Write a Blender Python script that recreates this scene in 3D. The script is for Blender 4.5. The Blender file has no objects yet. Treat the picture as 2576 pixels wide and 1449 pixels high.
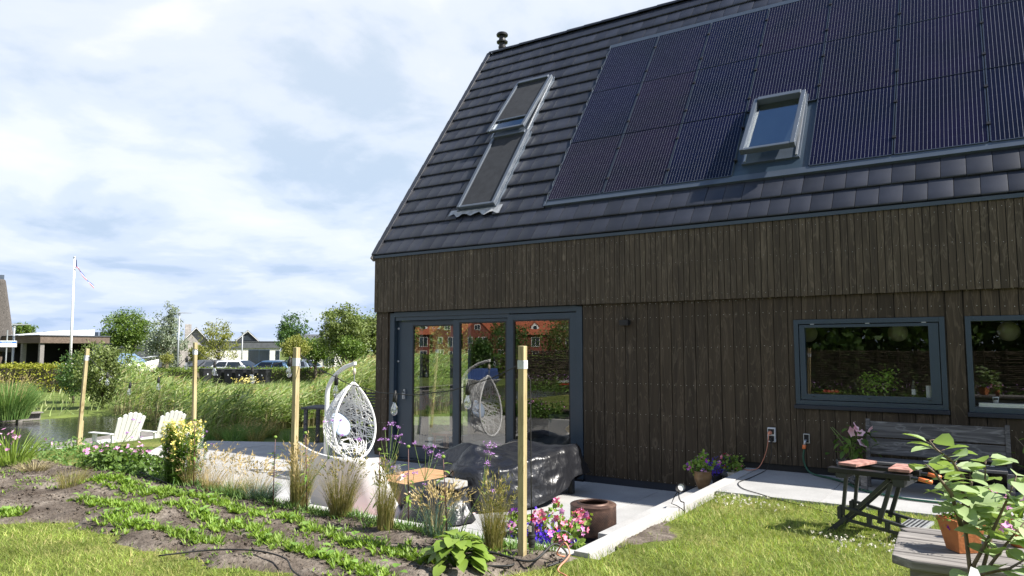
import bpy, math, random
import numpy as np
from mathutils import Vector, Matrix, noise as mnoise
random.seed(7)
rng = np.random.default_rng(7)
R = math.radians
SC = bpy.context.scene
COL = SC.collection

# ---------------------------------------------------------------- camera
CAMP = np.array((8.7627, -9.0225, 1.8211)); YAW = R(33.506); PITCH = R(4.866)
cd = bpy.data.cameras.new('camera'); cam = bpy.data.objects.new('camera', cd); COL.objects.link(cam)
cam.location = CAMP; cam.rotation_euler = (R(90) + PITCH, 0, YAW)
cd.sensor_width = 36; cd.lens = 25.343; cd.clip_end = 3000; cd.clip_start = .05
SC.camera = cam
# ---------------------------------------------------------------- sky, sun, exposure
SUN = Vector((.95, .255, 1.0)).normalized()
W = bpy.data.worlds.new('World'); SC.world = W; W.use_nodes = True
def world_nodes():
    nt = W.node_tree; N = nt.nodes; L = nt.links; N.clear()
    out = N.new('ShaderNodeOutputWorld'); bg = N.new('ShaderNodeBackground')
    sky = N.new('ShaderNodeTexSky'); sky.sky_type = 'NISHITA'; sky.sun_disc = False
    sky.sun_elevation = math.asin(SUN.z); sky.sun_rotation = math.atan2(SUN.x, SUN.y)
    sky.air_density = 1.0; sky.dust_density = .3; sky.ozone_density = 1.6
    tc = N.new('ShaderNodeTexCoord'); sep = N.new('ShaderNodeSeparateXYZ'); L.new(tc.outputs['Generated'], sep.inputs[0])
    def math_(op, a, b=None, c=None):
        m = N.new('ShaderNodeMath'); m.operation = op
        for i, s in enumerate((a, b, c)):
            if s is None: continue
            if isinstance(s, (int, float)): m.inputs[i].default_value = s
            else: L.new(s, m.inputs[i])
        return m.outputs[0]
    zc = math_('MAXIMUM', sep.outputs[2], 0.0)
    den = math_('ADD', zc, .16)
    cx = math_('DIVIDE', sep.outputs[0], den); cy = math_('DIVIDE', sep.outputs[1], den)
    cmb = N.new('ShaderNodeCombineXYZ'); L.new(cx, cmb.inputs[0]); L.new(cy, cmb.inputs[1])
    def noise(scale, det, rough, off, dist=0.0):
        mp = N.new('ShaderNodeMapping'); mp.inputs['Location'].default_value = off; L.new(cmb.outputs[0], mp.inputs[0])
        n = N.new('ShaderNodeTexNoise'); n.inputs['Scale'].default_value = scale; n.inputs['Detail'].default_value = det
        n.inputs['Roughness'].default_value = rough; n.inputs['Distortion'].default_value = dist; L.new(mp.outputs[0], n.inputs[0]); return n.outputs[0]
    def ramp(f, pts):
        r = N.new('ShaderNodeValToRGB'); e = r.color_ramp.elements
        r.color_ramp.interpolation = 'EASE'
        while len(e) < len(pts): e.new(.5)
        for el, (p, c) in zip(e, pts): el.position = p; el.color = (*c, 1) if len(c) == 3 else c
        L.new(f, r.inputs[0]); return r.outputs[0]
    n1 = noise(.95, 9, .56, (3.1, 1.7, 0), .35); n2 = noise(1.7, 8, .52, (7.3, 2.2, 4), .3); n3 = noise(.33, 2, .5, (1.2, 5.2, 9))
    nn = math_('ADD', math_('MULTIPLY', n1, .68), math_('MULTIPLY', n3, .32))
    # fewer gaps towards the horizon, where one looks through more cloud
    hz = math_('SUBTRACT', 1.0, zc)
    thick = math_('ADD', nn, math_('MULTIPLY', math_('POWER', hz, 2.0), .40))
    mask = ramp(thick, [(.515, (0, 0, 0)), (.60, (1, 1, 1))])
    body = math_('ADD', math_('MULTIPLY', n2, .55), math_('MULTIPLY', n1, .45))
    cloud = ramp(body, [(.38, (1.04, 1.04, 1.04)), (.46, (.95, .98, 1.02)), (.53, (.80, .87, .99)), (.61, (.62, .73, .88))])
    skym = N.new('ShaderNodeMixRGB'); skym.blend_type = 'MULTIPLY'; skym.inputs[0].default_value = 1
    L.new(sky.outputs[0], skym.inputs[1]); skym.inputs[2].default_value = (.058, .070, .084, 1)
    cl = N.new('ShaderNodeMixRGB'); cl.blend_type = 'MULTIPLY'; cl.inputs[0].default_value = 1
    L.new(cloud, cl.inputs[1]); cl.inputs[2].default_value = (.455, .455, .455, 1)
    # cloud banks low over the horizon are seen through more air and turn bluer
    hzf = ramp(zc, [(.0, (.78, .86, 1.0)), (.18, (.90, .95, 1.0)), (.4, (1, 1, 1))])
    cl2 = N.new('ShaderNodeMixRGB'); cl2.blend_type = 'MULTIPLY'; cl2.inputs[0].default_value = 1
    L.new(cl.outputs[0], cl2.inputs[1]); L.new(hzf, cl2.inputs[2])
    mx = N.new('ShaderNodeMixRGB'); L.new(mask, mx.inputs[0]); L.new(skym.outputs[0], mx.inputs[1]); L.new(cl2.outputs[0], mx.inputs[2])
    L.new(mx.outputs[0], bg.inputs[0]); bg.inputs[1].default_value = 1.0
    L.new(bg.outputs[0], out.inputs[0])
world_nodes()
sd = bpy.data.lights.new('sun', 'SUN'); sd.energy = 5.0; sd.angle = R(.55); sd.color = (1, .95, .87)
sun = bpy.data.objects.new('sun', sd); COL.objects.link(sun); sun.rotation_euler = (-SUN).to_track_quat('-Z', 'Y').to_euler(); sun.location = (20, 5, 30)
SC.view_settings.view_transform = 'Standard'; SC.view_settings.look = 'None'; SC.view_settings.gamma = 1
SC.view_settings.exposure = 1.22
SC.render.engine = 'CYCLES'

# ---------------------------------------------------------------- helpers
_f = np.array((-math.sin(YAW) * math.cos(PITCH), math.cos(YAW) * math.cos(PITCH), math.sin(PITCH)))
_r = np.array((math.cos(YAW), math.sin(YAW), 0)); _u = np.cross(_r, _f)
def at(x, y, d):
    """survey helper: sight line through photo point (x, y of 2576 x 1449), d metres off -> world point"""
    return CAMP + d * (_f + _r * (x - 1288) / 1813.4 - _u * (y - 724.5) / 1813.4)
UNIT = {}
def tag(o, label=None, cat=None, group=None, kind=None):
    if label: o['label'] = label
    if cat: o['category'] = cat
    if group: o['group'] = group
    if kind: o['kind'] = kind
    return o
def empty(name, loc=(0, 0, 0), rz=0.0, parent=None):
    o = bpy.data.objects.new(name, None); COL.objects.link(o); o.location = loc; o.rotation_euler = (0, 0, rz); o.empty_display_size = .1
    o.parent = parent; return o
def thing(name, label, cat, loc=(0, 0, 0), rz=0.0, group=None):
    return tag(empty(name, loc, rz), label, cat, group)
def link(name, me, mat=None, parent=None, loc=None, rot=None, scale=None):
    o = bpy.data.objects.new(name, me); COL.objects.link(o)
    if mat is not None and not me.materials: me.materials.append(mat)
    o.parent = parent
    if loc is not None: o.location = loc
    if rot is not None: o.rotation_euler = rot
    if scale is not None: o.scale = scale
    return o
def rawmesh(name, V, F, smooth=False):
    V = np.asarray(V, dtype=np.float32); F = np.asarray(F, dtype=np.int32); k = F.shape[1]
    me = bpy.data.meshes.new(name); me.vertices.add(len(V)); me.vertices.foreach_set('co', V.ravel())
    me.loops.add(F.size); me.loops.foreach_set('vertex_index', F.ravel())
    me.polygons.add(len(F)); me.polygons.foreach_set('loop_start', np.arange(0, F.size, k, dtype=np.int32))
    if smooth: me.polygons.foreach_set('use_smooth', np.ones(len(F), bool))
    me.update(calc_edges=True); me.validate(); return me
def arr(name, VF, mat, parent=None, smooth=False, loc=None):
    return link(name, rawmesh(name, VF[0], VF[1], smooth), mat, parent, loc)
def cat_vf(*vfs):
    vs, fs, o = [], [], 0
    for v, f in vfs: vs.append(v); fs.append(f + o); o += len(v)
    return np.concatenate(vs), np.concatenate(fs)
class MB:
    def __init__(s): s.v = []; s.f = []
    def add(s, v, f):
        o = len(s.v); s.v += [tuple(p) for p in v]; s.f += [tuple(i + o for i in q) for q in f]; return s
    def box(s, x0, x1, y0, y1, z0, z1):
        return s.add([(x0, y0, z0), (x1, y0, z0), (x1, y1, z0), (x0, y1, z0), (x0, y0, z1), (x1, y0, z1), (x1, y1, z1), (x0, y1, z1)],
                     [(0, 3, 2, 1), (4, 5, 6, 7), (0, 1, 5, 4), (1, 2, 6, 5), (2, 3, 7, 6), (3, 0, 4, 7)])
    def bar(s, a, b, w, h=None, up=(0, 0, 1)):
        a = Vector(a); b = Vector(b); h = h or w; d = (b - a).normalized(); up = Vector(up)
        if abs(d.dot(up)) > .97: up = Vector((1, 0, 0))
        x = d.cross(up).normalized() * w / 2; y = x.cross(d).normalized() * h / 2
        P = [a - x - y, a + x - y, a + x + y, a - x + y]; Q = [p + (b - a) for p in P]
        return s.add(P + Q, [(0, 3, 2, 1), (4, 5, 6, 7), (0, 1, 5, 4), (1, 2, 6, 5), (2, 3, 7, 6), (3, 0, 4, 7)])
    def tube(s, pts, r, n=8, closed=False):
        pts = [Vector(p) for p in pts]; m = len(pts); rs = r if hasattr(r, '__len__') else [r] * m
        t0 = (pts[1] - pts[0]).normalized(); up = Vector((0, 0, 1)) if abs(t0.z) < .9 else Vector((1, 0, 0))
        x = t0.cross(up).normalized(); rings = []
        for i, p in enumerate(pts):
            if closed: t = (pts[(i + 1) % m] - pts[i - 1]).normalized()
            else: t = (pts[min(i + 1, m - 1)] - pts[max(i - 1, 0)]).normalized()
            x = (x - t * x.dot(t)).normalized(); y = t.cross(x)
            rings.append([p + (x * math.cos(k * 2 * math.pi / n) + y * math.sin(k * 2 * math.pi / n)) * rs[i] for k in range(n)])
        v = [q for rr in rings for q in rr]; f = []
        for i in range(m if closed else m - 1):
            j = (i + 1) % m
            for k in range(n): f.append((i * n + k, i * n + (k + 1) % n, j * n + (k + 1) % n, j * n + k))
        if not closed: f += [tuple(range(n))[::-1], tuple((m - 1) * n + k for k in range(n))]
        return s.add(v, f)
    def lathe(s, prof, n=20, c=(0, 0, 0), caps=True):
        v = []; f = []
        for r, z in prof:
            for k in range(n): a = 2 * math.pi * k / n; v.append((c[0] + r * math.cos(a), c[1] + r * math.sin(a), c[2] + z))
        for i in range(len(prof) - 1):
            for k in range(n): f.append((i * n + k, i * n + (k + 1) % n, (i + 1) * n + (k + 1) % n, (i + 1) * n + k))
        if caps and prof[0][0] > 1e-4: f.append(tuple(range(n))[::-1])
        if caps and prof[-1][0] > 1e-4: f.append(tuple((len(prof) - 1) * n + k for k in range(n)))
        return s.add(v, f)
    def prism(s, poly, a0, a1, axis='y'):
        n = len(poly)
        def m(p, a): return {'y': (p[0], a, p[1]), 'x': (a, p[0], p[1]), 'z': (p[0], p[1], a)}[axis]
        v = [m(p, a0) for p in poly] + [m(p, a1) for p in poly]
        f = [tuple(range(n)), tuple(range(2 * n - 1, n - 1, -1))] + [(i, (i + 1) % n, n + (i + 1) % n, n + i)[::-1] for i in range(n)]
        return s.add(v, f)
    def mesh(s, name, smooth=False, bevel=0):
        me = bpy.data.meshes.new(name); me.from_pydata([tuple(map(float, p)) for p in s.v], [], s.f); me.update()
        import bmesh
        bm = bmesh.new(); bm.from_mesh(me); bmesh.ops.recalc_face_normals(bm, faces=bm.faces)
        if bevel: bmesh.ops.bevel(bm, geom=bm.edges[:], offset=bevel, segments=2, affect='EDGES', profile=.6, clamp_overlap=True)
        bm.to_mesh(me); bm.free()
        if smooth:
            for p in me.polygons: p.use_smooth = True
        return me
    def build(s, name, mat, parent=None, smooth=False, bevel=0, loc=None, rot=None):
        o = link(name, s.mesh(name, smooth, bevel), mat, parent, loc, rot)
        if smooth == 'auto':
            for p in o.data.polygons: p.use_smooth = True
            o.data.set_sharp_from_angle(angle=R(35))
        return o
def box(name, mat, parent, *b, bevel=0): return MB().box(*b).build(name, mat, parent, bevel=bevel)
def struct(o): o['kind'] = 'structure'; return o
def stuff(o): o['kind'] = 'stuff'; return o
def clone(o, parent=None, loc=None, rz=None, label=None):
    c = o.copy(); COL.objects.link(c); c.parent = parent
    if loc is not None: c.location = loc
    if rz is not None: c.rotation_euler = (0, 0, rz)
    if label: c['label'] = label
    for ch in list(o.children): clone(ch, c)
    return c
def unit(n):
    n = np.asarray(n, float); return n / (np.linalg.norm(n, axis=-1, keepdims=True) + 1e-9)
def rdir(n): return unit(rng.normal(size=(n, 3)))
def col(a, n): return np.broadcast_to(np.asarray(a, float), (n,))[:, None]
def leaves(P, U, V):
    n = len(P); v = np.stack([P, P + .42 * U + .5 * V, P + U, P + .42 * U - .5 * V], 1).reshape(-1, 3)
    return v, np.arange(4 * n).reshape(n, 4)
def rleaves(P, size, up=.2, asp=.6):
    n = len(P); U = unit(rdir(n) + np.array((0, 0, up))); V = unit(np.cross(U, rdir(n)))
    s = col(size, n) * rng.uniform(.65, 1.3, (n, 1)); return leaves(P - .5 * U * s, U * s, V * s * asp)
def bigleaves(P, U, V, droop=.3, fold=.25):
    """leaf with midrib: 5 rows of three points, cupped and drooping"""
    n = len(P); Nn = unit(np.cross(V, U)); Nn *= np.sign(Nn[:, 2:3] + 1e-6); Lh = np.linalg.norm(U, axis=1, keepdims=True)
    T = [0, .22, .5, .8, 1]; Wd = [.06, .8, 1, .62, .03]; rows = []
    dr = col(droop, n)
    for t, w in zip(T, Wd):
        c = P + U * t - np.array((0, 0, 1)) * (t * t) * dr * Lh
        rows += [c - .5 * w * V + Nn * fold * w * .5 * np.linalg.norm(V, axis=1, keepdims=True), c, c + .5 * w * V + Nn * fold * w * .5 * np.linalg.norm(V, axis=1, keepdims=True)]
    v = np.stack(rows, 1).reshape(-1, 3); b = []
    for i in range(4):
        for j in range(2): b.append((i * 3 + j, i * 3 + j + 1, i * 3 + j + 4, i * 3 + j + 3))
    b = np.array(b); return v, (np.arange(n)[:, None, None] * 15 + b[None]).reshape(-1, 4)
def blades(P, H, B, Wd, seg=3, Wdir=None, tip=.08):
    n = len(P); 
    if Wdir is None:
        a = rng.uniform(0, 2 * np.pi, n); Wdir = np.stack([np.cos(a), np.sin(a), np.zeros(n)], 1)
    Wd = col(Wd, n); rows = []
    for i in range(seg + 1):
        t = i / seg; c = P + H * t + B * t * t; w = Wd * .5 * (1 - (1 - tip) * t ** 1.6)
        rows += [c - Wdir * w, c + Wdir * w]
    v = np.stack(rows, 1).reshape(-1, 3); k = 2 * (seg + 1)
    b = np.array([(2 * i, 2 * i + 1, 2 * i + 3, 2 * i + 2) for i in range(seg)])
    return v, (np.arange(n)[:, None, None] * k + b[None]).reshape(-1, 4)
def crown_pts(c, rad, nclump, per, cr, hollow=.45, lump=.25, seed=0):
    """points in clumps through an uneven ellipsoid"""
    g = np.random.default_rng(seed); d = unit(g.normal(size=(nclump, 3)))
    rr = g.uniform(hollow ** 3, 1, (nclump, 1)) ** (1 / 3)
    lm = np.array([mnoise.noise(Vector(x * 1.7 + seed * 3.1)) for x in d])[:, None]
    C = np.asarray(c) + d * rr * np.asarray(rad) * (1 + lump * 2 * lm)
    k = g.poisson(per, nclump) + 1; I = np.repeat(np.arange(nclump), k)
    s = g.uniform(.5, 1.3, nclump)[I][:, None]
    return C[I] + g.normal(size=(len(I), 3)) * cr * s * np.array((1, 1, .75)), C
# ---------------------------------------------------------------- materials
def nodes(name):
    m = bpy.data.materials.new(name); m.use_nodes = True; nt = m.node_tree
    b = nt.nodes['Principled BSDF']; return m, nt, b
def nd(nt, t, **kw):
    n = nt.nodes.new(t)
    for k, v in kw.items():
        if k in n.inputs.keys(): n.inputs[k].default_value = v
        else: setattr(n, k, v)
    return n
def coords(nt, kind='pos', scale=(1, 1, 1), randoff=False):
    if kind == 'pos': o = nd(nt, 'ShaderNodeNewGeometry').outputs['Position']
    else: o = nd(nt, 'ShaderNodeTexCoord').outputs['Object']
    if randoff:
        oi = nd(nt, 'ShaderNodeObjectInfo'); m = nd(nt, 'ShaderNodeVectorMath', operation='MULTIPLY_ADD')
        cb = nd(nt, 'ShaderNodeCombineXYZ'); mu = nd(nt, 'ShaderNodeMath', operation='MULTIPLY'); mu.inputs[1].default_value = 37.0
        nt.links.new(oi.outputs['Random'], mu.inputs[0])
        for i in range(3): nt.links.new(mu.outputs[0], cb.inputs[i])
        m.inputs[1].default_value = (1, 1, 1); nt.links.new(o, m.inputs[0]); nt.links.new(cb.outputs[0], m.inputs[2]); o = m.outputs[0]
    mp = nd(nt, 'ShaderNodeMapping'); mp.inputs['Scale'].default_value = scale; nt.links.new(o, mp.inputs[0]); return mp.outputs[0]
def noise(nt, vec, scale=5, detail=4, rough=.55, dist=0):
    n = nd(nt, 'ShaderNodeTexNoise', Scale=scale, Detail=detail, Roughness=rough, Distortion=dist); nt.links.new(vec, n.inputs['Vector']); return n.outputs[0]
def ramp(nt, fac, pts):
    r = nd(nt, 'ShaderNodeValToRGB'); e = r.color_ramp.elements
    while len(e) < len(pts): e.new(.5)
    for el, (p, c) in zip(e, pts): el.position = p; el.color = (*c, 1) if hasattr(c, '__len__') else (c, c, c, 1)
    nt.links.new(fac, r.inputs[0]); return r.outputs[0]
def mixc(nt, fac, a, b, mode='MIX'):
    n = nd(nt, 'ShaderNodeMixRGB', blend_type=mode)
    for s, i in ((fac, 0), (a, 1), (b, 2)):
        if isinstance(s, (int, float)): n.inputs[i].default_value = s if i == 0 else (s, s, s, 1)
        elif isinstance(s, tuple): n.inputs[i].default_value = (*s, 1)
        else: nt.links.new(s, n.inputs[i])
    return n.outputs[0]
def bump(nt, b, h, strength=.3, dist=.01):
    n = nd(nt, 'ShaderNodeBump', Strength=strength, Distance=dist); nt.links.new(h, n.inputs['Height']); nt.links.new(n.outputs[0], b.inputs['Normal'])
def simple(name, c, rough=.6, metal=0.0, spec=.5, var=.12, vscale=6, bmp=0, bscale=40, orand=.0, coat=0, kind='pos', detail=4):
    m, nt, b = nodes(name); v = coords(nt, kind); n = noise(nt, v, vscale, detail)
    k = ramp(nt, n, [(.3, 1 - var), (.7, 1 + var)])
    o = mixc(nt, 1.0, tuple(c), k, 'MULTIPLY')
    if orand:
        oi = nd(nt, 'ShaderNodeObjectInfo'); k2 = ramp(nt, oi.outputs['Random'], [(0, 1 - orand), (1, 1 + orand)]); o = mixc(nt, 1.0, o, k2, 'MULTIPLY')
    nt.links.new(o, b.inputs['Base Color']); b.inputs['Roughness'].default_value = rough; b.inputs['Metallic'].default_value = metal
    b.inputs['Specular IOR Level'].default_value = spec; b.inputs['Coat Weight'].default_value = coat; b.inputs['Coat Roughness'].default_value = .08
    if bmp: bump(nt, b, noise(nt, v, bscale, 5), bmp, .01)
    return m
def leafmat(name, c1, c2, trans=.35, rough=.5, spec=.35, c3=None, tcol=None, vr=.18, vs=1.6):
    m, nt, b = nodes(name); g = nd(nt, 'ShaderNodeNewGeometry')
    pts = [(0, c1), (1, c2)] if c3 is None else [(0, c1), (.75, c2), (1, c3)]
    c = ramp(nt, g.outputs['Random Per Island'], pts)
    v = coords(nt); k = ramp(nt, noise(nt, v, vs, 3), [(.32, 1 - vr), (.68, 1 + vr)]); c = mixc(nt, 1.0, c, k, 'MULTIPLY')
    nt.links.new(c, b.inputs['Base Color']); b.inputs['Roughness'].default_value = rough; b.inputs['Specular IOR Level'].default_value = spec
    if trans:
        t = nd(nt, 'ShaderNodeBsdfTranslucent'); tc = mixc(nt, 1.0, c, tcol or (1.25, 1.3, .55), 'MULTIPLY'); nt.links.new(tc, t.inputs[0])
        mx = nd(nt, 'ShaderNodeMixShader'); mx.inputs[0].default_value = trans; nt.links.new(b.outputs[0], mx.inputs[1]); nt.links.new(t.outputs[0], mx.inputs[2])
        nt.links.new(mx.outputs[0], nt.nodes['Material Output'].inputs[0])
    return m
def woodmat(name, dark, mid, light, axis=2, knots=True, rough=.6, spec=.3, gs=26, kscale=3.4, orand=.16, kind='pos', bmp=.35):
    """stained softwood: long grain, knots and raised lighter figure"""
    m, nt, b = nodes(name); s1 = [1, 1, 1]; s1[axis] = .05; s2 = [1, 1, 1]; s2[axis] = .16; s3 = [1, 1, 1]; s3[axis] = .42
    g = noise(nt, coords(nt, kind, tuple(s1), True), gs, 5, .6, .3)
    f = noise(nt, coords(nt, kind, tuple(s2), True), 9, 3, .5, 1.6)
    c = ramp(nt, g, [(.32, dark), (.66, mid)])
    fig = ramp(nt, f, [(.47, 0), (.495, .8), (.505, .8), (.53, 0)])
    c = mixc(nt, mixc(nt, 1.0, fig, .42, 'MULTIPLY'), c, light)
    if knots:
        vo = nd(nt, 'ShaderNodeTexVoronoi', Scale=kscale, Randomness=1.0); nt.links.new(coords(nt, kind, tuple(s3), True), vo.inputs['Vector'])
        kf = ramp(nt, vo.outputs['Distance'], [(0, 0), (.03, .0), (.05, .6), (.10, 0)]); c = mixc(nt, kf, c, light)
    oi = nd(nt, 'ShaderNodeObjectInfo'); k2 = ramp(nt, oi.outputs['Random'], [(0, 1 - orand), (1, 1 + orand)]); c = mixc(nt, 1.0, c, k2, 'MULTIPLY')
    nt.links.new(c, b.inputs['Base Color']); b.inputs['Roughness'].default_value = rough; b.inputs['Specular IOR Level'].default_value = spec
    if bmp: bump(nt, b, g, bmp, .004)
    return m
def glassmat(name, tint=(.9, .95, .93), base=.10, rough=0.0):
    m, nt, b = nodes(name); nt.nodes.remove(b)
    t = nd(nt, 'ShaderNodeBsdfTransparent'); t.inputs[0].default_value = (*tint, 1)
    g = nd(nt, 'ShaderNodeBsdfGlossy', Roughness=rough); g.inputs[0].default_value = (1, 1, 1, 1)
    ge = nd(nt, 'ShaderNodeNewGeometry'); dt = nd(nt, 'ShaderNodeVectorMath', operation='DOT_PRODUCT'); nt.links.new(ge.outputs['Normal'], dt.inputs[0]); nt.links.new(ge.outputs['Incoming'], dt.inputs[1])
    ab = nd(nt, 'ShaderNodeMath', operation='ABSOLUTE'); nt.links.new(dt.outputs['Value'], ab.inputs[0]); om = nd(nt, 'ShaderNodeMath', operation='SUBTRACT'); om.inputs[0].default_value = 1; nt.links.new(ab.outputs[0], om.inputs[1])
    pw = nd(nt, 'ShaderNodeMath', operation='POWER'); pw.inputs[1].default_value = 5; nt.links.new(om.outputs[0], pw.inputs[0])
    mu = nd(nt, 'ShaderNodeMath', operation='MULTIPLY_ADD', use_clamp=True); mu.inputs[1].default_value = .93; mu.inputs[2].default_value = .07 + base; nt.links.new(pw.outputs[0], mu.inputs[0])
    mx = nd(nt, 'ShaderNodeMixShader'); nt.links.new(mu.outputs[0], mx.inputs[0]); nt.links.new(t.outputs[0], mx.inputs[1]); nt.links.new(g.outputs[0], mx.inputs[2])
    nt.links.new(mx.outputs[0], nt.nodes['Material Output'].inputs[0]); return m
M = {}
M['clad'] = woodmat('dark_stained_cladding', (.038, .028, .018), (.080, .061, .040), (.20, .165, .12), orand=.13)
M['clad_shaded'] = woodmat('dark_stained_shaded_boards', (.028, .020, .012), (.054, .039, .024), (.14, .11, .08), gs=20, kscale=2.5)  # the cladding stain, darkened to paint in the shade under the overhang
M['backing'] = simple('black_backing', (.012, .012, .013), .8)
M['nail'] = simple('nail_steel', (.62, .62, .6), .35, .8)
M['frame'] = simple('blue_grey_lacquer', (.028, .046, .068), .38, 0, .5, .06, 3, .03, 30)
M['plinth'] = simple('dark_plinth', (.014, .018, .028), .7)
M['zinc'] = simple('grey_aluminium', (.075, .095, .125), .42, .3, .5, .08)
M['sash'] = simple('grey_sash', (.10, .118, .145), .4, .35, .5, .05)
M['alu'] = simple('light_aluminium', (.40, .42, .45), .36, .55, .5, .05)
M['lead'] = simple('lead_flashing', (.35, .36, .37), .6, .2, .5, .3, 14, .5, 25)
M['blind'] = simple('awning_mesh', (.028, .030, .034), .8, 0, .3, .18, 8, .25, 160)
M['black'] = simple('black_plastic', (.014, .014, .016), .45, 0, .4, .1)
M['rubber'] = simple('black_rubber', (.012, .012, .012), .6)
def tilemat():
    m, nt, b = nodes('anthracite_tile'); v = coords(nt); n = noise(nt, v, 5, 6, .6)
    c = ramp(nt, n, [(.3, (.015, .017, .024)), (.7, (.023, .025, .034))])
    sp = ramp(nt, noise(nt, v, 26, 2), [(.70, 0), (.76, .22)]); c = mixc(nt, sp, c, (.10, .10, .10))
    oi = nd(nt, 'ShaderNodeObjectInfo'); k = ramp(nt, oi.outputs['Random'], [(0, .70), (1, 1.30)]); c = mixc(nt, 1.0, c, k, 'MULTIPLY')
    nt.links.new(c, b.inputs['Base Color']); b.inputs['Roughness'].default_value = .47; b.inputs['Specular IOR Level'].default_value = .5
    bump(nt, b, noise(nt, v, 60, 3), .12, .003); return m
M['tile'] = tilemat()
def solarmat():
    m, nt, b = nodes('solar_cells'); o = nd(nt, 'ShaderNodeTexCoord').outputs['Object']; sp = nd(nt, 'ShaderNodeSeparateXYZ'); nt.links.new(o, sp.inputs[0])
    def band(src, period, width):
        a = nd(nt, 'ShaderNodeMath', operation='PINGPONG'); a.inputs[1].default_value = period / 2; nt.links.new(src, a.inputs[0])
        l = nd(nt, 'ShaderNodeMath', operation='LESS_THAN'); l.inputs[1].default_value = width / 2; nt.links.new(a.outputs[0], l.inputs[0]); return l.outputs[0]
    bus = band(sp.outputs[0], .0415, .0020); cell = band(sp.outputs[1], .158, .0035)
    oi = nd(nt, 'ShaderNodeObjectInfo'); n = noise(nt, coords(nt, 'pos'), 1.3, 3)
    c = ramp(nt, n, [(.35, (.0025, .0036, .010)), (.65, (.0045, .0045, .016))]); k = ramp(nt, oi.outputs['Random'], [(0, (.7, .9, 1.3)), (1, (2.2, 1.2, 1.1))]); c = mixc(nt, 1.0, c, k, 'MULTIPLY')
    c = mixc(nt, mixc(nt, 1.0, cell, .55, 'MULTIPLY'), c, (.03, .035, .06)); c = mixc(nt, bus, c, (.50, .49, .48))
    nt.links.new(c, b.inputs['Base Color']); nt.links.new(mixc(nt, bus, (.0, .0, .0), (.55, .55, .55)), b.inputs['Metallic'])
    nt.links.new(mixc(nt, bus, (.3, .3, .3), (.42, .42, .42)), b.inputs['Roughness'])
    b.inputs['Specular IOR Level'].default_value = .12; b.inputs['Coat Weight'].default_value = .22; b.inputs['Coat Roughness'].default_value = .03; b.inputs['Coat IOR'].default_value = 1.32
    return m
M['solar'] = solarmat()
M['pframe'] = simple('panel_frame', (.045, .058, .078), .35, .4)
M['glass'] = glassmat('door_glass', (.86, .90, .88), .12)
M['kglass'] = glassmat('window_glass', (.90, .93, .92), .02)
M['sglass'] = glassmat('roof_window_glass', (.6, .66, .66), .16)
M['bulb'] = glassmat('bulb_glass', (.96, .97, .97), .22)
M['jar'] = glassmat('jar_glass', (.86, .9, .9), .08)
def concrete(name, c, joints=0):
    m, nt, b = nodes(name); v = coords(nt); n = noise(nt, v, 2.2, 6, .62); n2 = noise(nt, v, 55, 4)
    o = ramp(nt, n, [(.3, tuple(x * .80 for x in c)), (.7, tuple(min(1, x * 1.06) for x in c))])
    o = mixc(nt, 1.0, o, ramp(nt, n2, [(.3, .88), (.65, 1.05)]), 'MULTIPLY')
    oi = nd(nt, 'ShaderNodeObjectInfo'); o = mixc(nt, 1.0, o, ramp(nt, oi.outputs['Random'], [(0, .93), (1, 1.04)]), 'MULTIPLY')
    nt.links.new(o, b.inputs['Base Color']); b.inputs['Roughness'].default_value = .82; b.inputs['Specular IOR Level'].default_value = .3; bump(nt, b, n2, .25, .003); return m
M['paver'] = concrete('pale_concrete_paver', (.355, .353, .348))
M['kerb'] = concrete('white_concrete_kerb', (.45, .44, .425))
M['step'] = concrete('concrete_step', (.38, .375, .367))
M['joint'] = simple('joint_sand', (.14, .135, .12), .95)
def soilmat():
    m, nt, b = nodes('sandy_soil'); v = coords(nt); n = noise(nt, v, 2.6, 6, .65); n2 = noise(nt, v, 34, 5, .7)
    c = ramp(nt, n, [(.36, (.07, .055, .044)), (.52, (.135, .112, .092)), (.66, (.25, .215, .18))]); c = mixc(nt, 1.0, c, ramp(nt, n2, [(.3, .55), (.62, 1.15)]), 'MULTIPLY')
    nt.links.new(c, b.inputs['Base Color']); b.inputs['Roughness'].default_value = .95; b.inputs['Specular IOR Level'].default_value = .1
    bump(nt, b, mixc(nt, .5, n2, noise(nt, v, 11, 5, .65)), 1.0, .035); return m
M['soil'] = soilmat()
def turf():
    m, nt, b = nodes('turf'); v = coords(nt); n = noise(nt, v, 1.4, 5); n2 = noise(nt, v, 30, 4, .7)
    c = ramp(nt, n, [(.36, (.09, .115, .022)), (.56, (.15, .17, .04)), (.7, (.26, .23, .09))]); c = mixc(nt, 1.0, c, ramp(nt, n2, [(.3, .5), (.65, 1.25)]), 'MULTIPLY')
    nt.links.new(c, b.inputs['Base Color']); b.inputs['Roughness'].default_value = .9; b.inputs['Specular IOR Level'].default_value = .15; bump(nt, b, n2, .8, .03); return m
M['turf'] = turf()
M['grass'] = leafmat('grass_blades', (.14, .215, .034), (.28, .35, .075), .3, .55, .25, (.50, .43, .20), vr=.38, vs=2.2)
M['reed'] = leafmat('reed_leaves', (.10, .18, .045), (.40, .50, .20), .38, .5, .4, (.62, .60, .38))
M['reedstem'] = leafmat('reed_stems', (.16, .14, .07), (.40, .34, .19), .1)
M['tan'] = leafmat('dry_grass', (.34, .27, .12), (.58, .45, .25), .25, .6, .2)
M['feather'] = leafmat('feather_grass_blades', (.13, .15, .04), (.28, .24, .09), .25, .6, .2, (.42, .33, .17))
M['fescue'] = leafmat('blue_fescue_blades', (.05, .10, .075), (.11, .17, .12), .15, .6, .2)
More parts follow.
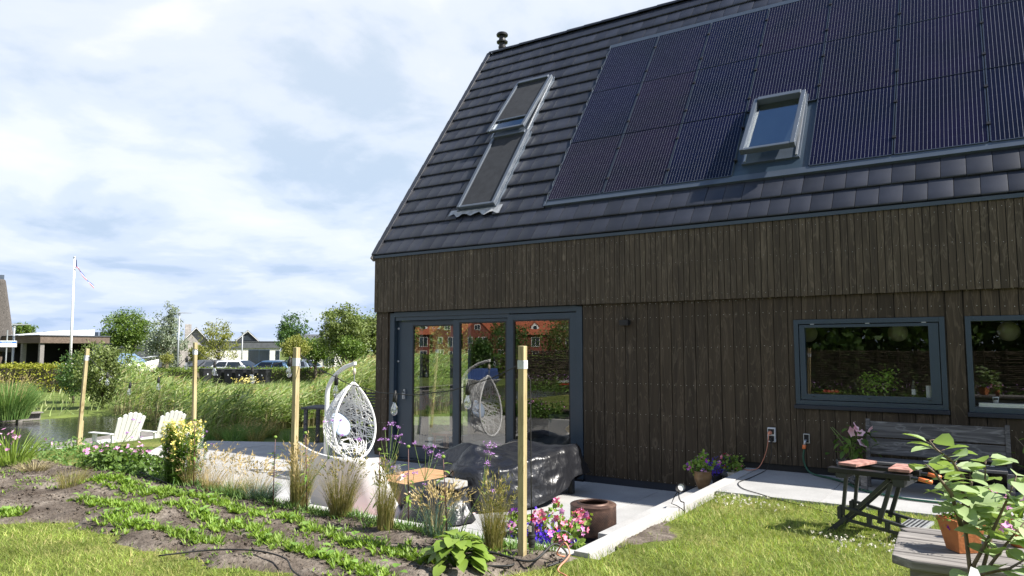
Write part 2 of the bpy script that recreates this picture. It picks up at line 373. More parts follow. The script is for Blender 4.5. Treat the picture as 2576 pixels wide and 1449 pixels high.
M['tuss'] = leafmat('tussock_blades', (.09, .19, .05), (.20, .29, .09), .3, .55, .2)
M['seed'] = leafmat('seedling_leaves', (.13, .23, .03), (.25, .36, .06), .35, .5, .3)
M['round'] = leafmat('round_leaves', (.15, .28, .05), (.24, .38, .09), .35, .5, .3)
M['bush'] = leafmat('bush_leaves', (.06, .12, .025), (.15, .24, .05), .3, .5, .3)
M['hosta'] = leafmat('hosta_leaves', (.14, .22, .03), (.22, .31, .06), .25, .42, .4)
M['apple'] = leafmat('apple_leaves', (.22, .31, .13), (.40, .49, .26), .28, .5, .35, tcol=(1.1, 1.25, .45))
M['basil'] = leafmat('basil_leaves', (.20, .36, .05), (.38, .55, .10), .35, .45, .35)
M['potleaf'] = leafmat('pot_plant_leaves', (.12, .23, .04), (.26, .36, .07), .3, .45, .3)
M['snapleaf'] = leafmat('snapdragon_leaves', (.07, .16, .02), (.16, .27, .045), .3)
M['treeA'] = leafmat('tree_leaves_mid', (.06, .115, .018), (.15, .22, .04), .3)
M['treeB'] = leafmat('tree_leaves_silver', (.12, .16, .10), (.28, .32, .23), .2)
M['treeC'] = leafmat('tree_leaves_dark', (.035, .085, .02), (.09, .16, .035), .25)
M['treeD'] = leafmat('tree_leaves_olive', (.15, .17, .03), (.27, .28, .07), .3)
M['treeE'] = leafmat('tree_leaves_willow', (.085, .13, .03), (.21, .25, .085), .3)
M['hedgeY'] = leafmat('hedge_leaves_yellow', (.17, .20, .02), (.32, .32, .045), .3)
M['hedgeG'] = leafmat('hedge_leaves_green', (.07, .13, .02), (.18, .23, .045), .3)
M['bark'] = simple('bark', (.10, .085, .065), .9, 0, .2, .35, 14, .6, 30)
M['birchbark'] = simple('pale_bark', (.30, .26, .17), .9, 0, .2, .3, 10)
M['twig'] = simple('twig_bark', (.15, .115, .085), .75, 0, .25, .25, 30, .3, 80)
M['greenstem'] = simple('green_stem', (.14, .20, .06), .6, 0, .3, .15)
M['redstem'] = simple('dark_red_stem', (.10, .045, .04), .6)
def petal(name, a, b_, t=.25): return leafmat(name, a, b_, t, .5, .2, tcol=(1.1, 1.0, 1.1))
M['lilac'] = petal('verbena_petals', (.32, .15, .42), (.52, .30, .60))
M['pinkp'] = petal('pink_petals', (.62, .22, .45), (.80, .50, .72))
M['gerp'] = petal('geranium_petals', (.70, .07, .16), (.85, .42, .52))
M['gerd'] = petal('dark_petals', (.22, .01, .03), (.45, .02, .06))
M['pansy'] = petal('pelargonium_petals', (.42, .05, .30), (.80, .45, .68))
M['lobelia'] = petal('lobelia_petals', (.06, .02, .48), (.16, .07, .78))
M['petunia'] = petal('petunia_petals', (.22, .02, .42), (.40, .06, .62))
M['yellowp'] = petal('yellow_petals', (.78, .66, .12), (.9, .82, .40))
M['hib'] = petal('hibiscus_petals', (.72, .40, .50), (.85, .62, .68))
M['clover'] = petal('clover_flowers', (.62, .60, .50), (.85, .82, .74))
M['post'] = woodmat('pressure_treated_pine', (.30, .245, .13), (.46, .39, .23), (.17, .11, .05), 2, True, .7, .2, 22, 2.2, .05, bmp=.2)
M['oldwood'] = woodmat('weathered_wood', (.10, .092, .088), (.24, .225, .21), (.36, .34, .32), 0, True, .85, .15, 34, 3, .1, bmp=.6)
M['benchwood'] = woodmat('charcoal_weathered_wood', (.04, .039, .042), (.13, .127, .13), (.28, .275, .275), 0, True, .8, .2, 40, 3, .1, bmp=.6)
M['teak'] = woodmat('teak_slats', (.36, .20, .10), (.46, .28, .15), (.30, .17, .08), 0, False, .6, .3, 20, 3, .06, bmp=.1)
M['oak'] = woodmat('orange_wood', (.28, .12, .045), (.40, .19, .075), (.2, .08, .03), 2, False, .45, .4, 16, 3, .05, bmp=.1)
M['carport'] = woodmat('brown_carport_wood', (.075, .055, .045), (.15, .115, .09), (.2, .16, .13), 0, False, .8, .2, 14, 3, .1, bmp=0)
M['white'] = simple('white_paint', (.66, .66, .64), .5, 0, .4, .04)
M['rattan'] = simple('white_rattan', (.68, .68, .67), .5, 0, .4, .03)
M['lounge'] = simple('white_polyethylene', (.60, .585, .565), .45, 0, .4, .02, 2)
M['cushion'] = simple('pale_blue_cushion', (.34, .41, .52), .9, 0, .2, .05)
M['dkmetal'] = simple('dark_metal', (.035, .038, .043), .45, .3, .5, .1)
M['tape'] = simple('grey_tape', (.52, .54, .57), .4, 0, .5, .15, 40)
M['terracotta'] = simple('terracotta', (.36, .13, .045), .8, 0, .3, .28, 9, .25, 60)
M['glazed'] = simple('brown_glazed_pot', (.20, .12, .055), .3, 0, .5, .35, 12, .2, 24)
M['creampot'] = simple('cream_pot', (.50, .45, .36), .7, 0, .3, .2, 9)
M['stone'] = simple('dark_stone', (.06, .06, .062), .8, 0, .3, .3, 30, .6, 40)
M['slab'] = simple('grey_granite', (.32, .31, .29), .85, 0, .3, .35, 60, .5, 80)
M['galv'] = simple('galvanised_steel', (.50, .52, .53), .42, .6, .5, .25, 18)
M['red'] = simple('red_plastic', (.62, .06, .03), .4)
M['orange'] = simple('orange_plastic', (.75, .20, .06), .4)
M['hose'] = simple('green_hose', (.01, .07, .04), .4)
M['cordo'] = simple('salmon_cable', (.60, .24, .15), .5)
M['sock'] = simple('light_grey_plastic', (.55, .57, .6), .4)
def rustmat():
    m, nt, b = nodes('rusty_steel'); v = coords(nt); n = noise(nt, v, 7, 6, .65)
    c = ramp(nt, n, [(.32, (.04, .027, .023)), (.52, (.095, .055, .042)), (.7, (.20, .125, .09))]); nt.links.new(c, b.inputs['Base Color'])
    b.inputs['Metallic'].default_value = .45; b.inputs['Roughness'].default_value = .52; bump(nt, b, noise(nt, v, 60, 4), .25, .003); return m
M['rust'] = rustmat()
def tarpmat():
    m, nt, b = nodes('black_tarpaulin'); n2 = noise(nt, coords(nt, 'pos', (1, 1, .5)), 16, 3, .5, 1.5)
    b.inputs['Base Color'].default_value = (.011, .0115, .014, 1); b.inputs['Roughness'].default_value = .32; b.inputs['Specular IOR Level'].default_value = .55
    a = nd(nt, 'ShaderNodeMath', operation='SUBTRACT'); a.inputs[1].default_value = .5; nt.links.new(noise(nt, coords(nt, 'pos', (1, 1, .6)), 6, 2, .5, 1.2), a.inputs[0]); a2 = nd(nt, 'ShaderNodeMath', operation='ABSOLUTE'); nt.links.new(a.outputs[0], a2.inputs[0])
    bump(nt, b, mixc(nt, .75, n2, a2.outputs[0]), .55, .045); return m
M['tarp'] = tarpmat()
def rugmat():
    m, nt, b = nodes('patterned_rug'); v = coords(nt); vo = nd(nt, 'ShaderNodeTexVoronoi', Scale=6.5); nt.links.new(v, vo.inputs[0]); n = noise(nt, v, 16, 3, .6, 2)
    c = ramp(nt, n, [(.40, (.72, .68, .66)), (.47, (.62, .16, .12)), (.53, (.70, .64, .62)), (.58, (.22, .30, .42)), (.64, (.72, .66, .62))])
    c = mixc(nt, ramp(nt, vo.outputs['Distance'], [(.28, .75), (.36, 0)]), c, (.60, .15, .11)); nt.links.new(c, b.inputs['Base Color']); b.inputs['Roughness'].default_value = .95; return m
M['rug'] = rugmat()
def brickmat(name, c1, c2, mortar, scale, axis='xz'):
    m, nt, b = nodes(name); o = nd(nt, 'ShaderNodeTexCoord').outputs['Object']; sp = nd(nt, 'ShaderNodeSeparateXYZ'); nt.links.new(o, sp.inputs[0])
    ad = nd(nt, 'ShaderNodeMath', operation='ADD'); nt.links.new(sp.outputs[0], ad.inputs[0]); nt.links.new(sp.outputs[1], ad.inputs[1])
    cb = nd(nt, 'ShaderNodeCombineXYZ'); nt.links.new(ad.outputs[0], cb.inputs[0]); nt.links.new(sp.outputs[2], cb.inputs[1])
    br = nd(nt, 'ShaderNodeTexBrick'); br.inputs['Scale'].default_value = scale; br.inputs['Color1'].default_value = (*c1, 1); br.inputs['Color2'].default_value = (*c2, 1); br.inputs['Mortar'].default_value = (*mortar, 1)
    br.inputs['Mortar Size'].default_value = .015; br.inputs['Brick Width'].default_value = .5; br.inputs['Row Height'].default_value = .18; nt.links.new(cb.outputs[0], br.inputs['Vector'])
    c = mixc(nt, 1.0, br.outputs[0], ramp(nt, noise(nt, coords(nt), 3, 4), [(.3, .75), (.7, 1.2)]), 'MULTIPLY')
    nt.links.new(c, b.inputs['Base Color']); b.inputs['Roughness'].default_value = .9; return m
M['redbrick'] = brickmat('red_brick', (.15, .036, .024), (.20, .055, .034), (.13, .07, .05), 2.2)
M['greybrick'] = brickmat('grey_brick', (.30, .28, .26), (.42, .39, .36), (.2, .19, .18), 1.4)
M['whitebrick'] = brickmat('white_brick', (.62, .60, .56), (.72, .70, .66), (.42, .40, .37), 1.1)
M['orangetile'] = simple('orange_roof_tile', (.30, .085, .04), .7, 0, .3, .2, 4)
M['greytile'] = simple('grey_roof_tile', (.08, .085, .095), .7, 0, .3, .2, 4)
M['roofwhite'] = simple('white_roof_sheet', (.42, .44, .46), .6)
M['roofdark'] = simple('dark_roof_felt', (.05, .055, .065), .7)
M['thatch'] = simple('weathered_thatch', (.105, .095, .088), .95, 0, .1, .5, 20, .9, 30)
M['farglass'] = simple('dark_window', (.02, .026, .032), .08, 0, .6)
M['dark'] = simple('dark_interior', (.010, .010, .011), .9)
M['intwall'] = simple('interior_wall', (.13, .12, .095), .9, 0, .2, .1)
M['intfloor'] = simple('interior_floor', (.34, .33, .32), .6, 0, .4, .1)
M['lampglobe'] = simple('paper_globe', (.72, .70, .63), .8, 0, .2, .03)
M['cloth'] = simple('grey_upholstery', (.07, .075, .08), .95, 0, .2, .15, 60)
M['mustard'] = simple('mustard_cushion', (.34, .21, .03), .95)
M['tarmac'] = simple('asphalt', (.16, .155, .15), .9, 0, .2, .15, 8)
M['meadow'] = simple('meadow', (.10, .13, .035), .95, 0, .1, .35, 1.5, .8, 9)
M['willowrod'] = simple('willow_rods', (.095, .075, .055), .8, 0, .2, .35, 12)
M['grass2'] = simple('clear_film', (.5, .5, .52), .2)
M['greyjamb'] = simple('grey_steel_pole', (.28, .30, .31), .5, .3)
M['flagred'] = simple('flag_red', (.24, .018, .028), .8); M['flagwhite'] = simple('flag_white', (.45, .45, .45), .8); M['flagblue'] = simple('flag_blue', (.02, .045, .20), .8)
M['signblue'] = simple('sign_blue', (.05, .16, .62), .4)
M['bin'] = simple('bin_plastic', (.016, .017, .020), .5, 0, .4, .1)
M['boathull'] = simple('boat_gelcoat', (.66, .64, .60), .35); M['boatcanvas'] = simple('boat_canvas', (.14, .22, .36), .8)
M['bluecanvas'] = simple('navy_canvas', (.02, .05, .16), .8)
def carpaint(n, c): return simple(n, c, .3, .0, .5, .02, coat=.6)
M['carwhite'] = carpaint('car_white', (.75, .76, .78)); M['carblue'] = carpaint('car_light_blue', (.30, .48, .70)); M['cardark'] = carpaint('car_dark', (.035, .038, .045)); M['cargrey'] = carpaint('car_grey', (.22, .26, .32))
M['tail'] = simple('tail_light', (.5, .02, .02), .3)
def watermat():
    m, nt, b = nodes('canal_water'); v = coords(nt, 'pos', (1, 1, 1)); b.inputs['Base Color'].default_value = (.016, .020, .014, 1); b.inputs['Roughness'].default_value = .04; b.inputs['Specular IOR Level'].default_value = .6
    bump(nt, b, mixc(nt, .5, noise(nt, v, 2.4, 3, .5, .5), noise(nt, v, 7, 3)), .35, .06); return m
M['water'] = watermat()
def filmmat():
    m, nt, b = nodes('clear_plastic_wrap'); nt.nodes.remove(b); t = nd(nt, 'ShaderNodeBsdfTransparent'); g = nd(nt, 'ShaderNodeBsdfGlossy', Roughness=.15); mx = nd(nt, 'ShaderNodeMixShader')
    v = coords(nt); bp = nd(nt, 'ShaderNodeBump', Strength=1.0, Distance=.05); nt.links.new(noise(nt, v, 16, 3, .6, 1.5), bp.inputs['Height']); nt.links.new(bp.outputs[0], g.inputs['Normal'])
    mx.inputs[0].default_value = .34; nt.links.new(t.outputs[0], mx.inputs[1]); nt.links.new(g.outputs[0], mx.inputs[2]); nt.links.new(mx.outputs[0], nt.nodes['Material Output'].inputs[0]); return m
M['film'] = filmmat()
# ---------------------------------------------------------------- ground, water, terrace
def sstep(a, b, x): t = np.clip((x - a) / (b - a), 0, 1); return t * t * (3 - 2 * t)
def fbm(x, y, s, o=4):
    out = np.zeros(np.shape(x)); a = 1.0
    for i in range(o):
        out += a * np.array([mnoise.noise(Vector((px * s, py * s, 3.3 * i))) for px, py in zip(np.ravel(x), np.ravel(y))]).reshape(np.shape(x)); s *= 2; a *= .5
    return out
def grid(xs, ys, hf, keep=None):
    X, Y = np.meshgrid(xs, ys); Z = hf(X, Y); nx = len(xs); V = np.stack([X.ravel(), Y.ravel(), Z.ravel()], 1)
    i, j = np.meshgrid(np.arange(len(xs) - 1), np.arange(len(ys) - 1)); a = (j * nx + i).ravel()
    F = np.stack([a, a + 1, a + 1 + nx, a + nx], 1)
    if keep is not None:
        c = V[F].mean(1); F = F[keep(c[:, 0], c[:, 1])]
        used = np.unique(F); mp = np.zeros(len(V), int); mp[used] = np.arange(len(used)); V = V[used]; F = mp[F]
    return V, F
def ground_h(X, Y):
    h = -.4 + .25 * sstep(-8.5, -5.5, X) * sstep(14, 6, Y)
    end = 2.2 + 1.3 * sstep(-10, -15, X)                       # head of the canal, among the reeds
    can = sstep(-17.3, -16.9, X) * sstep(-6.4, -7.0, X) * sstep(end + .6, end, Y)
    return h * (1 - can) - 1.3 * can
gx = np.unique(np.concatenate([np.arange(-700, 701, 70), np.arange(-80, 61, 6), np.arange(-26, 17, .35)]))
gy = np.unique(np.concatenate([np.arange(-700, 701, 70), np.arange(-80, 61, 5), np.arange(-10, 12, .45)]))
struct(arr('ground', grid(gx, gy, ground_h), M['meadow'], smooth=True))
struct(box('water', M['water'], None, -17.05, -6.3, -90, 4.6, -.47, -.45))
rd = lambda t, d: (CAMP[0] + d * (_f[0] + _r[0] * t), CAMP[1] + d * (_f[1] + _r[1] * t))
mb = MB(); q = [rd(-.62, 39.5), rd(.5, 39.5), rd(.5, 43.2), rd(-.62, 43.2)]; mb.add([(*p, -.375) for p in q], [(0, 1, 2, 3)]); struct(mb.build('road', M['tarmac']))

LZ = .35
def in_terr(x, y):
    d = (x + 3.95) * (-3.6) - (y + .6) * (3.85)               # east side of the slanting garden edge
    return (d < 0) & (y > -4.2) & (x < 6.2) & (y < 3)
def lawn_h(X, Y):
    z = LZ + .012 * np.sin(X * 1.3 + 1) * np.cos(Y * 1.7)
    return z - 1.0 * sstep(-2.7, -6.6, X) * sstep(-30, -12, Y + 0 * X) 
lx = np.unique(np.concatenate([np.arange(-6.6, 6.3, .3), [6.2, 6.4], np.arange(6.4, 20, .4)]))
ly = np.unique(np.concatenate([np.arange(-24, -6, .6), np.arange(-6, -4.4, .2), [-4.35, -4.2, -1.62], np.arange(-4.2, 0.2, .3)]))
def keep(x, y):
    terr = in_terr(x, y) & (y > -4.36); up = (x > 6.15) & (y > -1.63); st = (x > -.5) & (x < 6.38) & (y > -4.36)
    return ~(terr | up | st) & ((x > 6.2) | (y < -.3) )
lv, lf_ = grid(lx, ly, lawn_h, keep)
ins = in_terr(lv[:, 0], lv[:, 1]) & (lv[:, 0] < 1) & (lv[:, 1] > -4.18)
ed = np.array((3.85, -3.6)) / math.hypot(3.85, 3.6); rel = lv[ins, :2] - np.array((-3.95, -.6)); pr = rel @ ed
lv[ins, :2] = np.array((-3.95, -.6)) + pr[:, None] * ed[None]
struct(arr('lawn', (lv, lf_), M['turf'], smooth=True))
bed_edge = [(-2.2, -5.6), (-.6, -6.15), (.8, -6.5), (1.81, -6.25), (2.25, -5.93), (2.8, -6.02), (3.25, -6.05), (4.0, -6.0), (4.54, -5.92), (5.1, -5.86), (5.6, -5.62), (5.95, -5.2), (6.15, -4.8), (6.3, -4.55)]
bx_, by_ = zip(*bed_edge)
def bed_m(X, Y):
    e = np.interp(X, bx_, by_) + .05 * np.sin(X * 7) + .03 * np.sin(X * 17 + 1)
    return sstep(-.05, .22, Y - e) * sstep(-3.4, -2.2, X) * sstep(6.45, 6.25, X)
def bed_h(X, Y):
    m = bed_m(X, Y); n = fbm(X, Y, 1.4, 3) * .05 + fbm(X, Y, 7, 3) * .022
    mound = .10 * np.exp(-((X - 1.0) / 1.7) ** 2 - ((Y + 4.95) / .7) ** 2) - .04 * sstep(-4.75, -4.4, Y)
    return lawn_h(X, Y) - .05 + m * (.085 + n + mound)
BXs = np.arange(-3.4, 6.5, .055); BYs = np.arange(-6.7, -4.34, .055)
bedV, bedF = grid(BXs, BYs, bed_h)
struct(arr('soil_bed', (bedV, bedF), M['soil'], smooth=True))
bedZ = bedV[:, 2].reshape(len(BYs), len(BXs))
def soil_z(x, y):
    i = np.clip(((np.asarray(x) - BXs[0]) / .055).astype(int), 0, len(BXs) - 1); j = np.clip(((np.asarray(y) - BYs[0]) / .055).astype(int), 0, len(BYs) - 1)
    return np.maximum(bedZ[j, i], lawn_h(np.asarray(x), np.asarray(y)))

# terrace: slabs on a bed of sand, each slab a part
def clip(poly, cv):
    for i in range(len(cv)):
        a, b = cv[i], cv[(i + 1) % len(cv)]; out = []
        sd_ = lambda p: (b[0] - a[0]) * (p[1] - a[1]) - (b[1] - a[1]) * (p[0] - a[0])
        for k in range(len(poly)):
            p, q_ = poly[k], poly[(k + 1) % len(poly)]; sp, sq = sd_(p), sd_(q_)
            if sp >= 0: out.append(p)
            if sp * sq < 0: t = sp / (sp - sq); out.append((p[0] + t * (q_[0] - p[0]), p[1] + t * (q_[1] - p[1])))
        poly = out
        if len(poly) < 3: return None
    return poly
TP = [(-4.4, -.2), (-3.95, -.6), (-.1, -4.2), (6.0, -4.2), (6.0, 0.0), (1.5, 2.75)]
terr = struct(MB().prism(TP, -.12, -.028, 'z').build('lower_terrace', M['joint']))
def area(p): return abs(sum(p[i][0] * p[(i + 1) % len(p)][1] - p[(i + 1) % len(p)][0] * p[i][1] for i in range(len(p)))) / 2
for i in range(-5, 6):
    for j in range(-5, 3):
        x0 = i * 1.0 + .12; y0 = j * 1.0 + .02
        if x0 >= -.1 and y0 >= -.1: continue
        g_ = .005; pl_ = clip([(x0 + g_, y0 + g_), (x0 + 1 - g_, y0 + g_), (x0 + 1 - g_, y0 + 1 - g_), (x0 + g_, y0 + 1 - g_)], TP)
        if pl_ is None or area(pl_) < .02: continue
        MB().prism(pl_, -.06, random.uniform(-.0015, .0015), 'z').build('paver', M['paver'], terr)
upt = struct(box('upper_terrace', M['joint'], None, 6.34, 16, -1.6, .03, .1, .34))
for i in range(10):
    for j in range(2):
        x0 = 6.345 + i * 1.0; y0 = -1.605 + j * .815
        MB().box(x0 + .003, x0 + .997, y0 + .003, y0 + .812, .32, .38 + random.uniform(-.001, .001)).build('paver', M['paver'], upt)
mb = MB()
kerb_parts = [(6.205, 6.335, -4.355, .02), ]
struct(box('retaining_kerb', M['kerb'], None, 6.205, 6.335, -4.36, .02, -.12, .386, bevel=.006))
struct(box('retaining_kerb', M['kerb'], None, -.05, 6.205, -4.355, -4.225, -.12, .352, bevel=.006))
mb = MB(); a = Vector((-.05, -4.29, 0)); b = Vector((-3.98, -.62, 0)); d = (b - a).normalized(); nrm = Vector((d.y, -d.x, 0)) * .06
mb.add([(*(p + o)[:2], z) for z in (-.12, .36) for p, o in ((a, -nrm), (b, -nrm), (b, nrm), (a, nrm))], [(0, 1, 2, 3), (7, 6, 5, 4), (0, 4, 5, 1), (1, 5, 6, 2), (2, 6, 7, 3), (3, 7, 4, 0)])
struct(mb.build('retaining_kerb', M['kerb']))
st = struct(box('step', M['step'], None, 5.77, 6.20, -3.12, -.92, -.1, .195, bevel=.006))
struct(box('step', M['step'], None, 5.77, 6.20, -.912, -.005, -.1, .197, bevel=.006))

# ---------------------------------------------------------------- the house
H = thing('house', 'dark timber-clad house with black tiled roof, solar panels and sliding glass door', 'house')
ZE = 3.4131; RA = .9495; CA, SA = math.cos(RA), math.sin(RA); XR = 13.0; SR = 5.93
def rp(x, s, h=0.0): return (x, -.06 + s * CA - h * SA, ZE + s * SA + h * CA)
plank_me = MB().box(-.5, .5, -.5, .5, -.5, .5).mesh('plank')
plank_me2 = plank_me.copy(); plank_me.materials.append(M['clad']); plank_me2.materials.append(M['clad_shaded'])
def plank(parent, x0, x1, y0, y1, z0, z1, me=plank_me, name='board'):
    return link(name, me, None, parent, ((x0 + x1) / 2, (y0 + y1) / 2, (z0 + z1) / 2), None, (x1 - x0, y1 - y0, z1 - z0))
# upper cladding
up = box('upper_cladding', M['backing'], H, .004, XR, -.036, .0, 2.46, 3.36)
x = 0.0; k = 0
while x < XR - .05:
    w = .0745 if k % 2 else .076
    plank(up, x + .0035, x + w - .0035, -.06 + random.uniform(-.002, .002), -.036, 2.45 + random.uniform(-.002, .002), 3.385); x += w; k += 1
mb = MB(); x = 0; k = 0
def nailv(mb, x, y, z, r=.0036):
    mb.add([(x + r * math.cos(a), y, z + r * math.sin(a)) for a in (0, 1.05, 2.09, 3.14, 4.19, 5.24)], [(0, 1, 2, 3, 4, 5)])
while x < 9.6:
    for z in (2.52, 2.95, 3.30): nailv(mb, x + .036 + random.uniform(-.006, .006), -.0635, z + random.uniform(-.02, .02), .003)
    x += .0753
stuff(mb.build('nails', M['nail'], up))
box('eaves_trim', M['frame'], H, -.035, XR, -.085, -.062, 3.375, 3.418)
box('eaves_gutter', M['roofdark'], H, .0, XR, -.06, .12, 3.386, 3.40)
# lower wall
KW = (6.815, 8.36, 1.175, 2.17); KW2 = (8.545, 10.1, 1.165, 2.17)
low = MB().box(3.985, KW[0], .022, .16, .10, 2.46).box(KW[1], KW2[0], .022, .16, .10, 2.46).box(KW2[1], XR, .022, .16, .10, 2.46).box(KW[0], KW[1], .022, .16, .10, KW[2]).box(KW[0], KW[1], .022, .16, KW[3], 2.46).box(KW2[0], KW2[1], .022, .16, .10, KW2[2]).box(KW2[0], KW2[1], .022, .16, KW2[3], 2.46).build('lower_wall', M['backing'], H)
KW = (6.815, 8.36, 1.175, 2.17); KW2 = (8.545, 10.1, 1.165, 2.17)
BW = .1625; x = 3.985
def lowboard(x0, x1):
    zb = .095 if x1 < 6.1 else .46; segs = [(zb, 2.452)]
    for w in (KW, KW2):
        if x1 > w[0] + .01 and x0 < w[1] - .01:
            if x0 >= w[0] - .004 and x1 <= w[1] + .004: segs = [(zb, w[2] - .05), (w[3] + .004, 2.452)]
            else:
                if x0 < w[0]: plank(low, x0, w[0] - .004, 0, .022, zb, 2.452, plank_me2); lowboard(w[0] + .001, x1); return
                plank(low, w[1] + .004, x1, 0, .022, zb, 2.452, plank_me2); lowboard(x0, w[1] - .001); return
    for a_, b_ in segs: plank(low, x0, x1, random.uniform(-.002, .002), .022, a_, b_, plank_me2)
mb = MB()
while x < XR - .1:
    lowboard(x + .004, x + BW - .004)
    if x < 9.7:
        for z in (.13, .55, .98, 1.38, 1.86, 2.26, 2.44):
            for dx in (.04, .122):
                if any(w[0] - .01 < x + dx < w[1] + .01 and w[2] - .08 < z < w[3] + .02 for w in (KW, KW2)): continue
                if z < .3 and x > 6: continue
                nailv(mb, x + dx + random.uniform(-.008, .008), -.0035, z + random.uniform(-.01, .01) + .02 * math.sin(x))
    x += BW
# left corner pier
for x0, x1 in ((.004, .13), (.138, .272)): plank(low, x0, x1, 0, .022, .06, 2.452, plank_me2)
for z in (.2, .6, 1.0, 1.5, 2.0, 2.35):
    for xx in (.04, .1, .17, .24): nailv(mb, xx, -.0035, z + random.uniform(-.01, .01))
stuff(mb.build('nails', M['nail'], low))
box('corner_pier', M['backing'], H, .01, .272, .023, .30, .05, 2.46)
plank(low, .274, .296, .024, .20, .06, 2.452, plank_me2)
box('plinth', M['plinth'], H, 3.99, 6.0, .008, .15, -.05, .093); box('plinth', M['plinth'], H, 6.0, XR, .03, .15, -.05, .455)
# the rest of the shell
mb = MB(); mb.prism([(0.02, 2.46), (0.02, 3.38), (3.40, 8.14), (6.80, 3.38), (6.80, 2.46)], .012, .11, 'x'); gab = mb.build('gable_wall', M['clad'], H)
y = .02
for i in range(86):
    yy = .02 + i * .079; top = 3.36 + (min(yy, 6.72 - yy) + .0) * math.tan(RA)
    plank(gab, -.012, .011, yy, yy + .074, 2.45, max(3.36, min(top, 8.1)))
for y0, y1 in ((.30, .38), (2.05, 2.22), (2.62, 6.8)): box('side_wall', M['clad_shaded'], H, .01, .13, y0, y1, .0, 2.459)
side = empty('side_glazing', parent=H)
for y0, y1 in ((.38, 1.16), (1.24, 2.05), (2.22, 2.62)):
    mb = MB(); mb.box(.03, .10, y0 + .001, y0 + .05, .0, 2.45).box(.03, .10, y1 - .05, y1 - .001, .0, 2.45).box(.03, .10, y0 + .05, y1 - .05, 0, .14).box(.03, .10, y0 + .05, y1 - .05, 2.33, 2.45)
    mb.build('frame', M['frame'], side); box('pane', M['kglass'], side, .06, .068, y0 + .05, y1 - .05, .14, 2.33)
box('mullion', M['frame'], side, .03, .12, 1.161, 1.239, 0, 2.45)
box('back_wall', M['intwall'], H, .13, XR, 6.7, 6.8, 0, 3.38); box('end_wall', M['clad_shaded'], H, XR - .1, XR, .16, 6.7, 0, 3.38)
mb = MB(); mb.prism([(0.02, 3.38), (3.40, 8.14), (6.80, 3.38)], XR - .1, XR, 'x'); mb.build('gable_wall', M['clad'], H)
box('floor', M['intfloor'], H, .13, 5.9, .1, 6.7, -.1, .004); box('floor', M['intfloor'], H, 5.9, XR - .1, .17, 6.7, -.1, .37)
box('ceiling', M['intwall'], H, .13, XR - .1, .17, 6.7, 2.55, 2.62); box('partition', M['intwall'], H, 5.2, 5.3, .17, 6.69, 0.004, 2.548)
box('rear_wall_panelling', M['intwall'], H, 5.31, XR - .11, 3.6, 3.7, .37, 2.548); box('rear_wall_panelling', M['dark'], H, .14, 5.19, 4.6, 4.7, .004, 2.548)
# sliding door
D = empty('sliding_door', parent=H); FR = M['frame']
fb = MB(); fb.box(.30, .40, .02, .19, .0, 2.43).box(3.88, 3.975, -.004, .16, .0, 2.43).box(.40, 3.88, .01, .19, 2.36, 2.445).box(.30, 3.975, .03, .22, -.03, .035)
fb.build('frame', FR, D, bevel=.004)
box('head_rail', FR, D, .42, 2.72, .03, .085, 2.30, 2.358)
box('threshold', M['black'], D, .30, 3.98, -.03, .028, -.02, .03)
for nm, x0, x1, yy, gl, gr, zt in (('leaf', .41, 1.68, .10, .74, 1.61, 2.22), ('leaf', 1.63, 2.76, .055, 1.75, 2.65, 2.25), ('leaf', 2.70, 3.875, .012, 2.80, 3.77, 2.26)):
    t = .05
    mb = MB(); mb.box(x0, gl, yy, yy + t, .04, 2.295 if zt < 2.26 else 2.345).box(gr, x1, yy, yy + t, .04, 2.295 if zt < 2.26 else 2.345).box(gl, gr, yy, yy + t, .04, .23).box(gl, gr, yy, yy + t, zt, 2.295 if zt < 2.26 else 2.345)
    mb.build('stiles', FR, D, bevel=.003)
    mb = MB(); b_ = .022; mb.box(gl + .001, gl + b_, yy + .004, yy + .02, .231, zt - .001).box(gr - b_, gr - .001, yy + .004, yy + .02, .231, zt - .001).box(gl + b_, gr - b_, yy + .004, yy + .02, .231, .231 + b_).box(gl + b_, gr - b_, yy + .004, yy + .02, zt - b_, zt - .001)
    mb.build('glazing_bead', M['black'], D)
    MB().add([(gl, yy + .022, .23), (gr, yy + .022, .23), (gr, yy + .022, zt), (gl, yy + .022, zt)], [(0, 1, 2, 3)]).build('pane', M['glass'], D)
mb = MB(); mb.box(.565, .60, .075, .098, 1.0, 1.16).box(.572, .593, .04, .075, 1.10, 1.13).box(.572, .593, .04, .055, 1.0, 1.13); mb.build('handle', M['alu'], D, bevel=.004)
for z in (2.17, 1.62): MB().lathe([(.018, 0), (.018, .012), (.008, .02)], 12).build('lock_rosette', M['alu'], D, loc=(.43, .10, z), rot=(R(90), 0, 0))
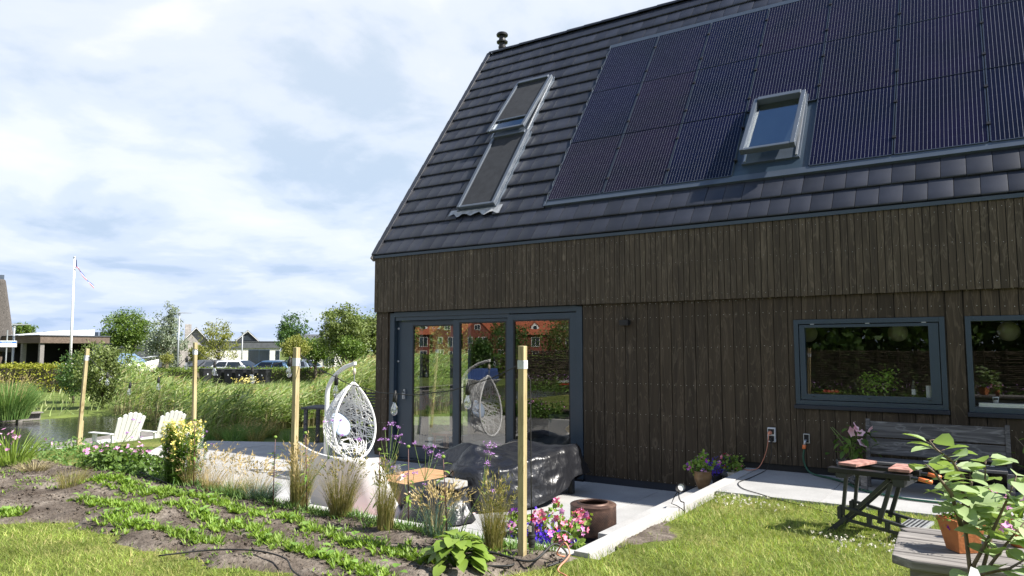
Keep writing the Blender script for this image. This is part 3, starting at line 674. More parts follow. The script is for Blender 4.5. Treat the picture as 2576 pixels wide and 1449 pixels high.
# windows
def window(x0, x1, z0, z1, sash, gl):
    Wn = empty('window', parent=H); g0, g1, h0, h1 = gl
    mb = MB(); t = .052; mb.box(x0, x0 + t, -.012, .14, z0, z1).box(x1 - t, x1, -.012, .14, z0, z1).box(x0 + t, x1 - t, -.012, .14, z0, z0 + t).box(x0 + t, x1 - t, -.012, .14, z1 - t, z1); mb.build('frame', FR, Wn, bevel=.003)
    if sash:
        a, b, c, d_ = x0 + t + .008, x1 - t - .008, z0 + t + .008, z1 - t - .01
        mb = MB(); mb.box(a, g0, -.006, .06, c, d_).box(g1, b, -.006, .06, c, d_).box(g0, g1, -.006, .06, c, h0).box(g0, g1, -.006, .06, h1, d_); mb.build('sash', FR, Wn, bevel=.003)
        for xx in (.12, .5, .86): box('hinge', M['alu'], Wn, x0 + (x1 - x0) * xx, x0 + (x1 - x0) * xx + .045, -.011, -.006, z1 - t - .007, z1 - t + .002)
        for xx in (.12, .5, .88): box('drain_slot', M['black'], Wn, x0 + (x1 - x0) * xx, x0 + (x1 - x0) * xx + .03, -.009, -.006, c + .035, c + .042)
    MB().add([(g0 - .01, .03, h0 - .01), (g1 + .01, .03, h0 - .01), (g1 + .01, .03, h1 + .01), (g0 - .01, .03, h1 + .01)], [(0, 1, 2, 3)]).build('pane', M['kglass'], Wn)
    MB().box(x0 - .015, x1 + .012, -.045, .02, z0 - .045, z0 - .002).build('sill_flashing', M['plinth'], Wn, bevel=.004)
    box('inner_sill', M['white'] if not sash else M['intwall'], Wn, x0 + .03, x1 - .03, .142, .32, h0 - .035, h0 - .012)
    return Wn
window(*KW, True, (6.935, 8.205, 1.30, 2.075)); W2 = window(*KW2, False, (8.60, 10.04, 1.222, 2.115))
box('white_track', M['white'], W2, 8.63, 10.0, .035, .14, 1.222, 1.262)
# roof
roof = MB().add([rp(-.02, -.02, -.02), rp(XR, -.02, -.02), rp(XR, SR, -.02), rp(-.02, SR, -.02), rp(-.02, .02, -.2), rp(XR, .02, -.2), rp(XR, SR - .1, -.2), rp(-.02, SR - .1, -.2)], [(0, 1, 2, 3), (7, 6, 5, 4), (0, 4, 5, 1), (1, 5, 6, 2), (2, 6, 7, 3), (3, 7, 4, 0)]).build('roof', M['roofdark'], H)
mb = MB(); yr = -.06 + SR * CA; zr = ZE + SR * SA
mb.add([(-.02, yr, zr - .01), (XR, yr, zr - .01), (XR, yr * 2 + .06, ZE - .01), (-.02, yr * 2 + .06, ZE - .01), (-.02, yr, zr - .22), (XR, yr, zr - .22), (XR, yr * 2 - .1, ZE - .01), (-.02, yr * 2 - .1, ZE - .01)], [(0, 1, 2, 3), (7, 6, 5, 4), (0, 4, 5, 1), (1, 5, 6, 2), (2, 6, 7, 3), (3, 7, 4, 0)]); mb.build('rear_roof', M['tile'], H)
TW, TL = .2425, .3335
def tile_vf(us=(-.5, -.485, .485, .5)):
    w = TW - .006; prof = [(0.0, .002), (0.0, .030), (.006, .037), (.016, .040), (.12, .033), (TL + .05, .006), (TL + .05, -.004)]; v = []; f = []
    for u in us:
        e = -.0012 if abs(u) > .49 else 0
        for k_, (s, h) in enumerate(prof): v.append((u * w, s, h + (e if 0 < k_ < 6 else 0)))
    n = len(prof)
    for i in range(len(us) - 1):
        for k in range(n - 1): f.append((i * n + k, (i + 1) * n + k, (i + 1) * n + k + 1, i * n + k + 1))
    f += [tuple(range(n)), tuple((len(us) - 1) * n + k for k in range(n))[::-1]]; return v, f
tm = MB().add(*tile_vf()).mesh('roof_tile'); tm.materials.append(M['tile'])
for p in tm.polygons: p.use_smooth = True
tm.set_sharp_from_angle(angle=R(40))
PX0, PW, PG, PS0, PH = 3.205, .912, .033, .80, 1.325
SK = [(1.46, 2.22, .84, 2.66), (1.38, 2.16, 2.66, 4.26)]
def clear_span(x0, x1, s):
    if .74 < s + TL * .55 and s + TL * .5 < 4.80: x1 = min(x1, 3.17)
    for a, b, c, d_ in SK:
        if c - .12 < s + TL * .3 < d_ - .08:
            if x0 >= a + .02 and x1 <= b - .02: return None
            if x0 < a + .02 < x1: x1 = a + .02
            elif x0 < b - .02 < x1: x0 = b - .02
    return (max(x0, .02), x1)
extra = MB(); n_t = 0; tv, tf = tile_vf((-.5, .5)); cand = []
for j in range(18):
    s = .012 + j * (SR - .06) / 18
    for i in range(-1, 54):
        x = (i + .5 + (.5 if j % 2 else 0)) * TW + .02; sp_ = clear_span(x - TW / 2, x + TW / 2, s)
        if sp_ is None or sp_[1] - sp_[0] < .03 or x > XR: continue
        cand.append(((sp_[0] + sp_[1]) / 2, s, (sp_[1] - sp_[0]) / TW))
for x, s, sc in cand:
    if x < 9.35 - s * .25 and n_t < 300:
        link('tile', tm, None, roof, rp(x, s, random.uniform(-.002, .002)), (RA + R(random.uniform(-.5, .5)), 0, R(random.uniform(-.3, .3))), (sc, 1, 1)); n_t += 1
    else: extra.add([rp(x + p[0] * sc, s + p[1], p[2]) for p in tv], tf)
stuff(extra.build('tile_field', M['tile'], roof))
rm = MB()
for k in range(7):
    a0, a1 = math.pi * k / 7, math.pi * (k + 1) / 7; P = lambda a, x, r: (x, .12 * math.cos(a) * r, .085 * math.sin(a) * r)
    rm.add([P(a0, 0, 1), P(a1, 0, 1), P(a1, .40, .92), P(a0, .40, .92)], [(0, 1, 2, 3)])
rm = rm.mesh('ridge_tile', True); rm.materials.append(M['tile'])
for i in range(33): link('ridge_tile', rm, None, roof, (.0 + i * .385, yr + .01, zr - .045 + random.uniform(-.003, .003)))
# barge board along the left rake
mb = MB(); mb.add([rp(-.055, -.06, -.06), rp(-.055, SR, -.06), rp(-.055, SR, .03), rp(-.055, -.06, .03), rp(-.012, -.06, -.06), rp(-.012, SR, -.06), rp(-.012, SR, .03), rp(-.012, -.06, .03)], [(0, 1, 2, 3), (7, 6, 5, 4), (0, 4, 5, 1), (1, 5, 6, 2), (2, 6, 7, 3), (3, 7, 4, 0)])
mb.build('barge_board', M['oldwood'], H)
vm = MB().box(-.06, .045, 0, TL * .99, -.02, .034).mesh('verge_tile', bevel=.006); vm.materials.append(M['tile'])
for j in range(18): link('verge_tile', vm, None, roof, rp(.0, .012 + j * (SR - .06) / 18, .012), (RA + R(1.2), 0, 0))
fl = MB().lathe([(.075, -.5), (.075, .28), (.085, .29), (.085, .33), (.075, .34), (.075, .40), (.12, .41), (.125, .44), (.08, .46), (.07, .52), (.07, .56), (.125, .57), (.13, .60), (.11, .63), (.0, .645)], 20).build('chimney_flue', M['black'], roof, smooth='auto', loc=(.10, yr + .28, zr - .1))
# flashing round the panel field
mb = MB(); mb.add([rp(3.15, .70, .045), rp(XR, .70, .045), rp(XR, .80, .05), rp(3.15, .80, .05)], [(0, 1, 2, 3)]); mb.add([rp(3.15, .70, .0), rp(XR, .70, .0), rp(XR, .70, .045), rp(3.15, .70, .045)], [(0, 1, 2, 3)]); mb.add([rp(3.15, 4.79, .04), rp(XR, 4.79, .04), rp(XR, 4.90, .05), rp(3.15, 4.90, .05)], [(0, 1, 2, 3)]); mb.build('panel_flashing', M['zinc'], H)
mb = MB(); pts = []
for k in range(73): s = .72 + k * 4.14 / 72; pts.append((3.172 + .012 * math.sin(s / TL * 2 * math.pi) + .006 * math.sin(s * 31), s))
for (x0, s0), (x1, s1) in zip(pts, pts[1:]): mb.add([rp(x0, s0, .052), rp(x0 + .014, s0, .058), rp(x1 + .014, s1, .058), rp(x1, s1, .052)], [(0, 1, 2, 3)])
mb.build('edge_flashing', M['lead'], H)
mb = MB(); mb.add([rp(3.15, .72, .012), rp(XR, .72, .012), rp(XR, 4.85, .012), rp(3.15, 4.85, .012)], [(0, 1, 2, 3)]); mb.build('panel_underlay', M['roofdark'], H)
# solar panels
pg = MB().box(-PW / 2, PW / 2, 0, PH - .012, .035, .058).mesh('solar_panel'); pg.materials.append(M['solar'])
e = .011; pf = MB().box(-PW / 2 - e, -PW / 2, -.0, PH - .012, .015, .062).box(PW / 2, PW / 2 + e, 0, PH - .012, .015, .062).box(-PW / 2, PW / 2, -.012, 0, .015, .062).box(-PW / 2, PW / 2, PH - .012, PH - .002, .015, .062).mesh('frame'); pf.materials.append(M['pframe'])
cm = MB().box(-.02, .02, -.02, .02, .02, .075).mesh('clamp'); cm.materials.append(M['black'])
for i in range(10):
    for j in range(3):
        xc = PX0 + PW / 2 + i * (PW + PG)
        if i == 3 and j == 0: continue
        p = link('solar_panel', pg, None, H, rp(xc, PS0 + .008 + j * PH, .0), (RA, 0, 0)); link('frame', pf, None, p)
        for dy in (.3, .98): link('clamp', cm, None, p, (PW / 2 + PG / 2 + .001, dy, 0))
# roof windows
def skyl(x0, x1, s0, s1, blind, vent, hgt=.10):
    S = empty('roof_window', rp((x0 + x1) / 2, s0, .03), parent=H); S.rotation_euler = (RA, 0, 0); w = (x1 - x0) / 2; L_ = s1 - s0; f = .058
    mb = MB(); mb.box(-w - .02, w + .02, -.02, L_ + .02, -.02, .035); mb.build('flashing_collar', M['zinc'], S)
    tz = hgt
    def lift(y): return vent * (1 - y / L_)
    def b2(mb, xa, xb, ya, yb, za, zb): mb.add([(xa, ya, za + lift(ya)), (xb, ya, za + lift(ya)), (xb, yb, za + lift(yb)), (xa, yb, za + lift(yb)), (xa, ya, zb + lift(ya)), (xb, ya, zb + lift(ya)), (xb, yb, zb + lift(yb)), (xa, yb, zb + lift(yb))], [(0, 3, 2, 1), (4, 5, 6, 7), (0, 1, 5, 4), (1, 2, 6, 5), (2, 3, 7, 6), (3, 0, 4, 7)])
    mb = MB(); b2(mb, -w, -w + f, 0, L_, .04, tz); b2(mb, w - f, w, 0, L_, .04, tz); b2(mb, -w + f, w - f, 0, f * .8, .04, tz - .006); b2(mb, -w + f, w - f, L_ - f * 1.3, L_, .04, tz + .02)
    mb.build('sash_frame', M['sash'], S, bevel=.008)
    [MB().box(a_, a_ + .024, .01, L_ - .01, .036, .05).build('side_rail', M['alu'], S) for a_ in (-w + .006, w - .03)]
    mb = MB(); b2(mb, -w + f, w - f, f * .8, L_ - f, .05, .056); mb.build('pane', M['sglass'], S)
    if blind:
        y0 = f * .8 if blind == 1 else L_ * .22; mb = MB(); b2(mb, -w + f, w - f, y0, L_ - f, .064, .070); mb.build('awning_blind', M['blind'], S)
        mb = MB(); b2(mb, -w + f, w - f, y0 - .03, y0, .062, .084); mb.build('blind_bar', M['zinc'], S)
    mb = MB(); mb.box(-w + .03, w - .03, .03, L_ - .03, -.03, -.021); mb.build('shaft', M['dark'], S); return S
sk = skyl(*SK[0], 1, 0.0); skyl(1.37, 2.15, 2.68, 4.26, 2, .10)
S3 = skyl(6.14, 6.83, 1.02, 2.26, 0, .13, .13)
mb = MB(); v = []; n = 22
for i in range(n + 1):
    x_ = 1.30 + 1.05 * i / n; v += [rp(x_, .86, .05), rp(x_, .72 + .035 * math.sin(i * 1.1) - .05 * i / n + .03 * random.random(), .046 + .012 * random.random())]
mb.add(v, [(2 * i, 2 * i + 1, 2 * i + 3, 2 * i + 2) for i in range(n)]); mb.build('lead_apron', M['lead'], H)
mb = MB(); mb.add([rp(6.0, .80, .03), rp(6.98, .80, .03), rp(6.98, 2.28, .03), rp(6.0, 2.28, .03)], [(0, 1, 2, 3)]); mb.build('window_flashing', M['frame'], H)
# wall fittings
o = tag(box('wall_lamp', M['black'], None, 4.585, 4.715, -.09, -.004, 2.145, 2.215, bevel=.004), 'small black box lamp on the dark boards right of the sliding door', 'wall lamp')
s = thing('socket_box', 'white double socket on the dark boards with two cables plugged in', 'socket', (6.53, 0, .80))
MB().box(-.045, .045, -.05, -.003, -.08, .09).build('housing', M['sock'], s, bevel=.006)
for z in (.045, -.035): MB().box(-.034, .034, -.058, -.051, z - .03, z + .03).build('flap', M['black'], s, bevel=.003)
MB().lathe([(.024, 0), (.024, .03), (.014, .06)], 12).build('plug', M['black'], s, loc=(.01, -.059, -.05), rot=(R(90), 0, 0))
MB().lathe([(.024, 0), (.024, .03), (.014, .06)], 12).build('plug', M['cordo'], s, loc=(-.01, -.059, .03), rot=(R(90), 0, 0))
s = thing('garden_tap', 'recessed steel garden tap box with orange hose coupling on the wall', 'tap', (6.92, 0, .77))
MB().box(-.035, .035, -.022, -.003, -.04, .07).build('box_frame', M['alu'], s, bevel=.005); box('recess', M['dark'], s, -.026, .026, -.0245, -.0225, -.03, .06)
MB().tube([(-.005, -.03, .0), (-.012, -.05, -.02), (-.018, -.06, -.06)], .014, 10).build('spout', M['alu'], s, True); MB().tube([(-.018, -.06, -.055), (-.022, -.063, -.10)], .02, 10).build('coupling', M['orange'], s, True)
# ---------------------------------------------------------------- furniture and things on the terrace
# timber posts with tape, string lights
PT = [(-2.80, -3.44, .22, -2.60, -3.46, 1.83), (-1.13, -2.60, .33, -1.05, -2.69, 1.92), (3.27, -4.42, .33, 3.31, -4.46, 1.84), (5.985, -4.70, .30, 6.03, -4.76, 1.845)]
PL = ['leaning timber post nearest the water with grey tape at its top', 'timber post behind the yellow snapdragons with tape at its top', 'timber post standing in front of the white hanging egg chair', 'tall timber post in front beside the blue and pink flowers']
for (x0, y0, z0, x1, y1, z1), lb in zip(PT, PL):
    t = thing('timber_post', lb, 'post', (x0, y0, z0), 0, 'timber posts carrying the string lights'); d = Vector((x1 - x0, y1 - y0, z1 - z0)); w = .047
    mb = MB(); mb.bar((0, 0, -.15), d, w, w, (0, 1, 0)); o = mb.build('shaft', M['post'], t, bevel=.003)
    a = d * (1 - .10 / d.length); b = d * (1 - .175 / d.length) if x0 < 5 else d * (1 - .16 / d.length); MB().bar(b, a, w + .006, w + .006, (0, 1, 0)).build('tape', M['tape'], t, bevel=.002)
SL = thing('string_lights', 'black cable of clear bulbs strung between the timber posts', 'string lights')
cable = MB(); A = [Vector(p) for p in ((-2.62, -3.46, 1.74), (-1.05, -2.69, 1.83), (3.31, -4.42, 1.77), (6.0, -4.72, 1.72))]
cap = MB().lathe([(.004, .04), (.008, .03), (.012, .015), (.018, 0), (.020, -.02), (.020, -.055), (.0, -.057)], 12).mesh('lamp_holder', True); cap.materials.append(M['rubber'])
blb = MB().lathe([(.013, -.055), (.014, -.07), (.027, -.10), (.0305, -.125), (.024, -.15), (.012, -.162), (0, -.165)], 14).mesh('bulb', True); blb.materials.append(M['bulb'])
fil = MB().tube([(0, 0, -.06), (.004, 0, -.09), (-.004, 0, -.115), (.003, 0, -.135)], .0025, 5).mesh('filament'); fil.materials.append(M['alu'])
for i, (sag, ts) in enumerate(((.47, (.204, .425, .678, .93)), (.20, (.274, .655, .937)), (.29, (.209, .502, .806)))):
    f_ = lambda t: A[i].lerp(A[i + 1], t) - Vector((0, 0, 4 * sag * t * (1 - t))) + Vector((0, .004, .004)) * math.sin(t * 40)
    cable.tube([f_(k / 28) for k in range(29)], .0042, 6)
    for t in ts:
        b = link('bulb', blb, None, SL, f_(t) - Vector((0, 0, .012)), (random.uniform(-.1, .1), random.uniform(-.1, .1), 0)); link('lamp_holder', cap, None, b); link('filament', fil, None, b)
cable.tube([A[3], (6.03, -4.66, 1.6), (6.035, -4.66, 1.0), (6.035, -4.655, .62)], .004, 6)
cable.build('cable', M['rubber'], SL, True)
s = thing('cable_coupling', 'black ribbed cable coupling hanging at the foot of the front post', 'plug', (6.035, -4.655, .50))
MB().lathe([(.006, .12), (.02, .11), (.022, .04), (.03, .035), (.03, .02), (.024, .018), (.024, -.0), (.028, -.002), (.028, -.02), (.022, -.022), (.022, -.05), (.0, -.052)], 14).build('body', M['rubber'], s, smooth='auto')
MB().box(-.012, .012, -.026, -.0235, .06, .10).build('label_tag', M['white'], s)
# hanging egg chair
E0 = at(876, 1150, 10.3); T = thing('hanging_chair', 'white woven egg chair hanging from a curved white stand by the house corner', 'chair', (E0[0], E0[1], 0.0), R(-4))
zb, hh = .27, 1.08
def wz(z): t = min(max(z / hh, 0), 1); return .375 * (math.sqrt(max(0, 1 - ((t - .40) / .40) ** 2)) if t < .40 else max(0, math.cos(math.pi / 2 * (t - .40) / .60)) ** .80)
def ep(ph, z): return (.13 + .10 * (z / hh - .5) * -1 - 1.42 * wz(z) * math.cos(ph) * (.92 if z < .2 else 1), wz(z) * math.sin(ph), zb + z)
bk = MB(); g2 = random.Random(4)
for k in range(112):
    mode = k % 3
    if mode == 0: a = (g2.choice((-1, 1)) * math.pi / 2, g2.uniform(.05, 1.0)); b = (g2.uniform(-1.4, 1.4), g2.choice((.06, .12, .98, 1.04)))
    elif mode == 1: a = (-math.pi / 2, g2.uniform(.03, 1.05)); b = (math.pi / 2, g2.uniform(.03, 1.05))
    else: a = (g2.uniform(-1.5, 1.5), g2.uniform(.02, .1)); b = (g2.uniform(-1.5, 1.5), g2.uniform(.98, 1.065))
    if mode == 1 and abs(a[1] - b[1]) < .08: b = (b[0], min(1.05, b[1] + .2))
    n = 11; bk.tube([ep(a[0] + (b[0] - a[0]) * i / n, min(max(a[1] + (b[1] - a[1]) * i / n, .012), hh - .012)) for i in range(n + 1)], .0046, 4)
bk.build('woven_basket', M['rattan'], T)
rim = [ep(-math.pi / 2, .006 + (hh - .012) * i / 26) for i in range(27)] + [ep(math.pi / 2, .006 + (hh - .012) * i / 26) for i in range(26, -1, -1)]
MB().tube(rim, .017, 8, True).build('rim', M['rattan'], T, True)
tx = .10; MB().tube([(tx - .0, 0, zb + hh), (tx, 0, zb + hh + .11)], .008, 6).tube([(tx, 0, zb + hh + .19), (tx, 0, 1.60)], .006, 6).build('chain', M['alu'], T)
MB().lathe([(.012, -.04), (.022, -.035), (.022, .045), (.012, .05)], 12, (tx, 0, zb + hh + .15)).build('spring', M['creampot'], T, True)
sx = -.50; arc = [(sx, 0, .03), (sx, 0, .6), (sx, 0, 1.15)] + [(sx + .42 * (1 - math.cos(a)) + (.2 * math.sin(a) ** 2), 0, 1.15 + .46 * math.sin(a)) for a in [math.pi / 2 * k / 10 for k in range(1, 11)]]
arc[-1] = (tx + .01, 0, 1.61); MB().tube(arc, [.034] * 3 + [.034 - .0008 * k for k in range(10)], 12).build('stand', M['rattan'], T, True)
MB().lathe([(.0, 1.0), (.03, 1.0), (.03, 1.045), (.0, 1.045)], 12).build('stand_end', M['rattan'], T, loc=(tx + .0, 0, .60))
MB().tube([(.42 * math.cos(a) - .05, .5 * math.sin(a), .025) for a in [2 * math.pi * k / 32 for k in range(32)]], .022, 8, True).bar((sx, 0, .02), (.36, 0, .02), .05, .035).build('floor_ring', M['rattan'], T, True)
cu = MB().lathe([(0, -.08), (.14, -.075), (.21, -.03), (.22, 0), (.20, .04), (.12, .085), (0, .09)], 18).build('cushion', M['cushion'], T, True, loc=(-.16, -.02, .74), rot=(0, R(62), R(8)))
cu.scale = (.85, .85, .5)
# white moulded lounge seat seen from behind
T = thing('lounge_seat', 'white moulded plastic lounge seat with pointed wings, back to the garden', 'seat', (1.98, -3.30, 0))
nu, nv = 26, 12; A0 = Vector((0, 0, 0)); vv = []; ff = []
def lou(u, v, off):
    lean = .16 * (1 - v); x_ = lean + u * (1.12 - .02 * v) - (.06 * (1 - v) * u); zt = .74 - .12 * u - .06 * math.sin(math.pi * u) * .6
    y_ = -.17 * math.sin(math.pi * (u * .9 + .02)) * (.55 + .45 * v) + .12 * u + .10 * (1 - v)
    if u > .86: q_ = (u - .86) / .14; x_ += .16 * q_ * (1 - v) ** 1.6; y_ += .10 * q_
    return (x_, y_ + off, .01 + zt * v)
for off in (0, .035):
    for i in range(nu + 1):
        for j in range(nv + 1): vv.append(lou(i / nu, j / nv, off))
n1 = (nu + 1) * (nv + 1)
for k in (0, 1):
    for i in range(nu):
        for j in range(nv): q_ = [k * n1 + a_ * (nv + 1) + b_ for a_, b_ in ((i, j), (i + 1, j), (i + 1, j + 1), (i, j + 1))]; ff.append(tuple(q_))
for i in range(nu): ff.append((i * (nv + 1) + nv, (i + 1) * (nv + 1) + nv, n1 + (i + 1) * (nv + 1) + nv, n1 + i * (nv + 1) + nv))
for j in range(nv):
    ff.append((j, j + 1, n1 + j + 1, n1 + j)); ff.append((nu * (nv + 1) + j, nu * (nv + 1) + j + 1, n1 + nu * (nv + 1) + j + 1, n1 + nu * (nv + 1) + j))
MB().add(vv, ff).build('back_shell', M['lounge'], T, True)
MB().box(.22, 1.06, .22, .72, .02, .30).build('seat', M['lounge'], T, bevel=.04)
MB().prism([(.95, .0), (1.10, .0), (1.16, .22), (1.20, .43), (1.08, .30)], .45, .52, 'y').build('front_wing', M['lounge'], T, bevel=.012)
# coffee table, rug, jar
T = thing('coffee_table', 'low coffee table with teak slat top and dark metal frame', 'table', (3.08, -2.48, 0), R(-6)); w, l = .33, .47
for i in range(11):
    y0 = -l + .012 + i * (2 * l - .024) / 11; MB().box(-w + .012, w - .012, y0 + .003, y0 + (2 * l - .024) / 11 - .003, .333, .352).build('slat', M['teak'], T)
MB().box(-w, -w + .012, -l, l, .27, .348).box(w - .012, w, -l, l, .27, .348).box(-w + .012, w - .012, -l, -l + .012, .27, .348).box(-w + .012, w - .012, l - .012, l, .27, .348).box(-w + .012, w - .012, -l + .012, l - .012, .30, .33).build('apron', M['dkmetal'], T)
for sx in (-1, 1):
    for sy in (-1, 1): MB().box(sx * (w - .03) - .03, sx * (w - .03) + .03, sy * (l - .03) - .03, sy * (l - .03) + .03, .012, .268).build('leg', M['dkmetal'], T)
T = thing('glass_jar', 'clear glass jar on the teak coffee table', 'jar', (2.86, -2.55, .354))
MB().lathe([(.0, .0), (.04, .0), (.042, .01), (.042, .085), (.034, .10), (.034, .115), (.03, .115), (.03, .1), (.037, .08), (.037, .012), (0, .01)], 16).build('body', M['jar'], T, True)
rugo = MB().prism([(2.55, -3.75), (4.0, -3.6), (3.85, -1.75), (2.5, -1.9)], .004, .013, 'z').build('rug', M['rug']); tag(rugo, 'red and white patterned rug under the coffee table', 'rug')
# tarpaulin covers
def cover(foot, zf, seed, bottom, nth=150, nr=64, amp=.11, wr=.055):
    """cloth over furniture: foot = plan outline (closed), zf(x, y) = height of what is under it, bottom(x, y) = hem height"""
    g3 = np.random.default_rng(seed); n = len(foot); P = np.array(foot); seg = np.linalg.norm(np.roll(P, -1, 0) - P, axis=1); cum = np.concatenate([[0], np.cumsum(seg)])
    c = P.mean(0); V = []; ph = g3.uniform(0, 6.28, 8); top = .56
    def rid(p, s): return 1 - abs(mnoise.noise(Vector(p) * s)) * 2.2
    for i in range(nth):
        s_ = cum[-1] * i / nth; k = np.searchsorted(cum, s_, 'right') - 1; e_ = P[k] + (P[(k + 1) % n] - P[k]) * (s_ - cum[k]) / seg[k]; o_ = (e_ - c) / np.linalg.norm(e_ - c)
        fold = .5 * abs(math.sin(s_ * 3.6 + ph[0])) + .4 * abs(math.sin(s_ * 6.1 + ph[1] + 1.2 * math.sin(s_ * 1.3))) + .3 * max(0, mnoise.noise(Vector((s_ * 2.2, seed, 0)))) * 2
        for j in range(nr + 1):
            r = j / nr
            if r < top:
                q_ = r / top; xy = c + (e_ - c) * q_ * .96; z = zf(*xy) - .06 * q_ ** 7
            else:
                q_ = (r - top) / (1 - top); b_ = c + (e_ - c) * .96; zt = zf(*b_) - .06; zb_ = bottom(*e_); xy = b_ + o_ * (.025 * math.sqrt(q_) + amp * (fold - .55) * q_ + .07 * q_); z = zt + (zb_ - zt) * q_
            d_ = (rid((xy[0] + seed, xy[1], z * .55), 3.2) * .6 + rid((xy[0] * .8, xy[1] + seed, z * .9), 7.5) * .32) * wr
            V.append((xy[0] + o_[0] * d_ * .8, xy[1] + o_[1] * d_ * .8, z + d_ * (.8 if r < top else .2)))
    F = [((i * (nr + 1) + j), ((i + 1) % nth) * (nr + 1) + j, ((i + 1) % nth) * (nr + 1) + j + 1, i * (nr + 1) + j + 1) for i in range(nth) for j in range(nr)]
    return MB().add(V, F)
def zbig(x_, y_):
    x_ = np.float64(x_); y_ = np.float64(y_); back = .30 * math.exp(-((x_ - 3.0) / .5) ** 2 - ((y_ + .92) / .26) ** 2)
    right = .36 * sstep(3.25, 3.7, x_) * (1 - .30 * sstep(-1.3, -2.3, y_)) ; peak = .17 * math.exp(-((x_ - 3.74) / .16) ** 2 - ((y_ + 1.95) / .22) ** 2); ridge_ = .07 * math.exp(-((x_ - 4.38) / .12) ** 2)
    sag = -.07 * math.exp(-((x_ - 4.0) / .22) ** 2 - ((y_ + 1.35) / .3) ** 2); return float(.26 + back + right + peak + ridge_ + sag)
T = thing('covered_sofa', 'corner sofa under a large crumpled black tarpaulin before the sliding door', 'sofa cover', (-.55, 0, 0)); T.scale = (1.1, 1, .93)
foot = [(2.42, -.72), (3.2, -.66), (4.1, -.62), (4.42, -.72), (4.50, -1.15), (4.46, -1.65), (4.28, -2.05), (4.02, -2.32), (3.72, -2.36), (3.50, -2.16), (3.42, -1.72), (3.1, -1.62), (2.72, -1.56), (2.46, -1.36), (2.36, -1.0)]
o = cover(foot, zbig, 3, lambda x_, y_: .02 + .26 * float(sstep(4.05, 4.45, np.float64(x_))) * float(sstep(-2.0, -1.0, np.float64(y_)))).build('tarpaulin', M['tarp'], T, True)
for px_, py_ in ((4.36, -.84), (4.28, -1.75), (2.6, -.85), (3.6, -2.1)): box('sofa_leg', M['dkmetal'], T, px_ - .03, px_ + .03, py_ - .03, py_ + .03, .001, .45)
MB().tube([(3.66, -2.36, .40), (3.72, -2.15, .58), (3.80, -1.85, .67), (3.95, -1.5, .735), (4.0, -1.3, .74)], .006, 6).build('drawstring', M['rubber'], T, True)
T = thing('covered_stool', 'low stool under a black plastic cover in front of the covered sofa', 'stool cover', (3.70, -2.82, 0))
cover([(.36 * math.cos(a), .27 * math.sin(a)) for a in [2 * math.pi * k / 14 for k in range(14)]], lambda x_, y_: .33 - .05 * (x_ ** 2 + y_ ** 2) / .1, 9, lambda x_, y_: .015, 90, 40, .09, .035).build('cover', M['tarp'], T, True)
tag(MB().box(-.17, .17, -.09, .09, -.03, .035).build('stone_slab', M['slab'], None, bevel=.012, loc=(3.86, -2.80, .385), rot=(R(3), R(-2), R(-12))), 'rough grey stone slab weighing down the black stool cover', 'stone')
# rusty washing-drum fire pit
T = thing('fire_drum', 'rusty perforated steel drum fire pit beside the concrete step', 'fire pit', (5.47, -2.62, 0)); r0 = .222; T.scale = (1, 1, .80)
MB().lathe([(r0 * .62, .425), (r0 * .64, .435), (r0 * .66, .432), (r0 * .70, .418), (r0 * .97, .414), (r0 * 1.01, .408), (r0 * 1.01, .395), (r0, .39), (r0, .36), (r0 * 1.004, .10), (r0 * .99, .09), (r0 * .97, .07), (r0 * .9, .062), (r0 * .9, .075), (r0 * .93, .11), (r0 * .93, .38), (r0 * .64, .40), (r0 * .62, .41), (r0 * .62, .425)], 48, caps=False).build('drum', M['rust'], T, smooth='auto')
hm = MB()
for i in range(15):
    for k in range(70):
        a = 2 * math.pi * (k + (i % 2) * .5) / 70; z = .115 + i * .0165; r_ = r0 * 1.006
        hm.add([(r_ * math.cos(a + da), r_ * math.sin(a + da), z + dz) for da, dz in ((-.02, 0), (0, -.0045), (.02, 0), (0, .0045))], [(0, 1, 2, 3)])
stuff(hm.build('perforations', M['dark'], T))
for k in range(3): a = 2.1 * k + .4; MB().bar((.15 * math.cos(a), .15 * math.sin(a), .0), (.16 * math.cos(a), .16 * math.sin(a), .07), .03).build('foot', M['rust'], T)
tag(box('fire_plate', M['dkmetal'], None, 5.17, 5.77, -2.96, -2.3, .0025, .006), 'dark steel plate lying under the rusty fire drum', 'plate')
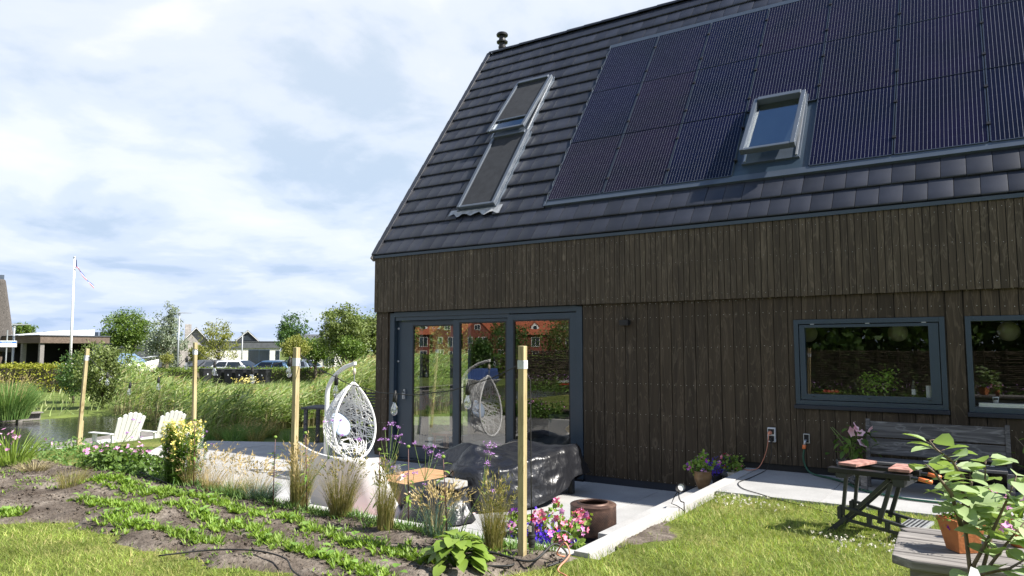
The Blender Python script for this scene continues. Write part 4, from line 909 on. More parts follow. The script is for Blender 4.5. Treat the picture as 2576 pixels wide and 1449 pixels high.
# spotlight, cables, hose
T = thing('garden_spotlight', 'black garden spotlight on a ground spike at the lawn edge', 'spotlight', (6.38, -2.60, .35))
MB().tube([(0, 0, -.06), (0, 0, .09)], .006, 8).tube([(0, 0, .09), (-.03, 0, .095), (-.05, .01, .12), (-.055, .01, .19)], .006, 8).build('spike', M['black'], T, True)
hd = MB().lathe([(.0, -.055), (.03, -.05), (.036, -.03), (.036, .055), (.032, .055), (.032, .04), (0, .038)], 18).build('lamp_head', M['black'], T, smooth='auto', loc=(-.035, 0, .215), rot=(R(72), 0, R(35)))
MB().lathe([(0, .04), (.03, .041), (.0, .043)], 16).build('lens', M['white'], hd)
MB().tube([(-.06, .02, .19), (-.12, .05, .10), (-.14, .05, .055), (-.08, .02, .05), (-.02, 0, .03), (.0, .0, .01)], .004, 6).build('cord', M['rubber'], T, True)
def line(name, label, cat, pts, r, mat, n=6, smooth=8):
    P = [Vector(p) for p in pts]; Q = []
    for i in range(len(P) - 1):
        p0, p1, p2, p3 = P[max(i - 1, 0)], P[i], P[i + 1], P[min(i + 2, len(P) - 1)]
        for k in range(smooth): t = k / smooth; Q.append(.5 * ((2 * p1) + (p2 - p0) * t + (2 * p0 - 5 * p1 + 4 * p2 - p3) * t * t + (3 * p1 - p0 - 3 * p2 + p3) * t ** 3))
    Q.append(P[-1]); return tag(MB().tube(Q, r, n).build(name, mat, None, True), label, cat)
line('extension_cable', 'black extension cable from the white socket across the slabs onto the lawn', 'cable', [(6.54, -.12, .745), (6.55, -.15, .6), (6.50, -.14, .43), (6.46, -.25, .386), (6.44, -.75, .386), (6.42, -1.05, .386), (6.55, -1.35, .386), (6.78, -1.55, .386), (7.0, -1.68, .375), (7.4, -1.92, .372), (7.75, -2.2, .37), (7.95, -2.4, .37)], .0045, M['rubber'])
line('salmon_cable', 'thin salmon coloured cable hanging from the white socket to the kerb', 'cable', [(6.52, -.12, .83), (6.50, -.14, .66), (6.44, -.12, .50), (6.38, -.15, .41), (6.30, -.22, .395), (6.22, -.16, .392)], .0045, M['cordo'])
line('garden_hose', 'dark green garden hose from the wall tap along the slabs behind the bench', 'hose', [(6.898, -.063, .665), (6.89, -.07, .55), (6.93, -.08, .44), (7.02, -.12, .396), (7.22, -.28, .396), (7.42, -.5, .396), (7.6, -.8, .394), (8.0, -1.05, .394), (8.5, -1.08, .394), (9.2, -1.1, .394)], .011, M['hose'], 8)
line('irrigation_pipe', 'thin black irrigation pipe lying across the soil rows', 'pipe', [(1.0, -4.62, .50), (1.4, -4.66, .47), (1.8, -4.72, .45), (2.2, -4.78, .43), (2.55, -4.83, .40)], .007, M['rubber'])
line('looped_hose', 'black hose loop on the soil at the lower edge of the lawn', 'hose', [(3.9, -6.1, .40), (4.15, -5.85, .42), (4.45, -5.72, .43), (4.75, -5.72, .425), (5.0, -5.85, .41), (5.4, -5.95, .39)], .0055, M['rubber'])
line('coiled_cables', 'tangle of black cable round the foot of the front post', 'cable', [(5.55, -5.05, .40), (5.7, -4.85, .43), (5.95, -4.82, .40), (6.05, -4.95, .40), (5.8, -5.08, .40), (5.6, -4.95, .42), (5.85, -4.86, .43), (6.15, -4.85, .42), (6.22, -4.66, .50), (6.30, -4.62, .42), (6.25, -4.8, .39)], .0075, M['rubber'])
line('orange_cable', 'salmon cable looping up beside the white kerb corner', 'cable', [(6.22, -4.52, .385), (6.24, -4.66, .44), (6.30, -4.66, .52), (6.36, -4.70, .46), (6.34, -4.82, .39), (6.45, -4.9, .385), (6.6, -5.1, .38)], .0055, M['cordo'])
# folding workbench
T = thing('folding_workbench', 'black folding workbench with two red jaw boards on the lawn', 'workbench', (7.98, -2.50, .355), R(-9)); K = M['dkmetal']
for nm, y0 in (('jaw_beam', -.20), ('jaw_beam', .08)): MB().box(-.34, .26, y0, y0 + .09, .475, .515).build(nm, M['black'], T, bevel=.004)
MB().box(-.28, -.20, -.2, .17, .44, .474).build('cross_beam', K, T); MB().box(.14, .22, -.2, .17, .42, .474).build('cross_beam', K, T)
jb = MB().box(-.075, .075, -.16, .16, .0, .022).mesh('jaw_board', bevel=.003); M['jawred'] = simple('worn_red_board', (.34, .18, .15), .8, 0, .2, .5, 18, .3, 40); jb.materials.append(M['jawred'])
link('jaw_board', jb, None, T, (-.17, .0, .532), (0, 0, R(-12))); link('jaw_board', jb, None, T, (.17, -.02, .530), (0, 0, R(4)))
for y0 in (-.16, .13):
    MB().bar((-.21, y0, .46), (-.25, y0, .14), .025).build('rear_leg', K, T); MB().bar((.12, y0, .44), (.02, y0, .12), .03).build('front_leg', K, T); MB().bar((.10, y0 + .02, .46), (-.23, y0 + .02, .12), .028).build('brace', K, T)
    mb = MB(); mb.bar((-.27, y0, .21), (.30, y0, .10), .03, .02).bar((-.27, y0, .115), (.30, y0, .045), .03, .02)
    for x_ in (-.27, -.05, .08, .29): mb.bar((x_, y0, .205 - (x_ + .27) * .19), (x_, y0, .11 - (x_ + .27) * .12), .045, .03, (1, 0, 0))
    mb.build('side_frame', K, T); MB().bar((-.22, y0, .13), (-.36, y0, -.005), .05, .035).build('foot', K, T); MB().bar((.27, y0, .08), (.30, y0, -.005), .05, .04).build('foot', K, T)
MB().box(.16, .33, -.17, .16, .105, .128).build('step_tread', M['galv'], T, bevel=.003)
for k in range(5): MB().box(.175 + .03 * k, .188 + .03 * k, -.15, .14, .1285, .131).build('grip_strip', K, T)
for y0 in (-.155, .125): MB().tube([(.20, y0, .495), (.33, y0, .49)], .012, 8).build('vice_spindle', K, T); MB().tube([(.31, y0, .49), (.40, y0, .475)], .016, 8).build('vice_handle', M['orange'], T, True)
# weathered bench by the wall
T = thing('garden_bench', 'weathered charcoal wooden bench against the wall below the kitchen window', 'bench', (8.24, -.52, .381)); w = .62
for i, (z0, z1) in enumerate(((.335, .50), (.51, .675))): o = MB().box(-w + .02, w - .02, -.012, .012, 0, z1 - z0).build('backrest_plank', M['benchwood'], T, bevel=.003, loc=(0, .10 + .04 * i, z0), rot=(R(-13), 0, 0))
for i in range(3): MB().box(-w + .02, w - .02, -.30 + .118 * i, -.30 + .118 * i + .112, .285, .31).build('seat_plank', M['benchwood'], T, bevel=.003)
for sx in (-1, 1):
    MB().bar((sx * w, .05, .0), (sx * w, .18, .695), .04, .06, (0, 1, 0)).build('rear_leg', M['benchwood'], T, bevel=.003); MB().box(sx * w - .03, sx * w + .03, -.29, -.22, .0, .284).build('front_leg', M['benchwood'], T, bevel=.003); MB().box(sx * w - .02, sx * w + .02, -.22, .07, .22, .28).build('seat_bearer', M['benchwood'], T)
for x_ in (-.05, .14, .45): tag(MB().box(x_ + 8.24 - .05, x_ + 8.24 + .05, -.55, -.53, .692, .70).build('pencil', M['white']), {-.05: 'pale stick lying on the bench seat, leftmost of three', .14: 'pale stick lying on the bench seat, middle of three', .45: 'pale stick lying on the bench seat, rightmost of three'}[x_], 'stick', 'sticks on the bench seat')
# picnic table in the corner
T = thing('picnic_table', 'weathered grey wooden table at the lower right corner of the lawn', 'table', (8.415, -5.95, .35), R(2)); zt = .70
for i in range(5):
    y0 = .0 + i * .118; e = .07 if i == 0 else (.03 if i == 4 else 0)
    MB().prism([(e, y0 + .003), (1.7, y0 + .003), (1.7, y0 + .115), (0 if i < 4 else .05, y0 + .115), (0, y0 + (.06 if i in (0, 4) else .05))], zt - .035, zt + random.uniform(-.001, .001), 'z').build('plank', M['oldwood'], T, bevel=.006)
MB().box(.06, 1.68, .03, .07, zt - .12, zt - .036).box(.06, 1.68, .52, .56, zt - .12, zt - .036).box(.06, .10, .07, .52, zt - .12, zt - .036).build('apron', M['oldwood'], T)
for x_, y_ in ((.12, .09), (.12, .5), (1.6, .09), (1.6, .5)): MB().box(x_ - .035, x_ + .035, y_ - .035, y_ + .035, -.01, zt - .121).build('leg', M['oldwood'], T, bevel=.004)
# adirondack chairs on the jetty
jt = thing('jetty', 'grey wooden jetty at the water carrying the white garden chairs', 'jetty', (-8.0, .3, -.3), R(20))
for i in range(14): MB().box(-1.4 + i * .2, -1.4 + i * .2 + .19, -1.5, 1.6, -.04, .0).build('plank', M['oldwood'], jt)
for x_ in (-1.3, 1.3):
    for y_ in (-1.4, 1.5): MB().box(x_ - .06, x_ + .06, y_ - .06, y_ + .06, -.8, -.041).build('pile', M['oldwood'], jt)
MB().box(-1.45, 1.45, -1.56, -1.505, -.14, .01).build('fascia', M['white'], jt)
def adk(label, loc, rz):
    T = thing('adirondack_chair', label, 'chair', loc, rz, 'white slatted chairs on the jetty'); T.scale = (.9, .9, .9); Wt = M['white']
    for i in range(6):
        a = (i - 2.5) / 2.5; hgt = .78 - .10 * a * a; MB().prism([(-.042, 0), (.042, 0), (.051, hgt - .008), (.0, hgt + .02), (-.051, hgt - .008)], -.01, .01, 'y').build('back_slat', Wt, T, loc=(a * .235, .30, .26), rot=(R(-22), R(a * 3.5), 0))
    MB().box(-.30, .30, .34, .37, .40, .47).build('back_rail', Wt, T); MB().box(-.27, .27, .44, .465, .72, .78).build('back_rail', Wt, T)
    for i in range(5): MB().box(-.28, .28, -.25 + i * .11, -.25 + i * .11 + .095, .355 - i * .025, .375 - i * .025).build('seat_slat', Wt, T)
    for sx in (-1, 1): MB().box(sx * .33 - .065, sx * .33 + .065, -.34, .42, .54, .562).build('armrest', Wt, T, bevel=.006); MB().box(sx * .31 - .025, sx * .31 + .025, -.28, -.18, 0, .54).build('front_leg', Wt, T); MB().bar((sx * .29, -.25, .34), (sx * .29, .62, .03), .03, .09).build('rear_leg', Wt, T); MB().box(sx * .31 - .02, sx * .31 + .02, .34, .40, .2, .54).build('arm_support', Wt, T)
    return T
p1_ = at(290, 1085, 14.2); p2_ = at(394, 1080, 14.6)
adk('white slatted garden chair on the jetty, the one nearer the leaning post', (p1_[0], p1_[1], -.29), R(-84)); adk('white slatted garden chair on the jetty, the one nearer the yellow snapdragons', (p2_[0], p2_[1], -.29), R(-84))
tag(MB().box(-.028, .028, -.028, .028, -.4, .62).build('marker_stake', M['post'], None, bevel=.004, loc=(-4.15, -2.75, .0), rot=(0, R(2), 0)), 'short pale wooden stake standing near the water at the left', 'stake')
# side terrace furniture seen past and through the house corner
def slat_chair(label, loc, rz):
    T = thing('slatted_chair', label, 'chair', loc, rz, 'slatted wooden chairs on the side terrace'); K2 = M['benchwood']
    for sx in (-1, 1): MB().bar((sx * .23, -.22, 0), (sx * .23, -.20, .62), .035).build('front_leg', K2, T); MB().bar((sx * .23, .30, 0), (sx * .22, .24, .42), .035).build('rear_leg', K2, T); MB().bar((sx * .22, .20, .40), (sx * .22, .36, 1.05), .035).build('back_post', K2, T); MB().box(sx * .25 - .03, sx * .25 + .03, -.24, .28, .62, .645).build('armrest', K2, T)
    for i in range(11): MB().bar((-.21, .215 + .0135 * i, .46 + .054 * i), (.21, .215 + .0135 * i, .46 + .054 * i), .016, .034).build('back_slat', K2, T)
    for i in range(6): MB().box(-.23, .23, -.22 + i * .075, -.22 + i * .075 + .06, .41, .43).build('seat_slat', K2, T)
slat_chair('dark slatted wooden chair on the side terrace seen through the left door pane', (-1.0, 1.25, 0), R(200)); slat_chair('dark slatted wooden chair behind the hanging chair beside the house corner', (-.75, .35, 0), R(100))
T = thing('side_table', 'dark wooden table on the side terrace behind the hanging chair', 'table', (-1.75, .75, 0), R(25))
MB().box(-.55, .55, -.35, .35, .70, .735).build('table_top', M['benchwood'], T)
for x_ in (-.48, .48):
    for y_ in (-.28, .28): MB().box(x_ - .03, x_ + .03, y_ - .03, y_ + .03, .0, .699).build('leg', M['benchwood'], T)
# things inside behind the glass
for lb, x_ in (('round paper lamp hanging inside the kitchen window, left edge', 6.66), ('round paper lamp hanging inside the kitchen window, right half', 7.76), ('round paper lamp hanging inside the rightmost window', 8.95)):
    T = thing('globe_lamp', lb, 'lamp', (x_, 1.6, 2.04), 0, 'round paper lamps in the kitchen'); MB().lathe([(.0, -.12)] + [(.12 * math.cos(a), .12 * math.sin(a)) for a in [math.pi * (k / 12 - .5) for k in range(1, 12)]] + [(.0, .12)], 20).build('globe', M['lampglobe'], T, True); MB().tube([(0, 0, .12), (0, 0, .505)], .004, 6).build('cord', M['black'], T)
for i, x_ in enumerate((7.60, 7.76)):
    T = thing('basil_plant', 'green basil plant behind the kitchen window, the %s of two' % ('left', 'right')[i], 'plant', (x_, .245, 1.288), 0, 'basil pots on the kitchen sill'); MB().lathe([(.035, 0), (.05, .05), (.046, .05), (.04, .045), (0, .045)], 14).build('pot', M['black'], T)
    n = 170; P = rng.normal(size=(n, 3)) * np.array((.055, .035, .07)) + np.array((0, -.02, .16 + .03 * i)); a = rng.uniform(0, 6.28, n); U = np.stack([np.cos(a), np.sin(a), rng.uniform(-.5, .3, n)], 1) * .045; V_ = unit(np.cross(U, np.array((0, 0, 1.)))) * .028; arr('leaves', bigleaves(P, U, V_), M['basil'], T, True)
T = thing('oil_bottle', 'dark bottle with white label standing inside the kitchen window', 'bottle', (8.02, .245, 1.288)); MB().lathe([(.022, 0), (.022, .12), (.01, .15), (.01, .19), (0, .19)], 14).build('body', M['stone'], T, True); MB().lathe([(.0226, .03), (.0226, .09)], 14).build('label_band', M['white'], T)
tag(MB().lathe([(.03, 0), (.03, .13), (0, .13)], 16).build('paper_roll', M['white'], None, smooth='auto', loc=(8.17, .245, 1.289)), 'white paper roll standing inside the kitchen window corner', 'paper roll')
T = thing('fruit_bowl', 'shallow bowl of red fruit inside the kitchen window', 'bowl', (7.12, .42, 1.29)); MB().lathe([(.06, -.03), (.17, .02), (.18, .022), (.06, -.02), (0, -.02)], 24).build('bowl', M['hedgeY'], T, True)
for k in range(4): MB().lathe([(0, -.03), (.026, -.015), (.03, 0), (.026, .015), (0, .026)], 10).build('fruit', M['red'], T, True, loc=(-.06 + .045 * k, .01 * (-1) ** k, .022))
tag(box('kitchen_counter', M['dark'], None, 6.3, 10.2, .33, .85, .38, 1.25), 'dark kitchen counter just inside the windows', 'counter')
T = thing('pencil_cup', 'small white pencil cup on the sill of the rightmost window', 'cup', (8.78, .235, 1.245)); MB().lathe([(.022, 0), (.032, .075), (.028, .075), (.018, .01), (0, .01)], 14).build('cup', M['white'], T, True); MB().box(-.02, .02, -.034, -.0325, .045, .065).build('printed_band', M['black'], T)
T = thing('sofa', 'grey sofa inside the room behind the right door pane', 'sofa', (3.5, .95, .006)); MB().box(-.9, .9, -.4, .4, .05, .40).build('seat', M['cloth'], T, bevel=.05); MB().box(-.9, .9, .40, .55, .05, .75).build('backrest', M['cloth'], T, bevel=.05)
MB().lathe([(0, -.07), (.2, -.05), (.24, 0), (.2, .05), (0, .07)], 4).build('cushion', M['mustard'], T, True, loc=(-.2, .2, .56), rot=(R(60), 0, R(20))); MB().lathe([(0, -.07), (.2, -.05), (.24, 0), (.2, .05), (0, .07)], 4).build('cushion', M['cloth'], T, True, loc=(.3, .2, .56), rot=(R(70), 0, R(-10)))
T = thing('wooden_stool', 'orange wooden stool inside behind the left door pane', 'stool', (1.05, .62, .006)); MB().box(-.17, .17, -.17, .17, .38, .42).build('seat', M['oak'], T, bevel=.01)
for sx in (-1, 1):
    for sy in (-1, 1): MB().bar((sx * .13, sy * .13, .38), (sx * .18, sy * .18, 0), .035).build('leg', M['oak'], T)
tag(MB().lathe([(.06, 0), (.075, .08), (.07, .20), (.045, .27), (.03, .30), (.05, .33), (.05, .36), (0, .38)], 16).build('white_figurine', M['white'], None, True, loc=(.98, .30, .006)), 'small white bird figurine standing inside at the left door pane', 'figurine')
# ---------------------------------------------------------------- plants
WIND = np.array((.83, .55, 0))
def in_view(P, m=1.12):
    d = P - CAMP; z = d @ _f; x_ = d @ _r / z; y_ = d @ _u / z
    return (z > .3) & (np.abs(x_) < .71 * m) & (np.abs(y_) < .40 * m)
def flowers(P, size, nrm=(0, -.4, 1), petals=5, spread=.7, asp=.75):
    n = len(P); N0 = unit(np.asarray(nrm) + rng.normal(size=(n, 3)) * spread); X = unit(np.cross(N0, rdir(n))); Y = np.cross(N0, X); s = col(size, n) * rng.uniform(.75, 1.25, (n, 1)); out = []
    for k in range(petals):
        a = 2 * math.pi * k / petals; U = (X * math.cos(a) + Y * math.sin(a) + N0 * .18) * s * .55; V_ = (-X * math.sin(a) + Y * math.cos(a)) * s * .55 * asp; out.append(leaves(P, U, V_))
    return cat_vf(*out)
def tuft(n, r, h, spread, w, wind=.0, seg=4, hv=.3, lean=0):
    a = rng.uniform(0, 6.28, n); rr = r * np.sqrt(rng.uniform(0, 1, n)); P = np.stack([rr * np.cos(a), rr * np.sin(a), np.zeros(n)], 1)
    hh_ = h * rng.uniform(1 - hv, 1, (n, 1)); out_ = np.stack([np.cos(a), np.sin(a), np.zeros(n)], 1) * rng.uniform(.1, 1, (n, 1)) * spread
    Hv = np.array((0, 0, 1.)) * hh_ * 1.1 + out_ * .35; B = out_ * .65 - np.array((0, 0, 1)) * hh_ * rng.uniform(.05, .45, (n, 1)) * (np.linalg.norm(out_, axis=1, keepdims=True) / (spread + 1e-6)) + WIND * wind * rng.uniform(.4, 1.2, (n, 1))
    return blades(P, Hv, B, w, seg), P + Hv + B
# lawn grass
N = 250000; P = np.stack([rng.uniform(-1.5, 10.5, N), rng.uniform(-7.6, -1.62, N), np.zeros(N)], 1); P[:, 2] = lawn_h(P[:, 0], P[:, 1])
ok = in_view(P, 1.1) & (((P[:, 0] > 6.36) & (P[:, 1] > -4.4)) | (P[:, 1] < -4.4)) & ((bed_m(P[:, 0], P[:, 1]) < .12) | (rng.uniform(size=N) < .01 + .30 * (bed_m(P[:, 0], P[:, 1]) < .45)))
bare = fbm(P[ok, 0], P[ok, 1], 1.3, 2); P = P[ok]
thin = ((((P[:, 0] - 6.42) / .24) ** 2 + ((P[:, 1] + 3.5) / .40) ** 2 < 1) & (rng.uniform(size=len(P)) < .93)); P = P[~thin & (bare + rng.uniform(-.4, .4, len(P)) > -.75)]
dist = np.linalg.norm(P - CAMP, axis=1); P = P[rng.uniform(size=len(P)) < np.clip(9.5 / dist - .25, .35, 1)]
n = len(P); a = rng.uniform(0, 6.28, n); hg = rng.uniform(.018, .05, (n, 1)) * (1 + .5 * (np.abs(P[:, 0] - 6.42) < .06)[:, None]); hor = np.stack([np.cos(a), np.sin(a), np.zeros(n)], 1)
stuff(tag(arr('lawn_grass', blades(P, np.array((0, 0, 1.)) * hg + hor * .012, hor * rng.uniform(.005, .045, (n, 1)), rng.uniform(.0028, .0055, n), 2), M['grass']), 'short sunlit lawn grass, partly dry', 'grass'))
# soil crumbs and bare patch by the kerb
n = 16000; P = np.stack([rng.uniform(-1.5, 6.2, n), rng.uniform(-6.2, -4.45, n), np.zeros(n)], 1); P[:, 2] = soil_z(P[:, 0], P[:, 1]); P = P[(bed_m(P[:, 0], P[:, 1]) > .3)]
n = len(P); D_ = rdir(n); s = .0035 + .016 * rng.uniform(0, 1, (n, 1)) ** 4; X = unit(np.cross(D_, rdir(n))); Y = np.cross(D_, X)
v = np.stack([P + D_ * s, P + X * s, P + Y * s, P - X * s, P - Y * s], 1).reshape(-1, 3); f = (np.arange(n)[:, None, None] * 5 + np.array([(0, 1, 2), (0, 2, 3), (0, 3, 4), (0, 4, 1)])[None]).reshape(-1, 3)
stuff(tag(arr('soil_crumbs', (v, f), M['soil']), 'loose crumbs of earth on the planting bed', 'soil'))
V_, F_ = grid(np.arange(6.34, 6.95, .03), np.arange(-3.95, -2.95, .03), lambda X, Y: lawn_h(X, Y) + .007 * np.clip(.9 - ((X - 6.42) / .20) ** 2 - ((Y + 3.5) / .36) ** 2 + .7 * np.sin(X * 17) * np.sin(Y * 13), -1, 1) + .004 * np.sin(X * 90) * np.sin(Y * 83))
struct(arr('bare_soil', (V_, F_), M['soil'], smooth=True))
# white clover in the lawn
n = 110; c = np.array([(7.75, -2.95), (8.05, -2.85), (7.95, -3.1), (8.3, -2.75), (6.75, -1.95), (6.9, -2.05), (6.6, -1.9)])[rng.integers(0, 7, n)]; P = np.concatenate([c + rng.normal(size=(n, 2)) * .16, np.full((n, 1), LZ + .045)], 1)
stuff(tag(arr('clover_flowers', rleaves(np.repeat(P, 8, 0) + rng.normal(size=(n * 8, 3)) * .006, .012, .3, .8), M['clover']), 'white clover heads dotted over the lawn', 'clover'))
# rows of seedlings
ROWS = {'seedling row at the back of the bed, from the grass clump rightwards': [(1.05, -5.15), (1.23, -5.03), (1.74, -5.03), (2.42, -4.97)], 'seedling row in front of the back row, at the left': [(1.51, -5.49), (1.92, -5.52), (2.41, -5.46), (2.76, -5.48)], 'wide bushy seedling patch near the lawn edge': [(2.54, -5.74), (2.9, -5.74), (3.13, -5.69)],
        'short seedling row in the middle of the bed': [(2.51, -5.19), (2.83, -5.18), (3.24, -5.28), (3.64, -5.41)], 'short front seedling row close to the lawn': [(3.2, -5.70), (3.55, -5.67), (3.93, -5.66)], 'long seedling row curving towards the hosta': [(3.41, -5.17), (3.77, -5.23), (4.22, -5.42), (4.49, -5.44), (4.66, -5.38), (4.98, -5.44), (5.28, -5.51), (5.57, -5.53)],
        'long seedling row along the grasses beside the white kerb': [(2.43, -4.89), (2.95, -4.92), (3.34, -4.89), (3.75, -4.9), (4.26, -5.0), (4.73, -5.08), (5.01, -5.06), (5.2, -5.01), (5.52, -5.12)], 'leafy seedling clump at the left edge of the picture': [(1.30, -6.08), (1.50, -6.09), (1.66, -6.05)]}
for lb, pts in ROWS.items():
    pts = np.array(pts); sg = np.linalg.norm(np.diff(pts, axis=0), axis=1); cum = np.concatenate([[0], np.cumsum(sg)]); wide = .085 if 'bushy' not in lb and 'clump' not in lb else .14
    k = int(cum[-1] * 150 * wide / .085); t = rng.uniform(0, cum[-1], k); X = np.interp(t, cum, pts[:, 0]) + rng.normal(size=k) * .02; Y = np.interp(t, cum, pts[:, 1]) + rng.normal(size=k) * wide * .55
    C = np.stack([X, Y, soil_z(X, Y)], 1); m = 7; P = np.repeat(C, m, 0); n = len(P); a = rng.uniform(0, 6.28, n); up_ = rng.uniform(.5, 1.8, n); U = unit(np.stack([np.cos(a), np.sin(a), up_], 1)) * rng.uniform(.035, .078, (n, 1)) * np.repeat(rng.uniform(.6, 1.25, k), m)[:, None]; V_ = unit(np.cross(U, np.array((0, 0, 1.)))) * rng.uniform(.008, .017, (n, 1))
    T = thing('seedling_row', lb, 'seedlings', (0, 0, 0), 0, 'rows of seedlings in the bed'); arr('leaves', leaves(P, U, V_), M['seed'], T)
    k2 = max(3, int(cum[-1] * 5)); t = rng.uniform(0, cum[-1], k2); X = np.interp(t, cum, pts[:, 0]); Y = np.interp(t, cum, pts[:, 1]) + rng.normal(size=k2) * .05; C = np.stack([X, Y, soil_z(X, Y) + .055], 1)
    a = rng.uniform(0, 6.28, k2); U = np.stack([np.cos(a), np.sin(a), rng.uniform(.1, .6, k2)], 1) * .065; V_ = unit(np.cross(U, np.array((0, 0, 1.)))) * .06; arr('broad_leaves', bigleaves(C, U, V_), M['round'], T, True)
n = 1500; P = np.stack([rng.uniform(-1, 6.0, n), rng.uniform(-6, -4.4, n), np.zeros(n)], 1); P[:, 2] = soil_z(P[:, 0], P[:, 1]); P = P[(fbm(P[:, 0], P[:, 1], 1.1, 2) > .05) & (P[:, 1] < -4.38)]; P = np.repeat(P, 4, 0) + rng.normal(size=(len(P) * 4, 3)) * np.array((.015, .015, 0)); n = len(P); a = rng.uniform(0, 6.28, n); U = unit(np.stack([np.cos(a), np.sin(a), rng.uniform(.4, 1.5, n)], 1)) * rng.uniform(.02, .055, (n, 1))
stuff(tag(arr('bed_weeds', leaves(P, U, unit(np.cross(U, np.array((0, 0, 1.)))) * .011), M['seed']), 'small weeds scattered between the seedling rows', 'weeds'))
n = 5000; P = np.stack([rng.uniform(.2, 6.1, n), -4.40 - np.abs(rng.normal(size=n)) * .11, np.zeros(n)], 1); P[:, 2] = soil_z(P[:, 0], P[:, 1]); a = rng.uniform(0, 6.28, n); U = unit(np.stack([np.cos(a), np.sin(a), rng.uniform(.5, 2, n)], 1)) * rng.uniform(.03, .11, (n, 1))
stuff(tag(arr('kerb_weeds', leaves(P, U, unit(np.cross(U, np.array((0, 0, 1.)))) * .009), M['tuss']), 'low weeds growing along the white kerb', 'weeds'))
# ornamental grasses
def clump(name, label, catg, x_, y_, n, r, h, spread, w, mat, heads=0, headmat=None, wind=.0, z=None, hl=.12, group=None, hv=.35):
    z = float(soil_z(x_, y_)) - .01 if z is None else z; T = thing(name, label, catg, (x_, y_, z), 0, group); (vf, tips) = tuft(n, r, h, spread, w, wind, 4, hv); arr('blades', vf, mat, T)
    if heads:
        vf2, tp = tuft(heads, r * .7, h * 1.28, spread * 1.1, w * .7, wind, 4, .3); k = 9; tt = rng.uniform(-hl, .0, (heads, k, 1)); dirn = unit(tp - np.array((0, 0, h * .5))); P = (tp[:, None] + dirn[:, None] * tt).reshape(-1, 3); n_ = len(P); U = unit(np.repeat(dirn, k, 0) + rng.normal(size=(n_, 3)) * .35) * .035; V_ = unit(np.cross(U, rdir(n_))) * .008
        arr('seed_heads', cat_vf(vf2, leaves(P, U, V_)), headmat or mat, T)
    return T
G = 'ornamental grasses along the kerb'
clump('feather_grass', 'feather grass clump hiding the foot of the post before the egg chair', 'grass', 3.42, -4.47, 420, .07, .52, .16, .0032, M['feather'], 60, M['tan'], .03, group=G)
clump('feather_grass', 'broad feather grass clump in front of the white lounge seat', 'grass', 3.98, -4.50, 520, .09, .46, .22, .0032, M['feather'], 60, M['feather'], .05, group=G)
clump('feather_grass', 'slim upright feather grass clump before the patterned rug', 'grass', 4.66, -4.66, 420, .06, .48, .10, .003, M['feather'], 40, M['feather'], .03, group=G)
clump('feather_grass', 'short feather grass clump just left of the front post', 'grass', 5.69, -4.62, 460, .06, .42, .15, .003, M['feather'], 60, M['feather'], .03, group=G)
clump('tall_grass', 'dry grass with pale seed heads in front of the black stool cover', 'grass', 5.10, -4.55, 230, .10, .34, .22, .0035, M['fescue'], 70, M['tan'], .05, hl=.10, group=G)
clump('blue_fescue', 'blue green fescue clump beside the kerb left of the post', 'grass', 2.92, -4.50, 520, .09, .24, .22, .0034, M['fescue'], 0, None, .02, group=G)
clump('blue_fescue', 'low green fescue clump between the tan grasses', 'grass', 2.55, -4.52, 380, .10, .2, .2, .0034, M['tuss'], 0, None, .02, group=G)
for i, (x_, y_, lb) in enumerate(((2.1, -4.48, 'tan flowering grass left of the fescue, nearest the snapdragons'), (2.42, -4.44, 'tan flowering grass waving over the pale terrace, middle clump'), (1.8, -4.50, 'tan flowering grass leaning out beside the snapdragons'), (2.74, -4.42, 'tan flowering grass right beside the blue fescue'))):
    clump('tan_grass', lb, 'grass', x_, y_, 170, .09, .34, .30, .003, M['tan'], 42, M['tan'], .12, group=G)
clump('young_grass', 'small fresh grass clump alone on the bare soil', 'grass', .95, -5.28, 320, .12, .22, .16, .003, M['feather'], 0, None, .02); clump('withered_clump', 'withered brown clump on the soil mound at the left', 'dead plant', -.55, -4.98, 260, .13, .13, .30, .007, M['reedstem'], 0, None, 0)
clump('daylily', 'daylily with long arching leaves and pink flowers at the left edge', 'flower', -1.15, -4.95, 110, .16, .42, .40, .018, M['hosta'], 0, None, .05)
P = np.array((-1.2, -5.0, .75)) + rng.normal(size=(22, 3)) * np.array((.18, .18, .07)); stuff(tag(arr('daylily_flowers', flowers(P, .05), M['pinkp']), 'pink flowers above the daylily leaves at the left edge', 'flowers'))
